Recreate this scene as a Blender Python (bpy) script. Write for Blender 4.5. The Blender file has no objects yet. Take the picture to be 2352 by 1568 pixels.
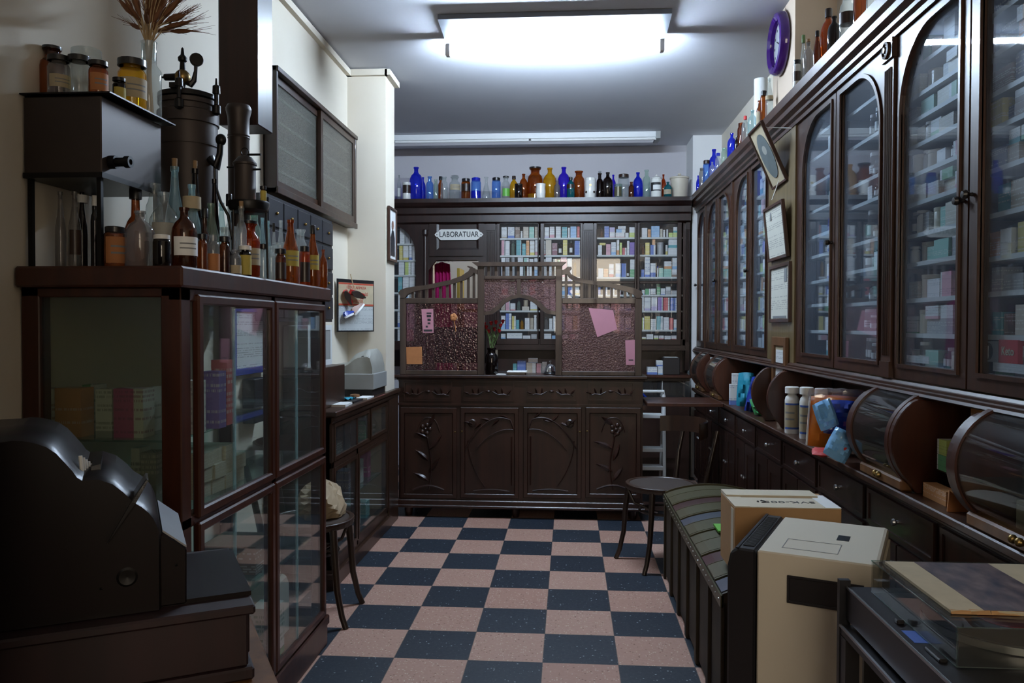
import bpy, bmesh, math, random
from math import pi, sin, cos, radians as R
from mathutils import Matrix, Vector
random.seed(7)
S = bpy.context.scene
COL = S.collection

# ---------------------------------------------------------------- camera
FPX, YAW, PITCH, ROLL, EYE = 1850.0, 0.0710712, -0.0198482, 0.0023827, 1.3423   # focal length in pixels of a 2352 px wide frame
cy, sy, cp, sp = cos(YAW), sin(YAW), cos(PITCH), sin(PITCH)
FW = Vector((-sy * cp, cy * cp, sp))
RT0 = Vector((cy, sy, 0)); UP0 = RT0.cross(FW)
RT = cos(ROLL) * RT0 + sin(ROLL) * UP0
UP = -sin(ROLL) * RT0 + cos(ROLL) * UP0
CAM = Vector((0, 0, EYE))
cd = bpy.data.cameras.new('camera'); cam = bpy.data.objects.new('camera', cd); COL.objects.link(cam)
cd.sensor_width = 36.0; cd.lens = 36.0 * FPX / 2352.0; cd.clip_start = 0.02
m3 = Matrix((RT, UP, -FW)).transposed()
cam.matrix_world = Matrix.Translation(CAM) @ m3.to_4x4()
S.camera = cam

def at(x, y, X=None, Y=None, Z=None):
    """the point of a known plane of the room that a pixel of the photograph shows"""
    d = FW + RT * ((x - 1176.0) / FPX) - UP * ((y - 784.0) / FPX)
    t = (X - CAM.x) / d.x if X is not None else (Y - CAM.y) / d.y if Y is not None else (Z - CAM.z) / d.z
    return CAM + d * t

# ---------------------------------------------------------------- light and exposure
S.view_settings.view_transform = 'Standard'; S.view_settings.look = 'None'
S.view_settings.gamma = 1.0; S.view_settings.use_curve_mapping = False
S.view_settings.exposure = 0.30
TUBE_POWER = 500.0
SKY = 6.0
W = bpy.data.worlds.new('daylight'); S.world = W; W.use_nodes = True
wb = W.node_tree.nodes['Background']; wb.inputs[0].default_value = (1.0, 0.86, 0.68, 1); wb.inputs[1].default_value = SKY
for nm, loc, sx, sz, rx in (('front_opening', (.35, -1.62, 1.96), 1.42, 1.54, -pi / 2), ('laboratory_opening', (-.62, 10.12, 1.97), .5, .72, pi / 2)):
    ld = bpy.data.lights.new(nm, 'AREA'); ld.shape = 'RECTANGLE'; ld.size = sx; ld.size_y = sz; ld.cycles.is_portal = True     # guides daylight sampling through the real openings
    lo_ = bpy.data.objects.new(nm, ld); COL.objects.link(lo_); lo_.location = loc; lo_.rotation_euler = (-rx, 0, 0)
S.cycles.max_bounces = 8; S.cycles.diffuse_bounces = 3; S.cycles.glossy_bounces = 3
S.cycles.transmission_bounces = 4; S.cycles.transparent_max_bounces = 28
S.cycles.caustics_reflective = False; S.cycles.caustics_refractive = False
S.cycles.sample_clamp_indirect = 4.0
S.cycles.use_denoising = True

# ---------------------------------------------------------------- materials
MATS = {}
class NT:
    def __init__(s, name):
        s.m = bpy.data.materials.new(name); s.m.use_nodes = True
        s.t = s.m.node_tree; s.t.nodes.clear(); s.o = s.t.nodes.new('ShaderNodeOutputMaterial')
        MATS[name] = s.m
    def n(s, kind, ins=None, **kw):
        nd = s.t.nodes.new('ShaderNode' + kind)
        for k, v in kw.items(): setattr(nd, k, v)
        for k, v in (ins or {}).items(): s.put(nd.inputs[k], v)
        return nd
    def put(s, sock, v):
        if isinstance(v, bpy.types.NodeSocket): s.t.links.new(v, sock)
        elif hasattr(sock.default_value, '__len__') and isinstance(v, (tuple, list)) and len(v) == 3 and len(sock.default_value) == 4:
            sock.default_value = (*v, 1)
        else: sock.default_value = v
    def math(s, op, a, b=0.0, c=0.0):
        nd = s.n('Math', operation=op)
        for i, v in enumerate((a, b, c)): s.put(nd.inputs[i], v)
        return nd.outputs[0]
    def mix(s, f, a, b):
        nd = s.n('Mix', data_type='RGBA'); s.put(nd.inputs[0], f); s.put(nd.inputs[6], a); s.put(nd.inputs[7], b)
        return nd.outputs[2]
    def out(s, sh): s.t.links.new(sh, s.o.inputs[0]); return s.m
    def bsdf(s, col, rough=.5, metal=0.0, spec=.5, normal=None, coat=0.0):
        b = s.n('BsdfPrincipled', {'Base Color': col, 'Roughness': rough, 'Metallic': metal, 'Specular IOR Level': spec, 'Coat Weight': coat})
        if normal is not None: s.put(b.inputs['Normal'], normal)
        return b.outputs[0]
    def schlick(s, normal=None, f0=.04):
        nd = s.n('LayerWeight', {'Blend': .5})
        if normal is not None: s.put(nd.inputs['Normal'], normal)
        return s.math('MULTIPLY_ADD', s.math('POWER', nd.outputs['Facing'], 5.0), 1 - f0, f0)
    def noise(s, scale, vec=None, detail=3.0, kind='Object', sc=(1, 1, 1)):
        if vec is None: vec = s.n('TexCoord').outputs[kind]
        mp = s.n('Mapping', {0: vec, 3: sc})
        return s.n('TexNoise', {'Vector': mp.outputs[0], 'Scale': scale, 'Detail': detail}).outputs[0]
    def ramp(s, f, stops):
        nd = s.n('ValToRGB', {0: f}); e = nd.color_ramp.elements
        while len(e) < len(stops): e.new(.5)
        for el, (p, c) in zip(e, stops): el.position = p; el.color = (*c, 1)
        return nd.outputs[0]
    def bump(s, h, strength=.2, dist=.01):
        return s.n('Bump', {'Strength': strength, 'Distance': dist, 'Height': h}).outputs[0]
    def pos(s): return s.n('NewGeometry').outputs['Position']

def solid(name, col, rough=.5, metal=0.0, spec=.5, var=.12, scale=18, coat=0.0):
    """a plain finish with a little uneven wear"""
    t = NT(name); f = t.noise(scale)
    c = t.mix(t.math('MULTIPLY', f, var * 2), col, tuple(max(0, x * .55) for x in col))
    return t.out(t.bsdf(c, rough, metal, spec, coat=coat))
def wood(name, c0, c1, rough=.32, coat=.25, sc=(26, 26, 2.2)):
    t = NT(name); p = t.pos()
    f = t.noise(1.0, p, 5.0, sc=sc); g = t.noise(3.0, p, 2.0)
    c = t.ramp(t.math('ADD', t.math('MULTIPLY', f, .75), t.math('MULTIPLY', g, .25)), [(.3, c0), (.72, c1)])
    r = t.math('ADD', rough, t.math('MULTIPLY', g, .18))
    return t.out(t.bsdf(c, r, coat=coat, normal=t.bump(f, .06, .004)))
wood('counter_wood', (.008, .003, .002), (.034, .0105, .006), .25, .12)
wood('cabinet_wood', (.018, .0065, .003), (.066, .024, .010), .3, .15)
wood('rear_wood', (.009, .004, .003), (.031, .012, .009), .26, .15)
wood('red_wood', (.024, .0055, .0025), (.066, .016, .0055), .3, .15)
wood('walnut', (.013, .0055, .003), (.046, .019, .009), .3, .15)
wood('honey_wood', (.10, .042, .014), (.21, .095, .035), .35)
wood('panel_wood', (.085, .058, .022), (.17, .12, .05), .4)
wood('frame_wood', (.024, .009, .005), (.07, .026, .014), .35)
wood('chair_wood', (.012, .006, .004), (.035, .018, .010), .28)
wood('plank_wood', (.012, .008, .005), (.060, .042, .022), .55, 0, (14, 5, 3.0))
wood('mahogany', (.008, .0025, .0035), (.020, .005, .007), .48, .0)
wood('screen_wood', (.022, .013, .009), (.06, .036, .024), .35)
solid('black_metal', (.012, .011, .011), .38, .6)
solid('brown_metal', (.055, .042, .038), .5, .45, var=.3, scale=9)
solid('dark_enamel', (.007, .0045, .0045), .33, 0, spec=.25, var=.1)
solid('brass', (.30, .20, .07), .35, .9)
solid('lamp_grey', (.13, .145, .18), .45); solid('chrome', (.72, .72, .74), .12, 1.0, var=.05)
solid('steel', (.42, .43, .45), .3, .9)
solid('black_plastic', (.014, .014, .017), .35)
solid('black_cap', (.012, .011, .012), .3)
solid('white_plastic', (.78, .78, .76), .4, var=.05)
solid('cream_plastic', (.68, .625, .51), .42, var=.06, scale=3)
solid('grey_plastic', (.30, .31, .30), .45, var=.08)
solid('grey_vinyl', (.36, .36, .32), .5, var=.3, scale=22)
solid('white_paint', (.72, .74, .74), .45, var=.06)
solid('shelf_white', (.60, .63, .62), .5, var=.12)
solid('ceramic', (.80, .80, .76), .2, var=.05, coat=.3)
solid('crock', (.62, .56, .45), .45, var=.1)
solid('cork', (.33, .21, .11), .8, var=.3, scale=60)
solid('paper_white', (.78, .79, .78), .7, var=.04)
solid('paper_cream', (.50, .42, .28), .75, var=.3, scale=30)
solid('paper_yellow', (.50, .40, .08), .7, var=.25, scale=30)
solid('paper_orange', (.46, .18, .06), .7, var=.3, scale=30)
solid('paper_pink', (.46, .20, .25), .7, var=.12)
solid('kraft', (.44, .25, .11), .75, var=.12, scale=40)
solid('kraft_pale', (.60, .53, .40), .75, var=.1, scale=30)
solid('paper_bag', (.50, .38, .24), .75, var=.35, scale=14)
solid('magenta_cloth', (.52, .01, .16), .75, var=.2, scale=8)
solid('navy_panel', (.007, .008, .014), .45)
solid('red_petal', (.45, .01, .015), .6, var=.35, scale=70)
solid('stem_green', (.10, .17, .05), .55)
solid('straw', (.20, .085, .035), .8, var=.35, scale=50)
solid('straw_pale', (.50, .36, .20), .8, var=.2)
solid('purple_plastic', (.060, .012, .20), .12, var=.05, coat=.6)
solid('clock_face', (.62, .66, .70), .3, var=.05)
solid('gilt', (.42, .33, .15), .4, .5)
solid('ink', (.02, .02, .022), .6)
solid('grey_ink', (.20, .21, .22), .7)
solid('red_ink', (.42, .05, .02), .6)
solid('blue_ink', (.05, .12, .45), .6)
solid('red_print', (.55, .03, .03), .5)
solid('teal_cloth', (.01, .26, .38), .55)
solid('orange_plastic', (.75, .20, .02), .25, var=.15)
solid('blue_plastic', (.02, .05, .33), .2, var=.3)
solid('sky_plastic', (.22, .50, .85), .22, var=.2)
solid('green_box', (.16, .48, .07), .45)
solid('tin_olive', (.10, .092, .05), .34, .3)
solid('tin_grey', (.13, .15, .19), .28, .5, var=.3)
solid('tin_brown', (.10, .05, .05), .28, .4, var=.3)
solid('portrait_grey', (.14, .17, .17), .6, var=.5, scale=14)
solid('vinyl_record', (.012, .012, .013), .2)
solid('leather', (.05, .035, .028), .5)
solid('shoe_tan', (.35, .20, .15), .5)
solid('mirror', (.8, .8, .8), .03, 1.0, var=0)
solid('silver_lid', (.5, .5, .5), .25, .9)

def wall_paint(name, a, b, scale=1.2, rough=.7):
    t = NT(name); p = t.pos(); f = t.noise(scale, p, 6.0); g = t.noise(45, p, 3.0)
    return t.out(t.bsdf(t.ramp(f, [(.35, a), (.65, b)]), rough, spec=.25, normal=t.bump(g, .08, .003)))
wall_paint('wall_cream', (.70, .63, .51), (.77, .71, .60))
wall_paint('wall_beige', (.60, .48, .36), (.66, .54, .42))
wall_paint('wall_grey', (.52, .50, .52), (.58, .56, .58))
wall_paint('wall_white', (.74, .74, .72), (.80, .80, .79))
wall_paint('ceiling_white', (.66, .67, .71), (.71, .72, .76))
def floor_tiles():
    t = NT('terrazzo_tiles'); p = t.pos()
    sepn = t.n('SeparateXYZ', {0: p})
    u = t.math('MULTIPLY', t.math('ADD', sepn.outputs[0], 1.00139 + 30), 1 / .3)
    v = t.math('MULTIPLY', t.math('ADD', sepn.outputs[1], -5.28546 + 30), 1 / .3)
    iu, iv = t.math('FLOOR', u), t.math('FLOOR', v)
    par = t.math('MODULO', t.math('ADD', iu, iv), 2.0)          # 0 / 1 checker
    cell = t.n('CombineXYZ', {0: iu, 1: iv})
    wn = t.n('TexWhiteNoise', {'Vector': cell.outputs[0]}, noise_dimensions='3D').outputs[0]
    def specks(scale, lo, hi):
        vo = t.n('TexVoronoi', {'Vector': p, 'Scale': scale, 'Randomness': 1.0})
        cs = t.n('SeparateColor', {0: vo.outputs['Color']})
        near = t.math('LESS_THAN', vo.outputs['Distance'], hi)
        return t.math('MULTIPLY', near, t.math('GREATER_THAN', cs.outputs[0], lo))
    pa = t.mix(wn, (.44, .255, .20), (.50, .32, .255)); n1 = t.noise(70, p, 4.0)
    pa = t.mix(t.math('MULTIPLY', n1, .7), pa, (.37, .20, .15))
    pa = t.mix(t.math('MULTIPLY', specks(120, .86, .42), .65), pa, (.66, .56, .47))
    pa = t.mix(t.math('MULTIPLY', specks(90, .90, .36), .7), pa, (.17, .075, .05))
    da = t.mix(wn, (.010, .014, .024), (.018, .024, .036)); n2 = t.noise(55, p, 4.0)
    da = t.mix(t.math('MULTIPLY', n2, .5), da, (.030, .042, .054))
    da = t.mix(specks(80, .95, .30), da, (.36, .40, .42))
    da = t.mix(t.math('MULTIPLY', specks(150, .92, .34), .5), da, (.14, .18, .20))
    c = t.mix(par, da, pa)
    gx = t.math('ABSOLUTE', t.math('SUBTRACT', t.math('FRACT', u), .5)); gy = t.math('ABSOLUTE', t.math('SUBTRACT', t.math('FRACT', v), .5))
    gap = t.math('GREATER_THAN', t.math('MAXIMUM', gx, gy), .4945)
    c = t.mix(t.math('MULTIPLY', gap, .7), c, (.07, .055, .05))
    return t.out(t.bsdf(c, t.math('ADD', .38, t.math('MULTIPLY', n1, .2)), spec=.4))
floor_tiles()

def pane(name, tint=(1, 1, 1), dust=.05, dustcol=(.55, .62, .68), gloss=.0, rough=.02, k=1.0):
    """thin flat glass: clear, a sharp reflection that grows at grazing angles, a film of dust"""
    t = NT(name)
    fr = t.schlick()
    tr = t.n('BsdfTransparent', {'Color': tint}).outputs[0]
    gl = t.n('BsdfGlossy', {'Color': (1, 1, 1), 'Roughness': rough}).outputs[0]
    df = t.n('BsdfDiffuse', {'Color': dustcol}).outputs[0]
    a = t.n('MixShader', {0: t.math('ADD', t.math('MULTIPLY', fr, k), gloss), 1: tr, 2: gl}).outputs[0]
    f = t.noise(3.0, detail=5.0)
    b = t.n('MixShader', {0: t.math('MULTIPLY', f, dust * 2), 1: a, 2: df}).outputs[0]
    return t.out(b)
pane('pane_clear', dust=.02)
pane('pane_dusty', (.90, .94, .97), dust=.05, dustcol=(.50, .62, .78))
pane('pane_case', (.88, .92, .90), dust=.02); pane('pane_front_shade', (.74, .77, .71), dust=.02, k=.7); pane('pane_curved', (.92, .95, .94), dust=.015, k=.55)  # the front pane's darker tint puts the case's dim light into the glass
pane('glass_shelf', (.72, .86, .82), dust=.04)
pane('cover_acrylic', (.86, .86, .83), dust=.015)
pane('plastic_film', (.92, .92, .95), dust=.16, dustcol=(.7, .72, .78), rough=.12, gloss=.06)
def rippled(name, tint, body, share, scale=70.0, bump=1.0):
    t = NT(name)
    h = t.n('TexVoronoi', {'Vector': t.n('TexCoord').outputs['Object'], 'Scale': scale}, feature='SMOOTH_F1').outputs['Distance']
    nb = t.bump(h, bump, .012)
    fr = t.schlick(nb)
    tr = t.n('BsdfTransparent', {'Color': tint}).outputs[0]
    tl = t.n('BsdfTranslucent', {'Color': body, 'Normal': nb}).outputs[0]
    df = t.n('BsdfDiffuse', {'Color': body, 'Normal': nb}).outputs[0]
    gl = t.n('BsdfGlossy', {'Color': (.9, .85, .85), 'Roughness': .12, 'Normal': nb}).outputs[0]
    sc = t.n('MixShader', {0: .55, 1: df, 2: tl}).outputs[0]
    a = t.n('MixShader', {0: share, 1: tr, 2: sc}).outputs[0]
    return t.out(t.n('MixShader', {0: t.math('ADD', fr, .05), 1: a, 2: gl}).outputs[0])
rippled('rose_glass', (.72, .53, .55), (.34, .21, .21), .32, 100.0, .5)
rippled('plum_glass', (.62, .36, .45), (.09, .035, .05), .20, 90.0, .3)
rippled('frosted_glass', (.78, .80, .76), (.42, .43, .38), .42, 260.0, .2)

def bottle_glass(name, tint, body, share=.16, rough=.05, spec=1.0):
    t = NT(name)
    fr = t.schlick()
    lw = t.n('LayerWeight', {'Blend': .35}).outputs['Facing']
    deep = tuple(c ** 2.2 for c in tint)
    tr = t.n('BsdfTransparent', {'Color': t.mix(lw, tint, deep)}).outputs[0]
    df = t.n('BsdfDiffuse', {'Color': body}).outputs[0]; tl = t.n('BsdfTranslucent', {'Color': body}).outputs[0]
    gl = t.n('BsdfGlossy', {'Color': (1, 1, 1), 'Roughness': rough}).outputs[0]
    sc = t.n('MixShader', {0: .5, 1: df, 2: tl}).outputs[0]
    a = t.n('MixShader', {0: share, 1: tr, 2: sc}).outputs[0]
    return t.out(t.n('MixShader', {0: t.math('MULTIPLY', fr, spec), 1: a, 2: gl}).outputs[0])
GLASS = {
 'clear': bottle_glass('clear_glass', (.93, .95, .945), (.62, .67, .67), .22),
 'aqua': bottle_glass('aqua_glass', (.84, .94, .945), (.50, .70, .74), .24),
 'green': bottle_glass('green_glass', (.84, .93, .88), (.46, .62, .53), .24),
 'blue': bottle_glass('blue_glass', (.16, .22, .92), (.03, .06, .80), .34),
 'cobalt': bottle_glass('cobalt_glass', (.24, .16, .92), (.10, .05, .85), .34),
 'lightblue': bottle_glass('light_blue_glass', (.45, .66, .96), (.16, .36, .90), .30),
 'teal': bottle_glass('teal_glass', (.10, .50, .55), (.02, .26, .30), .45),
 'amber': bottle_glass('amber_glass', (.74, .34, .08), (.36, .105, .014), .24),
 'brown': bottle_glass('brown_glass', (.52, .24, .11), (.16, .05, .02), .18),
 'dark': bottle_glass('dark_glass', (.12, .06, .05), (.018, .010, .009), .4),
 'yellow': bottle_glass('yellow_glass', (.95, .74, .12), (.85, .48, .02), .34),
 'orange': bottle_glass('orange_glass', (.78, .25, .05), (.46, .09, .01), .30),
 'smoke': bottle_glass('smoke_glass', (.74, .72, .70), (.42, .41, .40), .3),
 'milk': MATS['ceramic'], 'crock': MATS['crock'], 'white': MATS['white_plastic'],
}
def carton_mat(name, whole=False):
    """printed carton: the object's own colour as band or as ground, rows of small print"""
    t = NT(name)
    oi = t.n('ObjectInfo'); col, rnd = oi.outputs['Color'], oi.outputs['Random']
    o = t.n('SeparateXYZ', {0: t.n('TexCoord').outputs['Object']})
    x, y, z = o.outputs
    h = t.math('ADD', x, y)
    paper = (.74, .76, .75)
    lo = t.math('LESS_THAN', z, t.math('MULTIPLY_ADD', rnd, .35, .05))
    r2 = t.math('FRACT', t.math('MULTIPLY', rnd, 17.3))
    side = t.math('LESS_THAN', h, t.math('MULTIPLY_ADD', r2, .5, -.45))
    pick = t.math('GREATER_THAN', t.math('FRACT', t.math('MULTIPLY', rnd, 7.7)), .45)
    band = t.math('ADD', t.math('MULTIPLY', pick, lo), t.math('MULTIPLY', t.math('SUBTRACT', 1.0, pick), side))
    ground = col if whole else t.mix(band, paper, col)
    rows = t.math('FLOOR', t.math('MULTIPLY', z, 11.0)); cols = t.math('FLOOR', t.math('MULTIPLY', h, 26.0))
    wn = t.n('TexWhiteNoise', {'Vector': t.n('CombineXYZ', {0: rows, 1: cols, 2: rnd}).outputs[0]}, noise_dimensions='3D').outputs[0]
    rowon = t.math('GREATER_THAN', t.n('TexWhiteNoise', {'Vector': t.n('CombineXYZ', {0: rows, 1: rnd}).outputs[0]}, noise_dimensions='3D').outputs[0], .55)
    inside = t.math('MULTIPLY', t.math('LESS_THAN', t.math('ABSOLUTE', x), .505), t.math('GREATER_THAN', z, .08))
    half = t.math('LESS_THAN', t.math('FRACT', t.math('MULTIPLY', z, 11.0)), .55)
    txt = t.math('MULTIPLY', t.math('MULTIPLY', rowon, half), t.math('MULTIPLY', inside, t.math('GREATER_THAN', wn, .35)))
    inkc = t.mix(.5, col, (.05, .07, .12)) if not whole else t.mix(.75, col, (.9, .88, .8))
    c = t.mix(t.math('MULTIPLY', txt, .55), ground, inkc)
    return t.out(t.bsdf(c, .5, spec=.35))
carton_mat('carton'); carton_mat('carton_full', True)
def document(name, paper=(.66, .66, .58), ink=(.10, .10, .11), rows=26.0):
    t = NT(name); o = t.n('SeparateXYZ', {0: t.n('TexCoord').outputs['Generated']})
    a, z = t.math('ADD', o.outputs[0], o.outputs[1]), o.outputs[2]
    rr = t.math('FLOOR', t.math('MULTIPLY', z, rows)); cc = t.math('FLOOR', t.math('MULTIPLY', a, 34.0))
    wn = t.n('TexWhiteNoise', {'Vector': t.n('CombineXYZ', {0: rr, 1: cc}).outputs[0]}, noise_dimensions='3D').outputs[0]
    ro = t.n('TexWhiteNoise', {'Vector': t.n('CombineXYZ', {0: rr, 1: 77.0}).outputs[0]}, noise_dimensions='3D').outputs[0]
    on = t.math('MULTIPLY', t.math('MULTIPLY', t.math('GREATER_THAN', wn, .3), t.math('GREATER_THAN', ro, .4)),
         t.math('LESS_THAN', t.math('FRACT', t.math('MULTIPLY', z, rows)), .4))
    st = t.noise(4.0, kind='Generated')
    return t.out(t.bsdf(t.mix(t.math('MULTIPLY', on, .5), t.mix(t.math('MULTIPLY', st, .35), paper, tuple(v * .75 for v in paper)), ink), .35, spec=.4))
document('document_cream'); document('document_white', (.72, .74, .74)); document('document_tan', (.50, .46, .30))
document('tax_sheet', (.50, .53, .53), (.14, .16, .17), 18.0)
def sleeve_mat():
    t = NT('sleeve_photo'); f = t.noise(5.0, detail=8.0, kind='Generated')
    return t.out(t.bsdf(t.ramp(f, [(.3, (.03, .03, .055)), (.5, (.10, .075, .085)), (.7, (.20, .15, .15))]), .35))
sleeve_mat()
def emit(name, col, k):
    t = NT(name); return t.out(t.n('Emission', {0: col, 1: k}).outputs[0])
emit('tube_light', (.66, .81, 1.0), TUBE_POWER); emit('lab_fill_light', (.9, .95, 1.0), 60.0)

# ---------------------------------------------------------------- meshes
class MB:
    """collects shapes given in room coordinates and links them as ONE mesh object"""
    def __init__(s): s.v = []; s.f = []
    def add(s, vs, fs):
        b = len(s.v); s.v += [Vector(p) for p in vs]; s.f += [tuple(b + i for i in f) for f in fs]; return s
    def box(s, x0, x1, y0, y1, z0, z1, M=None):
        x0, x1 = sorted((x0, x1)); y0, y1 = sorted((y0, y1)); z0, z1 = sorted((z0, z1))
        v = [Vector((x, y, z)) for z in (z0, z1) for y in (y0, y1) for x in (x0, x1)]
        if M is not None: v = [M @ p for p in v]
        return s.add(v, [(0, 2, 3, 1), (4, 5, 7, 6), (0, 1, 5, 4), (2, 6, 7, 3), (0, 4, 6, 2), (1, 3, 7, 5)])
    def prism(s, poly, ax, a0, a1, M=None):
        """poly in the two other axes (x,z for Y, y,z for X, x,y for Z), pushed from a0 to a1"""
        def P(p, a): return Vector((p[0], a, p[1])) if ax == 'Y' else Vector((a, p[0], p[1])) if ax == 'X' else Vector((p[0], p[1], a))
        n = len(poly); v = [P(p, a0) for p in poly] + [P(p, a1) for p in poly]
        if M is not None: v = [M @ p for p in v]
        return s.add(v, [tuple(range(n))[::-1], tuple(range(n, 2 * n))] + [(i, (i + 1) % n, n + (i + 1) % n, n + i) for i in range(n)])
    def lathe(s, prof, c=(0, 0, 0), n=18, axis='Z', M=None, a0=0.0, a1=2 * pi):
        full = abs(a1 - a0 - 2 * pi) < 1e-6; k = n if full else n + 1
        vs = []
        for r, z in prof:
            for i in range(k):
                a = a0 + (a1 - a0) * i / n
                p = (r * cos(a), r * sin(a), z) if axis == 'Z' else (z, r * cos(a), r * sin(a)) if axis == 'X' else (r * sin(a), z, r * cos(a))
                p = Vector(p) + Vector(c); vs.append(M @ p if M is not None else p)
        fs = []
        for j in range(len(prof) - 1):
            for i in range(n if full else n):
                i2 = (i + 1) % k
                fs.append((j * k + i, j * k + i2, (j + 1) * k + i2, (j + 1) * k + i))
        return s.add(vs, fs)
    def tube(s, pts, r, n=8, close=False):
        pts = [Vector(p) for p in pts]; m = len(pts); rs = r if isinstance(r, (list, tuple)) else [r] * m
        vs = []; ref = None
        for i, p in enumerate(pts):
            d = (pts[min(i + 1, m - 1)] - pts[max(i - 1, 0)]).normalized()
            if ref is None: ref = Vector((0, 0, 1)) if abs(d.z) < .9 else Vector((1, 0, 0))
            a = d.cross(ref).normalized(); b = a.cross(d).normalized(); ref = b
            vs += [p + rs[i] * (cos(2 * pi * k / n) * a + sin(2 * pi * k / n) * b) for k in range(n)]
        fs = [(i * n + k, i * n + (k + 1) % n, (i + 1) * n + (k + 1) % n, (i + 1) * n + k) for i in range(m - 1) for k in range(n)]
        fs += [tuple(range(n))[::-1], tuple(range((m - 1) * n, m * n))]
        return s.add(vs, fs)
    def ball(s, c, r, n=10, sc=(1, 1, 1)):
        prof = [(r * sin(pi * i / (n - 2)), -r * cos(pi * i / (n - 2))) for i in range(n - 1)]
        M = Matrix.Translation(c) @ Matrix.Diagonal((*sc, 1))
        return s.lathe(prof, (0, 0, 0), n, M=M)
    def loops(s, outer, inner, off):
        """a frame: two matching closed outlines of 3D points, thickened by the vector off"""
        n = len(outer); off = Vector(off)
        v = [Vector(p) for p in outer] + [Vector(p) for p in inner]; v += [p + off for p in v]
        fs = []
        for i in range(n):
            j = (i + 1) % n
            fs += [(i, j, n + j, n + i), (2 * n + i, 3 * n + i, 3 * n + j, 2 * n + j), (i, 2 * n + i, 2 * n + j, j), (n + i, n + j, 3 * n + j, 3 * n + i)]
        return s.add(v, fs)
    def build(s, name, mat, parent=None, smooth=False, bevel=0.0):
        org = Vector((0, 0, 0)); q = parent
        while q is not None: org += q.location; q = q.parent
        me = bpy.data.meshes.new(name); me.from_pydata([p - org for p in s.v], [], s.f)
        bm = bmesh.new(); bm.from_mesh(me); bmesh.ops.recalc_face_normals(bm, faces=bm.faces)
        if bevel: bmesh.ops.bevel(bm, geom=[e for e in bm.edges if len(e.link_faces) == 2 and e.calc_face_angle(0) > .6], offset=bevel, segments=1, affect='EDGES', clamp_overlap=True)
        bm.to_mesh(me); bm.free()
        me.materials.append(MATS[mat] if isinstance(mat, str) else mat)
        if smooth: me.shade_smooth(); me.set_sharp_from_angle(angle=R(38))
        o = bpy.data.objects.new(name, me); COL.objects.link(o)
        if parent is not None: o.parent = parent
        return o
LABELS = {}
def tag(o, label=None, cat=None, group=None, kind=None):
    if label: o['label'] = label; LABELS.setdefault(label, []).append(o.name)
    if cat: o['category'] = cat
    if group: o['group'] = group
    if kind: o['kind'] = kind
    return o
def thing(name, label, cat, loc=(0, 0, 0), group=None):
    o = bpy.data.objects.new(name, None); COL.objects.link(o); o.location = loc; o.empty_display_size = .05
    return tag(o, label, cat, group)
def struct(mb, name, mat, label=None, **kw): return tag(mb.build(name, mat, **kw), label, None, None, 'structure')
def whole(mb, name, mat, label, cat, loc=None, group=None, **kw):
    """a thing that is one mesh, its origin at loc"""
    if loc is not None: mb.v = [p - Vector(loc) for p in mb.v]
    o = mb.build(name, mat, **kw)
    if loc is not None: o.location = loc
    return tag(o, label, cat, group)
def words(txt, size, M, mat, parent, name='lettering', depth=.0006, align='CENTER', sx=1.0, bold=.0):
    cu = bpy.data.curves.new(name, 'FONT'); cu.body = txt; cu.size = size; cu.align_x = align; cu.align_y = 'CENTER'; cu.extrude = depth; cu.offset = size * bold
    cu.materials.append(MATS[mat]); cu.space_character = 1.05
    tmp = bpy.data.objects.new('letters', cu); COL.objects.link(tmp); bpy.context.view_layer.update()
    me = bpy.data.meshes.new_from_object(tmp.evaluated_get(bpy.context.evaluated_depsgraph_get())); me.name = name
    bpy.data.objects.remove(tmp); bpy.data.curves.remove(cu)
    if not me.materials: me.materials.append(MATS[mat])
    o = bpy.data.objects.new(name, me); COL.objects.link(o)
    org = Vector((0, 0, 0)); q = parent
    while q is not None: org += q.location; q = q.parent
    o.parent = parent
    o.matrix_local = Matrix.Translation(-org) @ M @ Matrix.Diagonal((sx, 1, 1, 1))
    return o
def facing(p, right, up):
    """matrix that lays letters at p, reading along right, tops towards up"""
    r, u = Vector(right).normalized(), Vector(up).normalized(); n = r.cross(u)
    return Matrix((r, u, n)).transposed().to_4x4().copy() if p is None else Matrix.Translation(p) @ Matrix((r, u, n)).transposed().to_4x4()
ORD = ['first', 'second', 'third', 'fourth', 'fifth', 'sixth', 'seventh', 'eighth', 'ninth', 'tenth', 'eleventh', 'twelfth', 'thirteenth',
       'fourteenth', 'fifteenth', 'sixteenth', 'seventeenth', 'eighteenth', 'nineteenth', 'twentieth', 'twenty-first', 'twenty-second', 'twenty-third', 'twenty-fourth', 'twenty-fifth', 'twenty-sixth', 'twenty-seventh', 'twenty-eighth', 'twenty-ninth', 'thirtieth']
# ---------------------------------------------------------------- the room
CEIL = 3.02; XL, XR = -1.46, 1.33; YF, YB = -1.5, 7.62; YREAR = 7.20; CORN = 2.466
struct(MB().box(-2.2, 1.6, -1.75, 10.1, -.06, 0), 'floor', 'terrazzo_tiles', 'pink and dark blue terrazzo tile floor laid in a checker')
struct(MB().box(-2.2, 1.6, -1.75, 10.1, CEIL, CEIL + .08), 'ceiling', 'ceiling_white', 'white painted ceiling lit by the tube lamp')
struct(MB().box(XL - .12, XL, -1.75, 5.49, 0, CEIL), 'wall_left', 'wall_cream', 'cream plaster wall above the old apparatus')
struct(MB().box(XL, -1.205, 5.23, 5.49, 0, CEIL), 'wall_left_pier', 'wall_cream', 'cream wall pier beside the counter screen')
struct(MB().box(-2.1, XL - .12, 5.40, 5.49, 0, CEIL), 'wall_left_return', 'wall_grey')
struct(MB().box(-2.2, -2.1, 5.40, 10.1, 0, CEIL), 'wall_left_rear', 'wall_grey')
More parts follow.
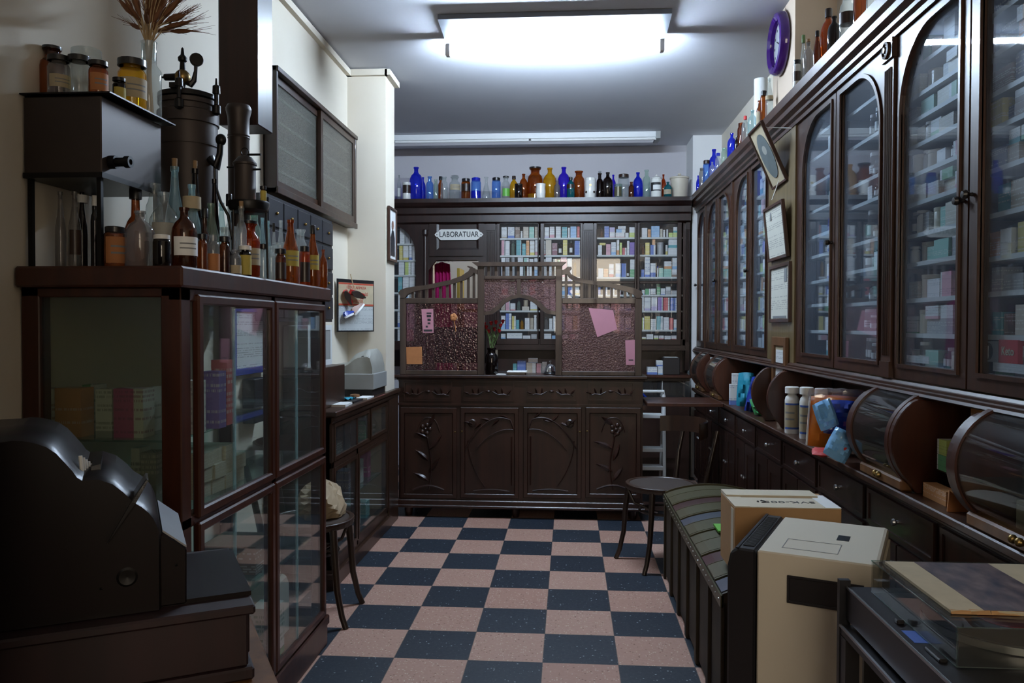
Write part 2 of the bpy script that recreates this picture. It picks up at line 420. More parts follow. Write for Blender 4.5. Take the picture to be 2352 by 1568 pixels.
struct(MB().box(XR, XR + .12, -1.75, 10.1, 0, CEIL), 'wall_right', 'wall_cream', 'pale plaster wall above the right-hand cabinets')
struct(MB().box(1.125, XR, 4.165, 4.60, .827, CEIL), 'wall_right_pier', 'wall_beige', 'beige wall pier carrying the purple clock')
struct(MB().box(1.08, XR, 7.225, YB, 0, CEIL), 'wall_rear_pier', 'wall_white', 'white corner pier between the rear and right-hand cabinets')
wb_ = MB().box(-2.1, -1.30, YB, YB + .1, 0, CEIL).box(-.66, XR, YB, YB + .1, 0, CEIL).box(-1.30, -.66, YB, YB + .1, 1.97, CEIL)
struct(wb_, 'wall_back', 'wall_grey', 'grey plaster wall above the rear cabinets')
# shop front behind the camera: solid on the left, glazed door and light above it on the right
fx0, fx1 = -.35, 1.05
struct(MB().box(XL, fx0, YF - .1, YF, 0, CEIL).box(fx1, XR, YF - .1, YF, 0, CEIL).box(fx0, fx1, YF - .1, YF, 2.72, CEIL).box(fx0, fx1, YF - .1, YF, 0, .02), 'wall_front', 'wall_cream')
dm = MB()
for a, b in ((fx0, fx0 + .06), (fx1 - .06, fx1), (.37, .43)): dm.box(a, b, YF - .08, YF - .02, 0, 2.72)
for a, b in ((0, 1.2), (2.05, 2.12), (2.66, 2.72)): dm.box(fx0 + .06, fx1 - .06, YF - .075, YF - .025, a, b)
d1 = struct(dm, 'door_1', 'cabinet_wood', 'dark framed glazed shop door behind the viewer')
MB().box(fx0 + .05, fx1 - .05, YF - .053, YF - .047, 1.2, 2.66).build('pane', 'pane_clear', d1)
# laboratory behind the rear wall
lab = MB()
lab.box(-2.1, -.86, 10.0, 10.1, 0, CEIL).box(-.38, XR, 10.0, 10.1, 0, CEIL).box(-.86, -.38, 10.0, 10.1, 0, 1.62).box(-.86, -.38, 10.0, 10.1, 2.32, CEIL)
struct(lab, 'wall_laboratory', 'wall_white')
wm = MB()
for a, b in ((-.86, -.82), (-.42, -.38)): wm.box(a, b, 10.01, 10.06, 1.62, 2.32)
for a, b in ((1.62, 1.66), (2.28, 2.32)): wm.box(-.82, -.42, 10.01, 10.06, a, b)
w1 = struct(wm, 'window_1', 'white_paint', 'bright window seen through the laboratory doorway')
MB().box(-.82, -.42, 10.03, 10.035, 1.66, 2.28).build('pane', 'pane_clear', w1)
struct(MB().box(-1.02, -.94, 8.9, 8.98, 0, CEIL), 'trim_4', 'wall_white')
tr = MB().box(XL, XL + .03, 0, 5.23, CEIL - .05, CEIL - .012).box(XL, -1.19, 5.20, 5.23, CEIL - .05, CEIL - .012).box(-1.205, -1.17, 5.20, 5.50, CEIL - .05, CEIL - .012)
struct(tr, 'trim_1', 'wall_cream', 'cream ceiling moulding along the left wall and pier')

# ---------------------------------------------------------------- tube lamp and the unlit lamp at the rear
L = thing('ceiling_lamp', 'lit fluorescent tube lamp with a grey metal reflector on the ceiling', 'lamp', (-.09, 4.5, CEIL))
lx0, lx1 = -.715, .535
prof = [(4.335, CEIL - .004), (4.335, CEIL - .03), (4.60, CEIL - .052), (4.69, CEIL - .052), (4.69, CEIL - .004)]
MB().prism(prof, 'X', lx0, lx1).build('reflector', 'lamp_grey', L)
tl = MB().lathe([(0, -.60), (.013, -.60), (.013, .60), (0, .60)], (-.095, 4.665, CEIL - .098), 12, 'X'); tl.build('tube', 'tube_light', L, True)
for sx in (-1, 1):
    cx = -.095 + sx * .612
    MB().box(cx - .014, cx + .014, 4.645, 4.685, CEIL - .12, CEIL - .052).build('lamp_holder', 'white_plastic', L, bevel=.004)
L2 = thing('ceiling_lamp', 'long unlit fluorescent lamp with a mirrored underside above the rear cabinets', 'lamp', (-.4, 7.1, CEIL))
MB().box(-1.6, .77, 7.03, 7.23, 2.968, CEIL - .004).build('housing', 'white_paint', L2)
MB().box(-1.58, .73, 7.09, 7.225, 2.962, 2.968).build('reflector', 'mirror', L2)
MB().lathe([(0, -1.28), (.012, -1.28), (.012, -.1), (0, -.1)], (-.26, 7.055, 2.958), 10, 'X').lathe([(0, -.08), (.012, -.08), (.012, 1.0), (0, 1.0)], (-.26, 7.055, 2.958), 10, 'X').build('tube', 'white_plastic', L2, True)
MB().box(.735, .775, 7.025, 7.235, 2.955, CEIL - .004).build('end_cap', 'grey_plastic', L2)

# ---------------------------------------------------------------- dark post hanging from the ceiling and the wall cabinet on the left
whole(MB().box(-1.271, -1.125, 2.85, 2.998, 2.065, CEIL - .002), 'ceiling_post', 'black_post' if 'black_post' in MATS else 'counter_wood', 'dark boxed post hanging from the ceiling beside the wall cabinet', 'post', (-1.2, 2.92, 2.065), bevel=.004)
WC = thing('hanging_cabinet', 'shallow wooden wall cabinet with two sliding frosted glass doors', 'cabinet', (-1.43, 4.5, 1.975))
x0, x1, ya, yb, z0, z1 = XL + .002, -1.392, 3.76, 5.20, 1.976, 2.575
b = MB(); b.box(x0, x1, ya, yb, z0, z0 + .022).box(x0, x1 + .008, ya, yb + .008, z1 - .024, z1).box(x0, x1, ya, ya + .022, z0, z1).box(x0, x1, yb - .022, yb, z0, z1).box(x0, x0 + .008, ya, yb, z0, z1)
b.box(x1 - .01, x1 + .006, ya, yb + .004, z0 - .004, z0 + .028)
b.build('carcass', 'walnut', WC, bevel=.002)
for nm, (da, db, dx, stile) in {'a': (ya + .03, 4.50, x1 - .024, .03), 'b': (4.46, yb - .026, x1 - .004, .04)}.items():
    o = [(dx, da, z0 + .028), (dx, db, z0 + .028), (dx, db, z1 - .026), (dx, da, z1 - .026)]
    i = [(dx, da + stile, z0 + .068), (dx, db - stile, z0 + .068), (dx, db - stile, z1 - .062), (dx, da + stile, z1 - .062)]
    d = MB().loops(o, i, (-.018, 0, 0)).build('sliding_door', 'walnut', WC)
    MB().box(dx - .011, dx - .007, da + stile, db - stile, z0 + .068, z1 - .062).build('pane', 'frosted_glass', d)
for z in (2.10, 2.22, 2.34, 2.46): MB().box(x0 + .008, x1 - .046, ya + .022, yb - .03, z, z + .012).build('shelf', 'shelf_white', WC)
# dark apothecary drawers under it
AD = thing('drawer_chest', 'dark chest of small drawers hung below the frosted wall cabinet', 'chest of drawers', (-1.43, 4.1, 1.35))
MB().box(XL + .002, -1.395, 3.62, 4.66, 1.36, 1.95).build('carcass', 'navy_panel', AD)
for r_ in range(4):
    for c_ in range(5):
        y0, z_ = 3.63 + c_ * .205, 1.37 + r_ * .143
        d = MB().box(-1.395, -1.385, y0 + .006, y0 + .198, z_ + .006, z_ + .134).build('drawer', 'navy_panel', AD, bevel=.003)
        MB().ball((-1.379, y0 + .1, z_ + .07), .008, 8).build('knob', 'brass', d, True)
# ---------------------------------------------------------------- rear cabinets
def cornice(profile, ax, a0, a1): return MB().prism(profile, ax, a0, a1)
RC = MB().prism([(7.10, CORN), (7.10, CORN - .035), (7.125, CORN - .06), (7.15, CORN - .075), (7.15, CORN - .125), (7.17, CORN - .14), (7.17, CORN - .20), (7.20, CORN - .215), (YB - .004, CORN - .215), (YB - .004, CORN)], 'X', -2.08, 1.06)
whole(RC, 'cabinet_cornice', 'rear_wood', 'dark moulded wooden cornice shelf along the top of the rear cabinets', 'cornice', (-.4, 7.3, 2.25))
def rect(x, y0, y1, z0, z1): return [(x, y0, z0), (x, y1, z0), (x, y1, z1), (x, y0, z1)]
def rectY(y, x0, x1, z0, z1): return [(x0, y, z0), (x1, y, z0), (x1, y, z1), (x0, y, z1)]
REARSH = [1.222, 1.308, 1.478, 1.62, 1.777, 1.975, 2.13]
def rear_unit(label, xa, xb, doors, shelves):
    t = thing('display_cabinet', label, 'cabinet', ((xa + xb) / 2, 7.4, 1.13))
    c = MB().box(xa, xb, YB - .02, YB - .004, 1.14, 2.25).box(xa, xa + .02, YREAR + .02, YB - .02, 1.14, 2.25).box(xb - .02, xb, YREAR + .02, YB - .02, 1.14, 2.25).box(xa, xb, YREAR + .02, YB - .02, 1.14, 1.222)
    c.box(xa, xb, YREAR, YREAR + .02, 1.14, 1.17).box(xa, xb, YREAR - .02, YREAR + .03, 1.125, 1.142)
    c.build('carcass', 'rear_wood', t)
    for z in shelves: MB().box(xa + .02, xb - .02, YREAR + .05, YB - .02, z - .016, z).build('shelf', 'shelf_white', t)
    for (da, db, ga, gb) in doors:
        d = MB().loops(rectY(YREAR, da, db, 1.172, 2.285), rectY(YREAR, ga, gb, 1.222, 2.245), (0, .024, 0)).box(ga, gb, YREAR + .002, YREAR + .02, 1.715, 1.738).build('door', 'rear_wood', t, bevel=.003)
        MB().box(ga, gb, YREAR + .010, YREAR + .013, 1.222, 2.245).build('pane', 'pane_clear', d)
        kx = db - .025 if (da, db) == (doors[0][0], doors[0][1]) else da + .025
        MB().ball((kx, YREAR - .018, 1.66), .012, 8).build('knob', 'black_metal', d, True)
    return t
rear_unit('rear glazed cabinet with sliding doors next to the laboratory door', -.665, .125, [(-.652, -.275, -.624, -.285), (-.262, .115, -.227, .094)], REARSH)
rear_unit('rear glazed cabinet at the far right behind the counter', .205, 1.02, [(.212, .592, .24, .573), (.596, .985, .619, .946)], REARSH)
for nm, x0_, x1_, w in (('between the two rear glazed cabinets', .125, .205, 5), ('beside the laboratory doorway', -.745, -.665, 5), ('at the right end of the rear cabinets', .99, 1.055, 4)):
    p = MB().box(x0_, x1_, YREAR - .005, YREAR + .05, .95, 2.25)
    if nm.startswith('at'): p = MB().box(1.02, x1_, YREAR - .005, YREAR + .05, .95, 2.25); x0_ = 1.02
    for k in range(w): p.lathe([(.0045, 1.2), (.0045, 2.18)], (x0_ + (k + .5) * (x1_ - x0_) / w, YREAR - .005, 0), 6)
    p.box(x0_, x1_, YREAR - .015, YREAR + .0, 2.19, 2.25).box(x0_, x1_, YREAR - .012, YREAR, .95, 1.19)
    whole(p, 'pilaster', 'rear_wood', 'dark fluted wooden pilaster ' + nm, 'pilaster', ((x0_ + x1_) / 2, YREAR, .95))
# laboratory doorway: overdoor panel with its enamel sign, jambs with cut corners
LD = thing('door_surround', 'dark wooden laboratory doorway with a panel above it', 'doorway', (-1.0, YREAR, 0))
j = MB().box(-1.325, -1.268, YREAR, YB - .004, 0, 2.25).box(-.775, -.745, YREAR, YB - .004, 0, 2.25)
j.prism([(-1.268, 1.93), (-1.20, 1.93), (-1.268, 1.84)], 'Y', YREAR + .01, YREAR + .05).prism([(-.745, 1.93), (-.83, 1.93), (-.745, 1.84)], 'Y', YREAR + .01, YREAR + .05)
j.lathe([(.018, 0), (.018, 2.14), (.026, 2.16), (.026, 2.2), (0, 2.21)], (-1.297, YREAR - .004, 0), 12)
j.build('jamb', 'rear_wood', LD)
ov = MB().box(-1.268, -.745, YREAR + .012, YREAR + .05, 1.93, 2.25)
ov.loops(rectY(YREAR - .004, -1.262, -.765, 1.965, 2.325), rectY(YREAR - .004, -1.195, -.815, 2.02, 2.27), (0, .02, 0))
ov.loops(rectY(YREAR + .002, -1.195, -.815, 2.02, 2.27), rectY(YREAR + .008, -1.175, -.835, 2.04, 2.25), (0, .008, 0))
ov.build('overdoor_panel', 'rear_wood', LD)
SG = thing('enamel_sign', 'white enamel laboratory sign with black letters above the doorway', 'sign', (-.99, YREAR, 2.155))
sx0, sx1, sz0, sz1 = -1.213, -.771, 2.108, 2.204; sm = (sz0 + sz1) / 2
pl = [(sx0, sm)] + [(sx0 + .018, sm - .02), (sx0 + .03, sm - .022), (sx0 + .045, sz0 + .008), (sx0 + .06, sz0), (sx1 - .06, sz0), (sx1 - .045, sz0 + .008), (sx1 - .03, sm - .022), (sx1 - .018, sm - .02), (sx1, sm)]
pl += [(x, 2 * sm - z) for x, z in pl[-2:0:-1]]
MB().prism(pl, 'Y', YREAR - .012, YREAR - .004).build('plate', 'ceramic', SG)
words('LABORATUAR', .067, facing(Vector((-.992, YREAR - .0125, sm)), (1, 0, 0), (0, 0, 1)), 'ink', SG, sx=.80, bold=.016)
MB().ball((sx0 + .022, YREAR - .012, sm), .005, 6).ball((sx1 - .022, YREAR - .012, sm), .005, 6).build('screw', 'black_metal', SG)
# narrow arched cabinet left of the doorway
AC = thing('display_cabinet', 'narrow arched glass cabinet left of the laboratory doorway', 'cabinet', (-1.7, 7.4, .92))
c = MB().box(-2.08, -1.325, YB - .02, YB - .004, .95, 2.25).box(-2.08, -1.325, YREAR + .02, YB - .02, 1.12, 1.2).box(-1.345, -1.325, YREAR + .01, YB - .02, .95, 2.25)
c.build('carcass', 'rear_wood', AC)
go, gi = [], []
N = 14
xa, xb, za, zb = -2.0, -1.385, 1.2, 2.255
outl = [(xa, za), (xb, za)] + [(xb, za + (zb - .28 - za) * .5)] + [(xb - .26 + .26 * cos(pi / 2 * k / N), zb - .28 + .28 * sin(pi / 2 * k / N)) for k in range(N + 1)] + [(xa, zb)]
outr = [(-2.08, 1.12), (-1.325, 1.12), (-1.325, 1.7)] + [(-1.325, 2.0 + .27 * k / N) for k in range(N + 1)] + [(-2.08, 2.27)]
d = MB().loops([(x, YREAR, z) for x, z in outr], [(x, YREAR, z) for x, z in outl], (0, .024, 0)).build('door', 'rear_wood', AC)
MB().prism(outl, 'Y', YREAR + .010, YREAR + .013).build('pane', 'pane_clear', d)
ARCSH = [1.2, 1.33, 1.5, 1.62, 1.80, 1.925, 2.06, 2.17]
for z in (1.325, 1.487, 1.642, 1.80, 1.935, 2.085): MB().box(-2.06, -1.345, YREAR + .05, YB - .02, z - .016, z).build('shelf', 'shelf_white', AC)

# rear counter under the cabinets
RB = thing('rear_counter', 'dark rear counter with small glass fronted drawers behind the main counter', 'counter', (.2, 7.1, 0))
MB().box(-.66, 1.02, 6.80, YB - .004, .905, .93).build('counter_top', 'red_wood', RB, bevel=.005)
MB().box(-.65, 1.01, 6.86, YB - .004, 0, .72).box(-.65, 1.01, 7.25, YB - .004, .72, .905).box(-.65, 1.01, 6.84, 6.86, .88, .905).build('carcass', 'rear_wood', RB)
for k in range(8):
    x_ = -.62 + k * .2
    MB().box(x_, x_ + .006, 6.85, 7.2, .74, .88).build('divider', 'paper_white', RB)
MB().box(-.65, 1.01, YREAR + .1, YB - .004, .93, 1.125).build('back_panel', 'rear_wood', RB)
MB().box(-.65, 1.01, 6.845, 6.85, .735, .885).build('pane', 'pane_clear', RB)

# ---------------------------------------------------------------- main counter
YC = 5.564; CX0, CX1 = -1.19, .505
MC = thing('shop_counter', 'dark carved wooden counter with pink glass screens in the middle of the shop', 'counter', (-.34, 5.8, 0))
MB().box(CX0 - .03, CX1 + .03, YC - .03, 6.10, .975, .998).box(CX0 - .015, CX1 + .015, YC - .015, 6.09, .962, .975).build('counter_top', 'counter_wood', MC, bevel=.005)
MB().box(CX0, CX1, YC, 6.06, .10, .962).box(CX0 - .012, CX1 + .012, YC - .014, YC + .0, .785, .80).box(CX0, CX1, YC - .012, YC, .95, .962).build('carcass', 'counter_wood', MC)
MB().box(CX0 - .01, CX1 + .01, YC - .02, 6.07, .085, .125).box(CX0 - .02, CX1 + .02, YC - .028, 6.07, .07, .09).build('plinth', 'counter_wood', MC, bevel=.005)
for x_ in (CX0 + .06, -.37, CX1 - .06):
    for y_ in (YC + .05, 5.98): MB().lathe([(0, 0), (.022, 0), (.03, .04), (.034, .07)], (x_, y_, 0), 10).build('foot', 'counter_wood', MC, True)
def P5(x, y, d=0.0): p = at(x, y, Y=YC - d); return p
def panelbox(mb, xa, ya, xb, yb, d=.012, frame=.012):
    a, b_ = P5(xa, yb), P5(xb, ya)
    mb.loops(rectY(YC - d, a.x, b_.x, a.z, b_.z), rectY(YC - d, a.x + frame, b_.x - frame, a.z + frame, b_.z - frame), (0, d, 0))
    return a, b_
def leafshape(mb, p, ang, ln, wd):
    """a carved leaf on the counter front"""
    u = Vector((cos(ang), 0, sin(ang))); v = Vector((-sin(ang), 0, cos(ang)))
    pts = []
    for k in range(7):
        q = k / 6; pts.append((q, wd * sin(pi * q ** .8)))
    top = [p + u * (ln * q) + v * (w + .25 * ln * q * q) for q, w in pts]; bot = [p + u * (ln * q) + v * (-w * .6 + .25 * ln * q * q) for q, w in pts]
    mid = [p + u * (ln * q) + v * (.25 * ln * q * q) - Vector((0, .012, 0)) for q, w in pts]
    n = 7; mb.add(top + mid + bot, [(i, i + 1, n + i + 1, n + i) for i in range(6)] + [(n + i, n + i + 1, 2 * n + i + 1, 2 * n + i) for i in range(6)])
for k, (xa, xb) in enumerate(((928, 1038), (1062, 1181), (1208, 1326), (1351, 1455))):
    m_ = MB(); a, b_ = panelbox(m_, xa, 877, xb, 920, .01, .008); m_.box(a.x + .01, b_.x - .01, YC - .004, YC + .002, a.z + .01, b_.z - .01)
    dr = m_.build('drawer', 'counter_wood', MC)
    cv = MB(); cx, cz = (a.x + b_.x) / 2, (a.z + b_.z) / 2
    for s in (-1, 1):
        cv.tube([(cx + s * .03, YC - .006, cz), (cx + s * .07, YC - .010, cz - .022), (cx + s * .11, YC - .010, cz - .018), (cx + s * .15, YC - .006, cz - .03)], [.003, .005, .005, .002], 6)
        for q, an in ((.07, 1.9), (.10, 1.5), (.13, .6)): leafshape(cv, Vector((cx + s * q, YC - .004, cz - .02)), an if s > 0 else pi - an, .045, .009)
    cv.ball((cx, YC - .006, cz), .012, 8, (1.6, .7, .7)).build('carving', 'counter_wood', dr, True)
DOORS = [(920, 1050), (1058, 1192), (1202, 1336), (1344, 1472)]
for k, (xa, xb) in enumerate(DOORS):
    a, b_ = P5(xa, 1142), P5(xb, 936)
    dm = MB().loops(rectY(YC - .016, a.x, b_.x, a.z, b_.z), rectY(YC - .016, a.x + .03, b_.x - .03, a.z + .03, b_.z - .04), (0, .016, 0)).box(a.x + .03, b_.x - .03, YC - .006, YC, a.z + .03, b_.z - .04)
    d = dm.build('door', 'counter_wood', MC, bevel=.003)
    cv = MB(); x0_, x1_, zb_, zt = a.x + .035, b_.x - .035, a.z + .04, b_.z - .05; w = x1_ - x0_
    y_ = YC - .012
    if k in (1, 2):
        s = 1 if k == 1 else -1; mx = x1_ if k == 1 else x0_
        arc = [(mx - s * w * q, y_, zb_ + .12 + (zt - zb_ - .14) * (1 - (q * 1.05 - .28) ** 2 * .9) if q > .02 else zt - .1) for q in [i / 14 for i in range(15)]]
        cv.tube(arc, [.006] * 15, 6)
        cv.tube([(mx - s * w * q, y_, zt - .10 - .30 * (q - .1) ** 2) for q in [i / 10 for i in range(9)]], [.004] * 9, 6)
        cv.tube([(mx - s * .015, y_, zb_ + .05 + (zt - zb_ - .2) * q) for q in [i / 8 for i in range(9)]], [.006] * 9, 6)
        cv.tube([(mx - s * w * (.95 - .35 * q * q), y_, zt - .18 - (zt - zb_ - .22) * q) for q in [i / 10 for i in range(11)]], [.004] * 11, 6)
        cv.tube([(mx - s * (.03 + .26 * w / .35 * q), y_, zb_ + .01 + .012 * sin(pi * q)) for q in [i / 8 for i in range(9)]], [.006] * 9, 6)
        for q in range(5): leafshape(cv, Vector((mx - s * w * (.12 + .18 * q), y_ + .004, zt - .02 - .012 * q)), (pi if s > 0 else 0) - s * .5 + (q % 2) * s, .07, .012)
        cv.lathe([(.022, -.006), (.03, 0), (.022, .006)], (mx - s * w * .86, y_, zt - .06), 12, 'Y')
    else:
        s = 1 if k == 0 else -1; cx = (x0_ + x1_) / 2
        cv.tube([(cx + s * .02 * sin(4 * q), y_, zb_ + .02 + (zt - zb_ - .14) * q) for q in [i / 10 for i in range(11)]], [.006] * 11, 6)
        cv.tube([(cx - .11 + .22 * q, y_, zb_ + .02 + .03 * sin(pi * q)) for q in [i / 8 for i in range(9)]], [.008] * 9, 6)
        for q, an, ln in ((.08, 2.4, .12), (.14, .7, .13), (.22, 2.2, .12), (.30, .6, .14), (.38, 2.5, .10), (.46, .9, .10)):
            leafshape(cv, Vector((cx, y_ + .004, zb_ + q)), an if s > 0 else pi - an, ln, .022)
        for q in range(5): cv.ball((cx - s * .02 + .03 * cos(q * 1.26), y_, zt - .10 + .03 * sin(q * 1.26)), .016, 8, (1, .6, 1))
        cv.ball((cx - s * .02, y_ - .004, zt - .10), .012, 8)
        cv.tube([(cx - .08 + .16 * i / 12, y_ + .004, zt - .02 - .10 * (abs(i - 6) / 6) ** 3) for i in range(13)], [.004] * 13, 6)
    cv.build('carving', 'counter_wood', d, True)
    MB().ball((a.x + .012 if k % 2 else b_.x - .012, YC - .022, (a.z + b_.z) / 2 + .15), .006, 8).build('knob', 'brass', d, True)
# screens standing on the counter
SC = thing('counter_screen', 'wooden teller screen with rose pink rippled glass standing on the counter', 'screen', (-.34, YC + .02, .998))
ys0, ys1 = YC + .0, YC + .035
def Xs(x, y=700): return at(x, y, Y=YC).x
def Zs(y, x=1200): return at(x, y, Y=YC).z
zt_ = .998
fr = MB()
XA, XB, XC, XD, XE, XF = Xs(918), Xs(932), Xs(1097), Xs(1112), Xs(1276), Xs(1291)
XG, XH = Xs(1459), Xs(1475)
zr0, zr1 = Zs(697), Zs(684)
fr.box(XA, XB, ys0, ys1, zt_, zr1).box(XG, XH, ys0, ys1, zt_, zr1)
for a, b_ in ((XC, XD), (XE, XF)): fr.box(a, b_, ys0 - .004, ys1 + .004, zt_, Zs(610))
for a, b_ in ((XB, XC), (XF, XG)): fr.box(a, b_, ys0, ys1, zr0, zr1).box(a, b_, ys0, ys1, zt_, zt_ + .03)
fr.box(XD, XE, ys0, ys1, Zs(641), Zs(633)).box(Xs(1187), Xs(1196), ys0, ys1, Zs(678), Zs(641))
fr.build('frame', 'screen_wood', SC, bevel=.003)
MB().prism([(Xs(1084), Zs(602)), (Xs(1300), Zs(602)), (Xs(1290), Zs(611)), (Xs(1096), Zs(611))], 'Y', ys0 - .02, ys1 + .02).build('cap', 'screen_wood', SC)
ar = []; npt = 24
archU = [(1112, 716), (1126, 713), (1140, 703), (1155, 688), (1172, 679), (1194, 675), (1216, 679), (1234, 689), (1250, 703), (1262, 712), (1277, 715)]
archL = [(1112, 724), (1132, 721), (1147, 710), (1160, 696), (1176, 687), (1194, 683), (1212, 687), (1228, 697), (1243, 711), (1256, 720), (1277, 723)]
pu = [(Xs(x), Zs(y)) for x, y in archU]; pl_ = [(Xs(x), Zs(y)) for x, y in archL]
MB().prism(pu + pl_[::-1], 'Y', ys0 - .002, ys1 + .002).build('arch', 'screen_wood', SC)
gl = MB(); gl.prism([(Xs(1112), Zs(641)), (Xs(1277), Zs(641))] + pu[::-1], 'Y', ys0 + .016, ys0 + .02); gl.build('pane', 'rose_glass', SC)
MB().box(XB, XC, ys0 + .016, ys0 + .02, zt_ + .03, zr0).build('pane', 'plum_glass', SC)
MB().box(XF, XG, ys0 + .016, ys0 + .02, zt_ + .03, zr0).build('pane', 'rose_glass', SC)
def ztop(x, left=True):
    pts = [(918, 669), (940, 661), (985, 655), (1035, 643), (1065, 631), (1083, 612), (1097, 604)] if left else [(1291, 604), (1300, 612), (1318, 633), (1360, 643), (1410, 654), (1455, 663), (1478, 670)]
    for (xa, ya_), (xb, yb_) in zip(pts, pts[1:]):
        if xa <= x <= xb: return ya_ + (yb_ - ya_) * (x - xa) / (xb - xa)
railL = [(914, 669), (921, 663), (950, 659), (1000, 651), (1040, 641), (1066, 630), (1080, 618), (1084, 606), (1076, 601), (1090, 604), (1097, 608)]
for left in (True, False):
    if left:
        up_ = [(915, 672), (920, 665), (935, 660), (985, 653), (1035, 642), (1060, 633), (1076, 622), (1079, 616), (1073, 612), (1074, 610), (1084, 612), (1092, 618), (1097, 619)]
        lo_ = [(1097, 630), (1088, 626), (1084, 632), (1068, 642), (1040, 651), (990, 662), (950, 669), (936, 676), (930, 684), (919, 684), (919, 679)]
    else:
        up_ = [(1477, 676), (1472, 668), (1455, 661), (1405, 651), (1350, 643), (1325, 637), (1311, 629), (1308, 622), (1313, 617), (1312, 613), (1303, 613), (1296, 619), (1291, 620)]
        lo_ = [(1291, 631), (1302, 629), (1306, 637), (1320, 646), (1350, 652), (1400, 660), (1440, 670), (1456, 677), (1461, 684), (1473, 684), (1473, 680)]
    MB().prism([(Xs(x), Zs(y)) for x, y in up_ + lo_], 'Y', ys0 - .004, ys1 + .004).build('curved_rail', 'screen_wood', SC)
    xs_ = [947, 963, 979, 995, 1011, 1027, 1043, 1059, 1075, 1088] if left else [1300, 1318, 1336, 1354, 1371, 1388, 1405, 1421, 1436, 1449]
    for x in xs_:
        yt = ztop(x, left) + 6
        MB().box(Xs(x - 3), Xs(x + 3), ys0 + .008, ys1 - .008, zr1, Zs(yt)).build('baluster', 'screen_wood', SC)
for x in (1122, 1139, 1156, 1173, 1190, 1207, 1224, 1241, 1258, 1270): MB().box(Xs(x - 3), Xs(x + 3), ys0 + .006, ys1 - .006, Zs(633), Zs(611)).build('baluster', 'screen_wood', SC)
# hinged flap between the counter and the right-hand counter
FLP = thing('counter_flap', 'brown wooden counter flap bridging the gap to the right-hand counter', 'counter flap', (.78, 5.65, .8))
MB().box(.52, 1.028, 5.45, 5.90, .80, .826).build('board', 'red_wood', FLP, bevel=.004)
MB().box(.50, .52, 5.52, 5.84, .77, .80).build('bracket', 'counter_wood', FLP)
# ---------------------------------------------------------------- right-hand wall cabinets
XD_ = 1.12                                          # face of the doors
RY = lambda y: min(7.2, y * 1.0155 + .055)           # distance along the cabinet front
ZB, ZT = 1.215, 2.30                                # glass
rcn = MB().prism([(1.06, CORN + .014), (1.06, CORN - .03), (1.075, CORN - .045), (1.075, CORN - .07), (1.095, CORN - .085), (1.095, CORN - .10), (1.108, CORN - .11), (1.108, CORN - .13), (XR - .002, CORN - .13), (XR - .002, CORN + .014)], 'Y', 1.2, 7.22)
whole(rcn, 'cabinet_cornice', 'cabinet_wood', 'long dark wooden cornice shelf along the top of the right-hand cabinets', 'cornice', (1.2, 4.2, 2.35))
rbm = MB().prism([(1.085, 1.125), (1.10, 1.118), (1.118, 1.118), (1.118, 1.16), (1.112, 1.16), (1.105, 1.152), (1.098, 1.150), (1.098, 1.143), (1.09, 1.14), (1.09, 1.133)], 'Y', 1.2, 7.22)
whole(rbm, 'cabinet_moulding', 'cabinet_wood', 'dark stepped moulding under the right-hand glass cabinets', 'moulding', (1.2, 4.2, 1.12))
def door_pane(y0, y1, g0, g1, arch, t, name_side, knob=None, ajar=0.0):
    """a door seen from -X; y0..y1 frame, g0..g1 glass; arch: 'far', 'near' or None = which top corner is rounded"""
    zt, zb = ZT - .0, ZB; r = min(.24, (g1 - g0) * .72); K = 12
    # outline runs: near-bottom, far-bottom, far-top, near-top
    if arch == 'far':
        gi = [(g0, zb), (g1, zb)] + [(g1 - r + r * cos(pi / 2 * k / K), zt - r + r * sin(pi / 2 * k / K)) for k in range(K + 1)] + [(g0, zt)]
        oo = [(y0, 1.165), (y1, 1.165)] + [(y1, zt - .25 + .288 * k / K) if k < K else (y1, zt + .038) for k in range(K + 1)] + [(y0, zt + .038)]
    elif arch == 'near':
        gi = [(g0, zb), (g1, zb), (g1, zt)] + [(g0 + r - r * sin(pi / 2 * k / K), zt - r + r * cos(pi / 2 * k / K)) for k in range(K + 1)]
        oo = [(y0, 1.165), (y1, 1.165), (y1, zt + .038)] + [(y0, zt + .038 - .288 * k / K) for k in range(K + 1)]
    else:
        gi = [(g0, zb), (g1, zb), (g1, zt), (g0, zt)]; oo = [(y0, 1.165), (y1, 1.165), (y1, zt + .038), (y0, zt + .038)]
    mb = MB().loops([(XD_, y, z) for y, z in oo], [(XD_, y, z) for y, z in gi], (.024, 0, 0))
    # raised moulding around the glass
    e = []
    cyy, czz = (g0 + g1) / 2, (zb + zt) / 2
    for (y, z) in gi: e.append((y + (.012 if y > cyy else -.012), z + (.012 if z > czz else -.012)))
    mb.loops([(XD_ - .008, y, z) for y, z in e], [(XD_ - .008, y, z) for y, z in gi], (.012, 0, 0))
    d = mb.build('door', 'cabinet_wood', t)
    MB().prism(gi, 'X', XD_ + .010, XD_ + .013).build('pane', 'pane_dusty', d)
    if knob:
        kb = MB().lathe([(0, -.03), (.010, -.029), (.0135, -.02), (.010, -.012), (.005, -.008), (.006, 0)], (XD_ - .002, knob[0], knob[1]), 10, 'X')
        kb.build('knob', 'black_cap', d, True)
    return d
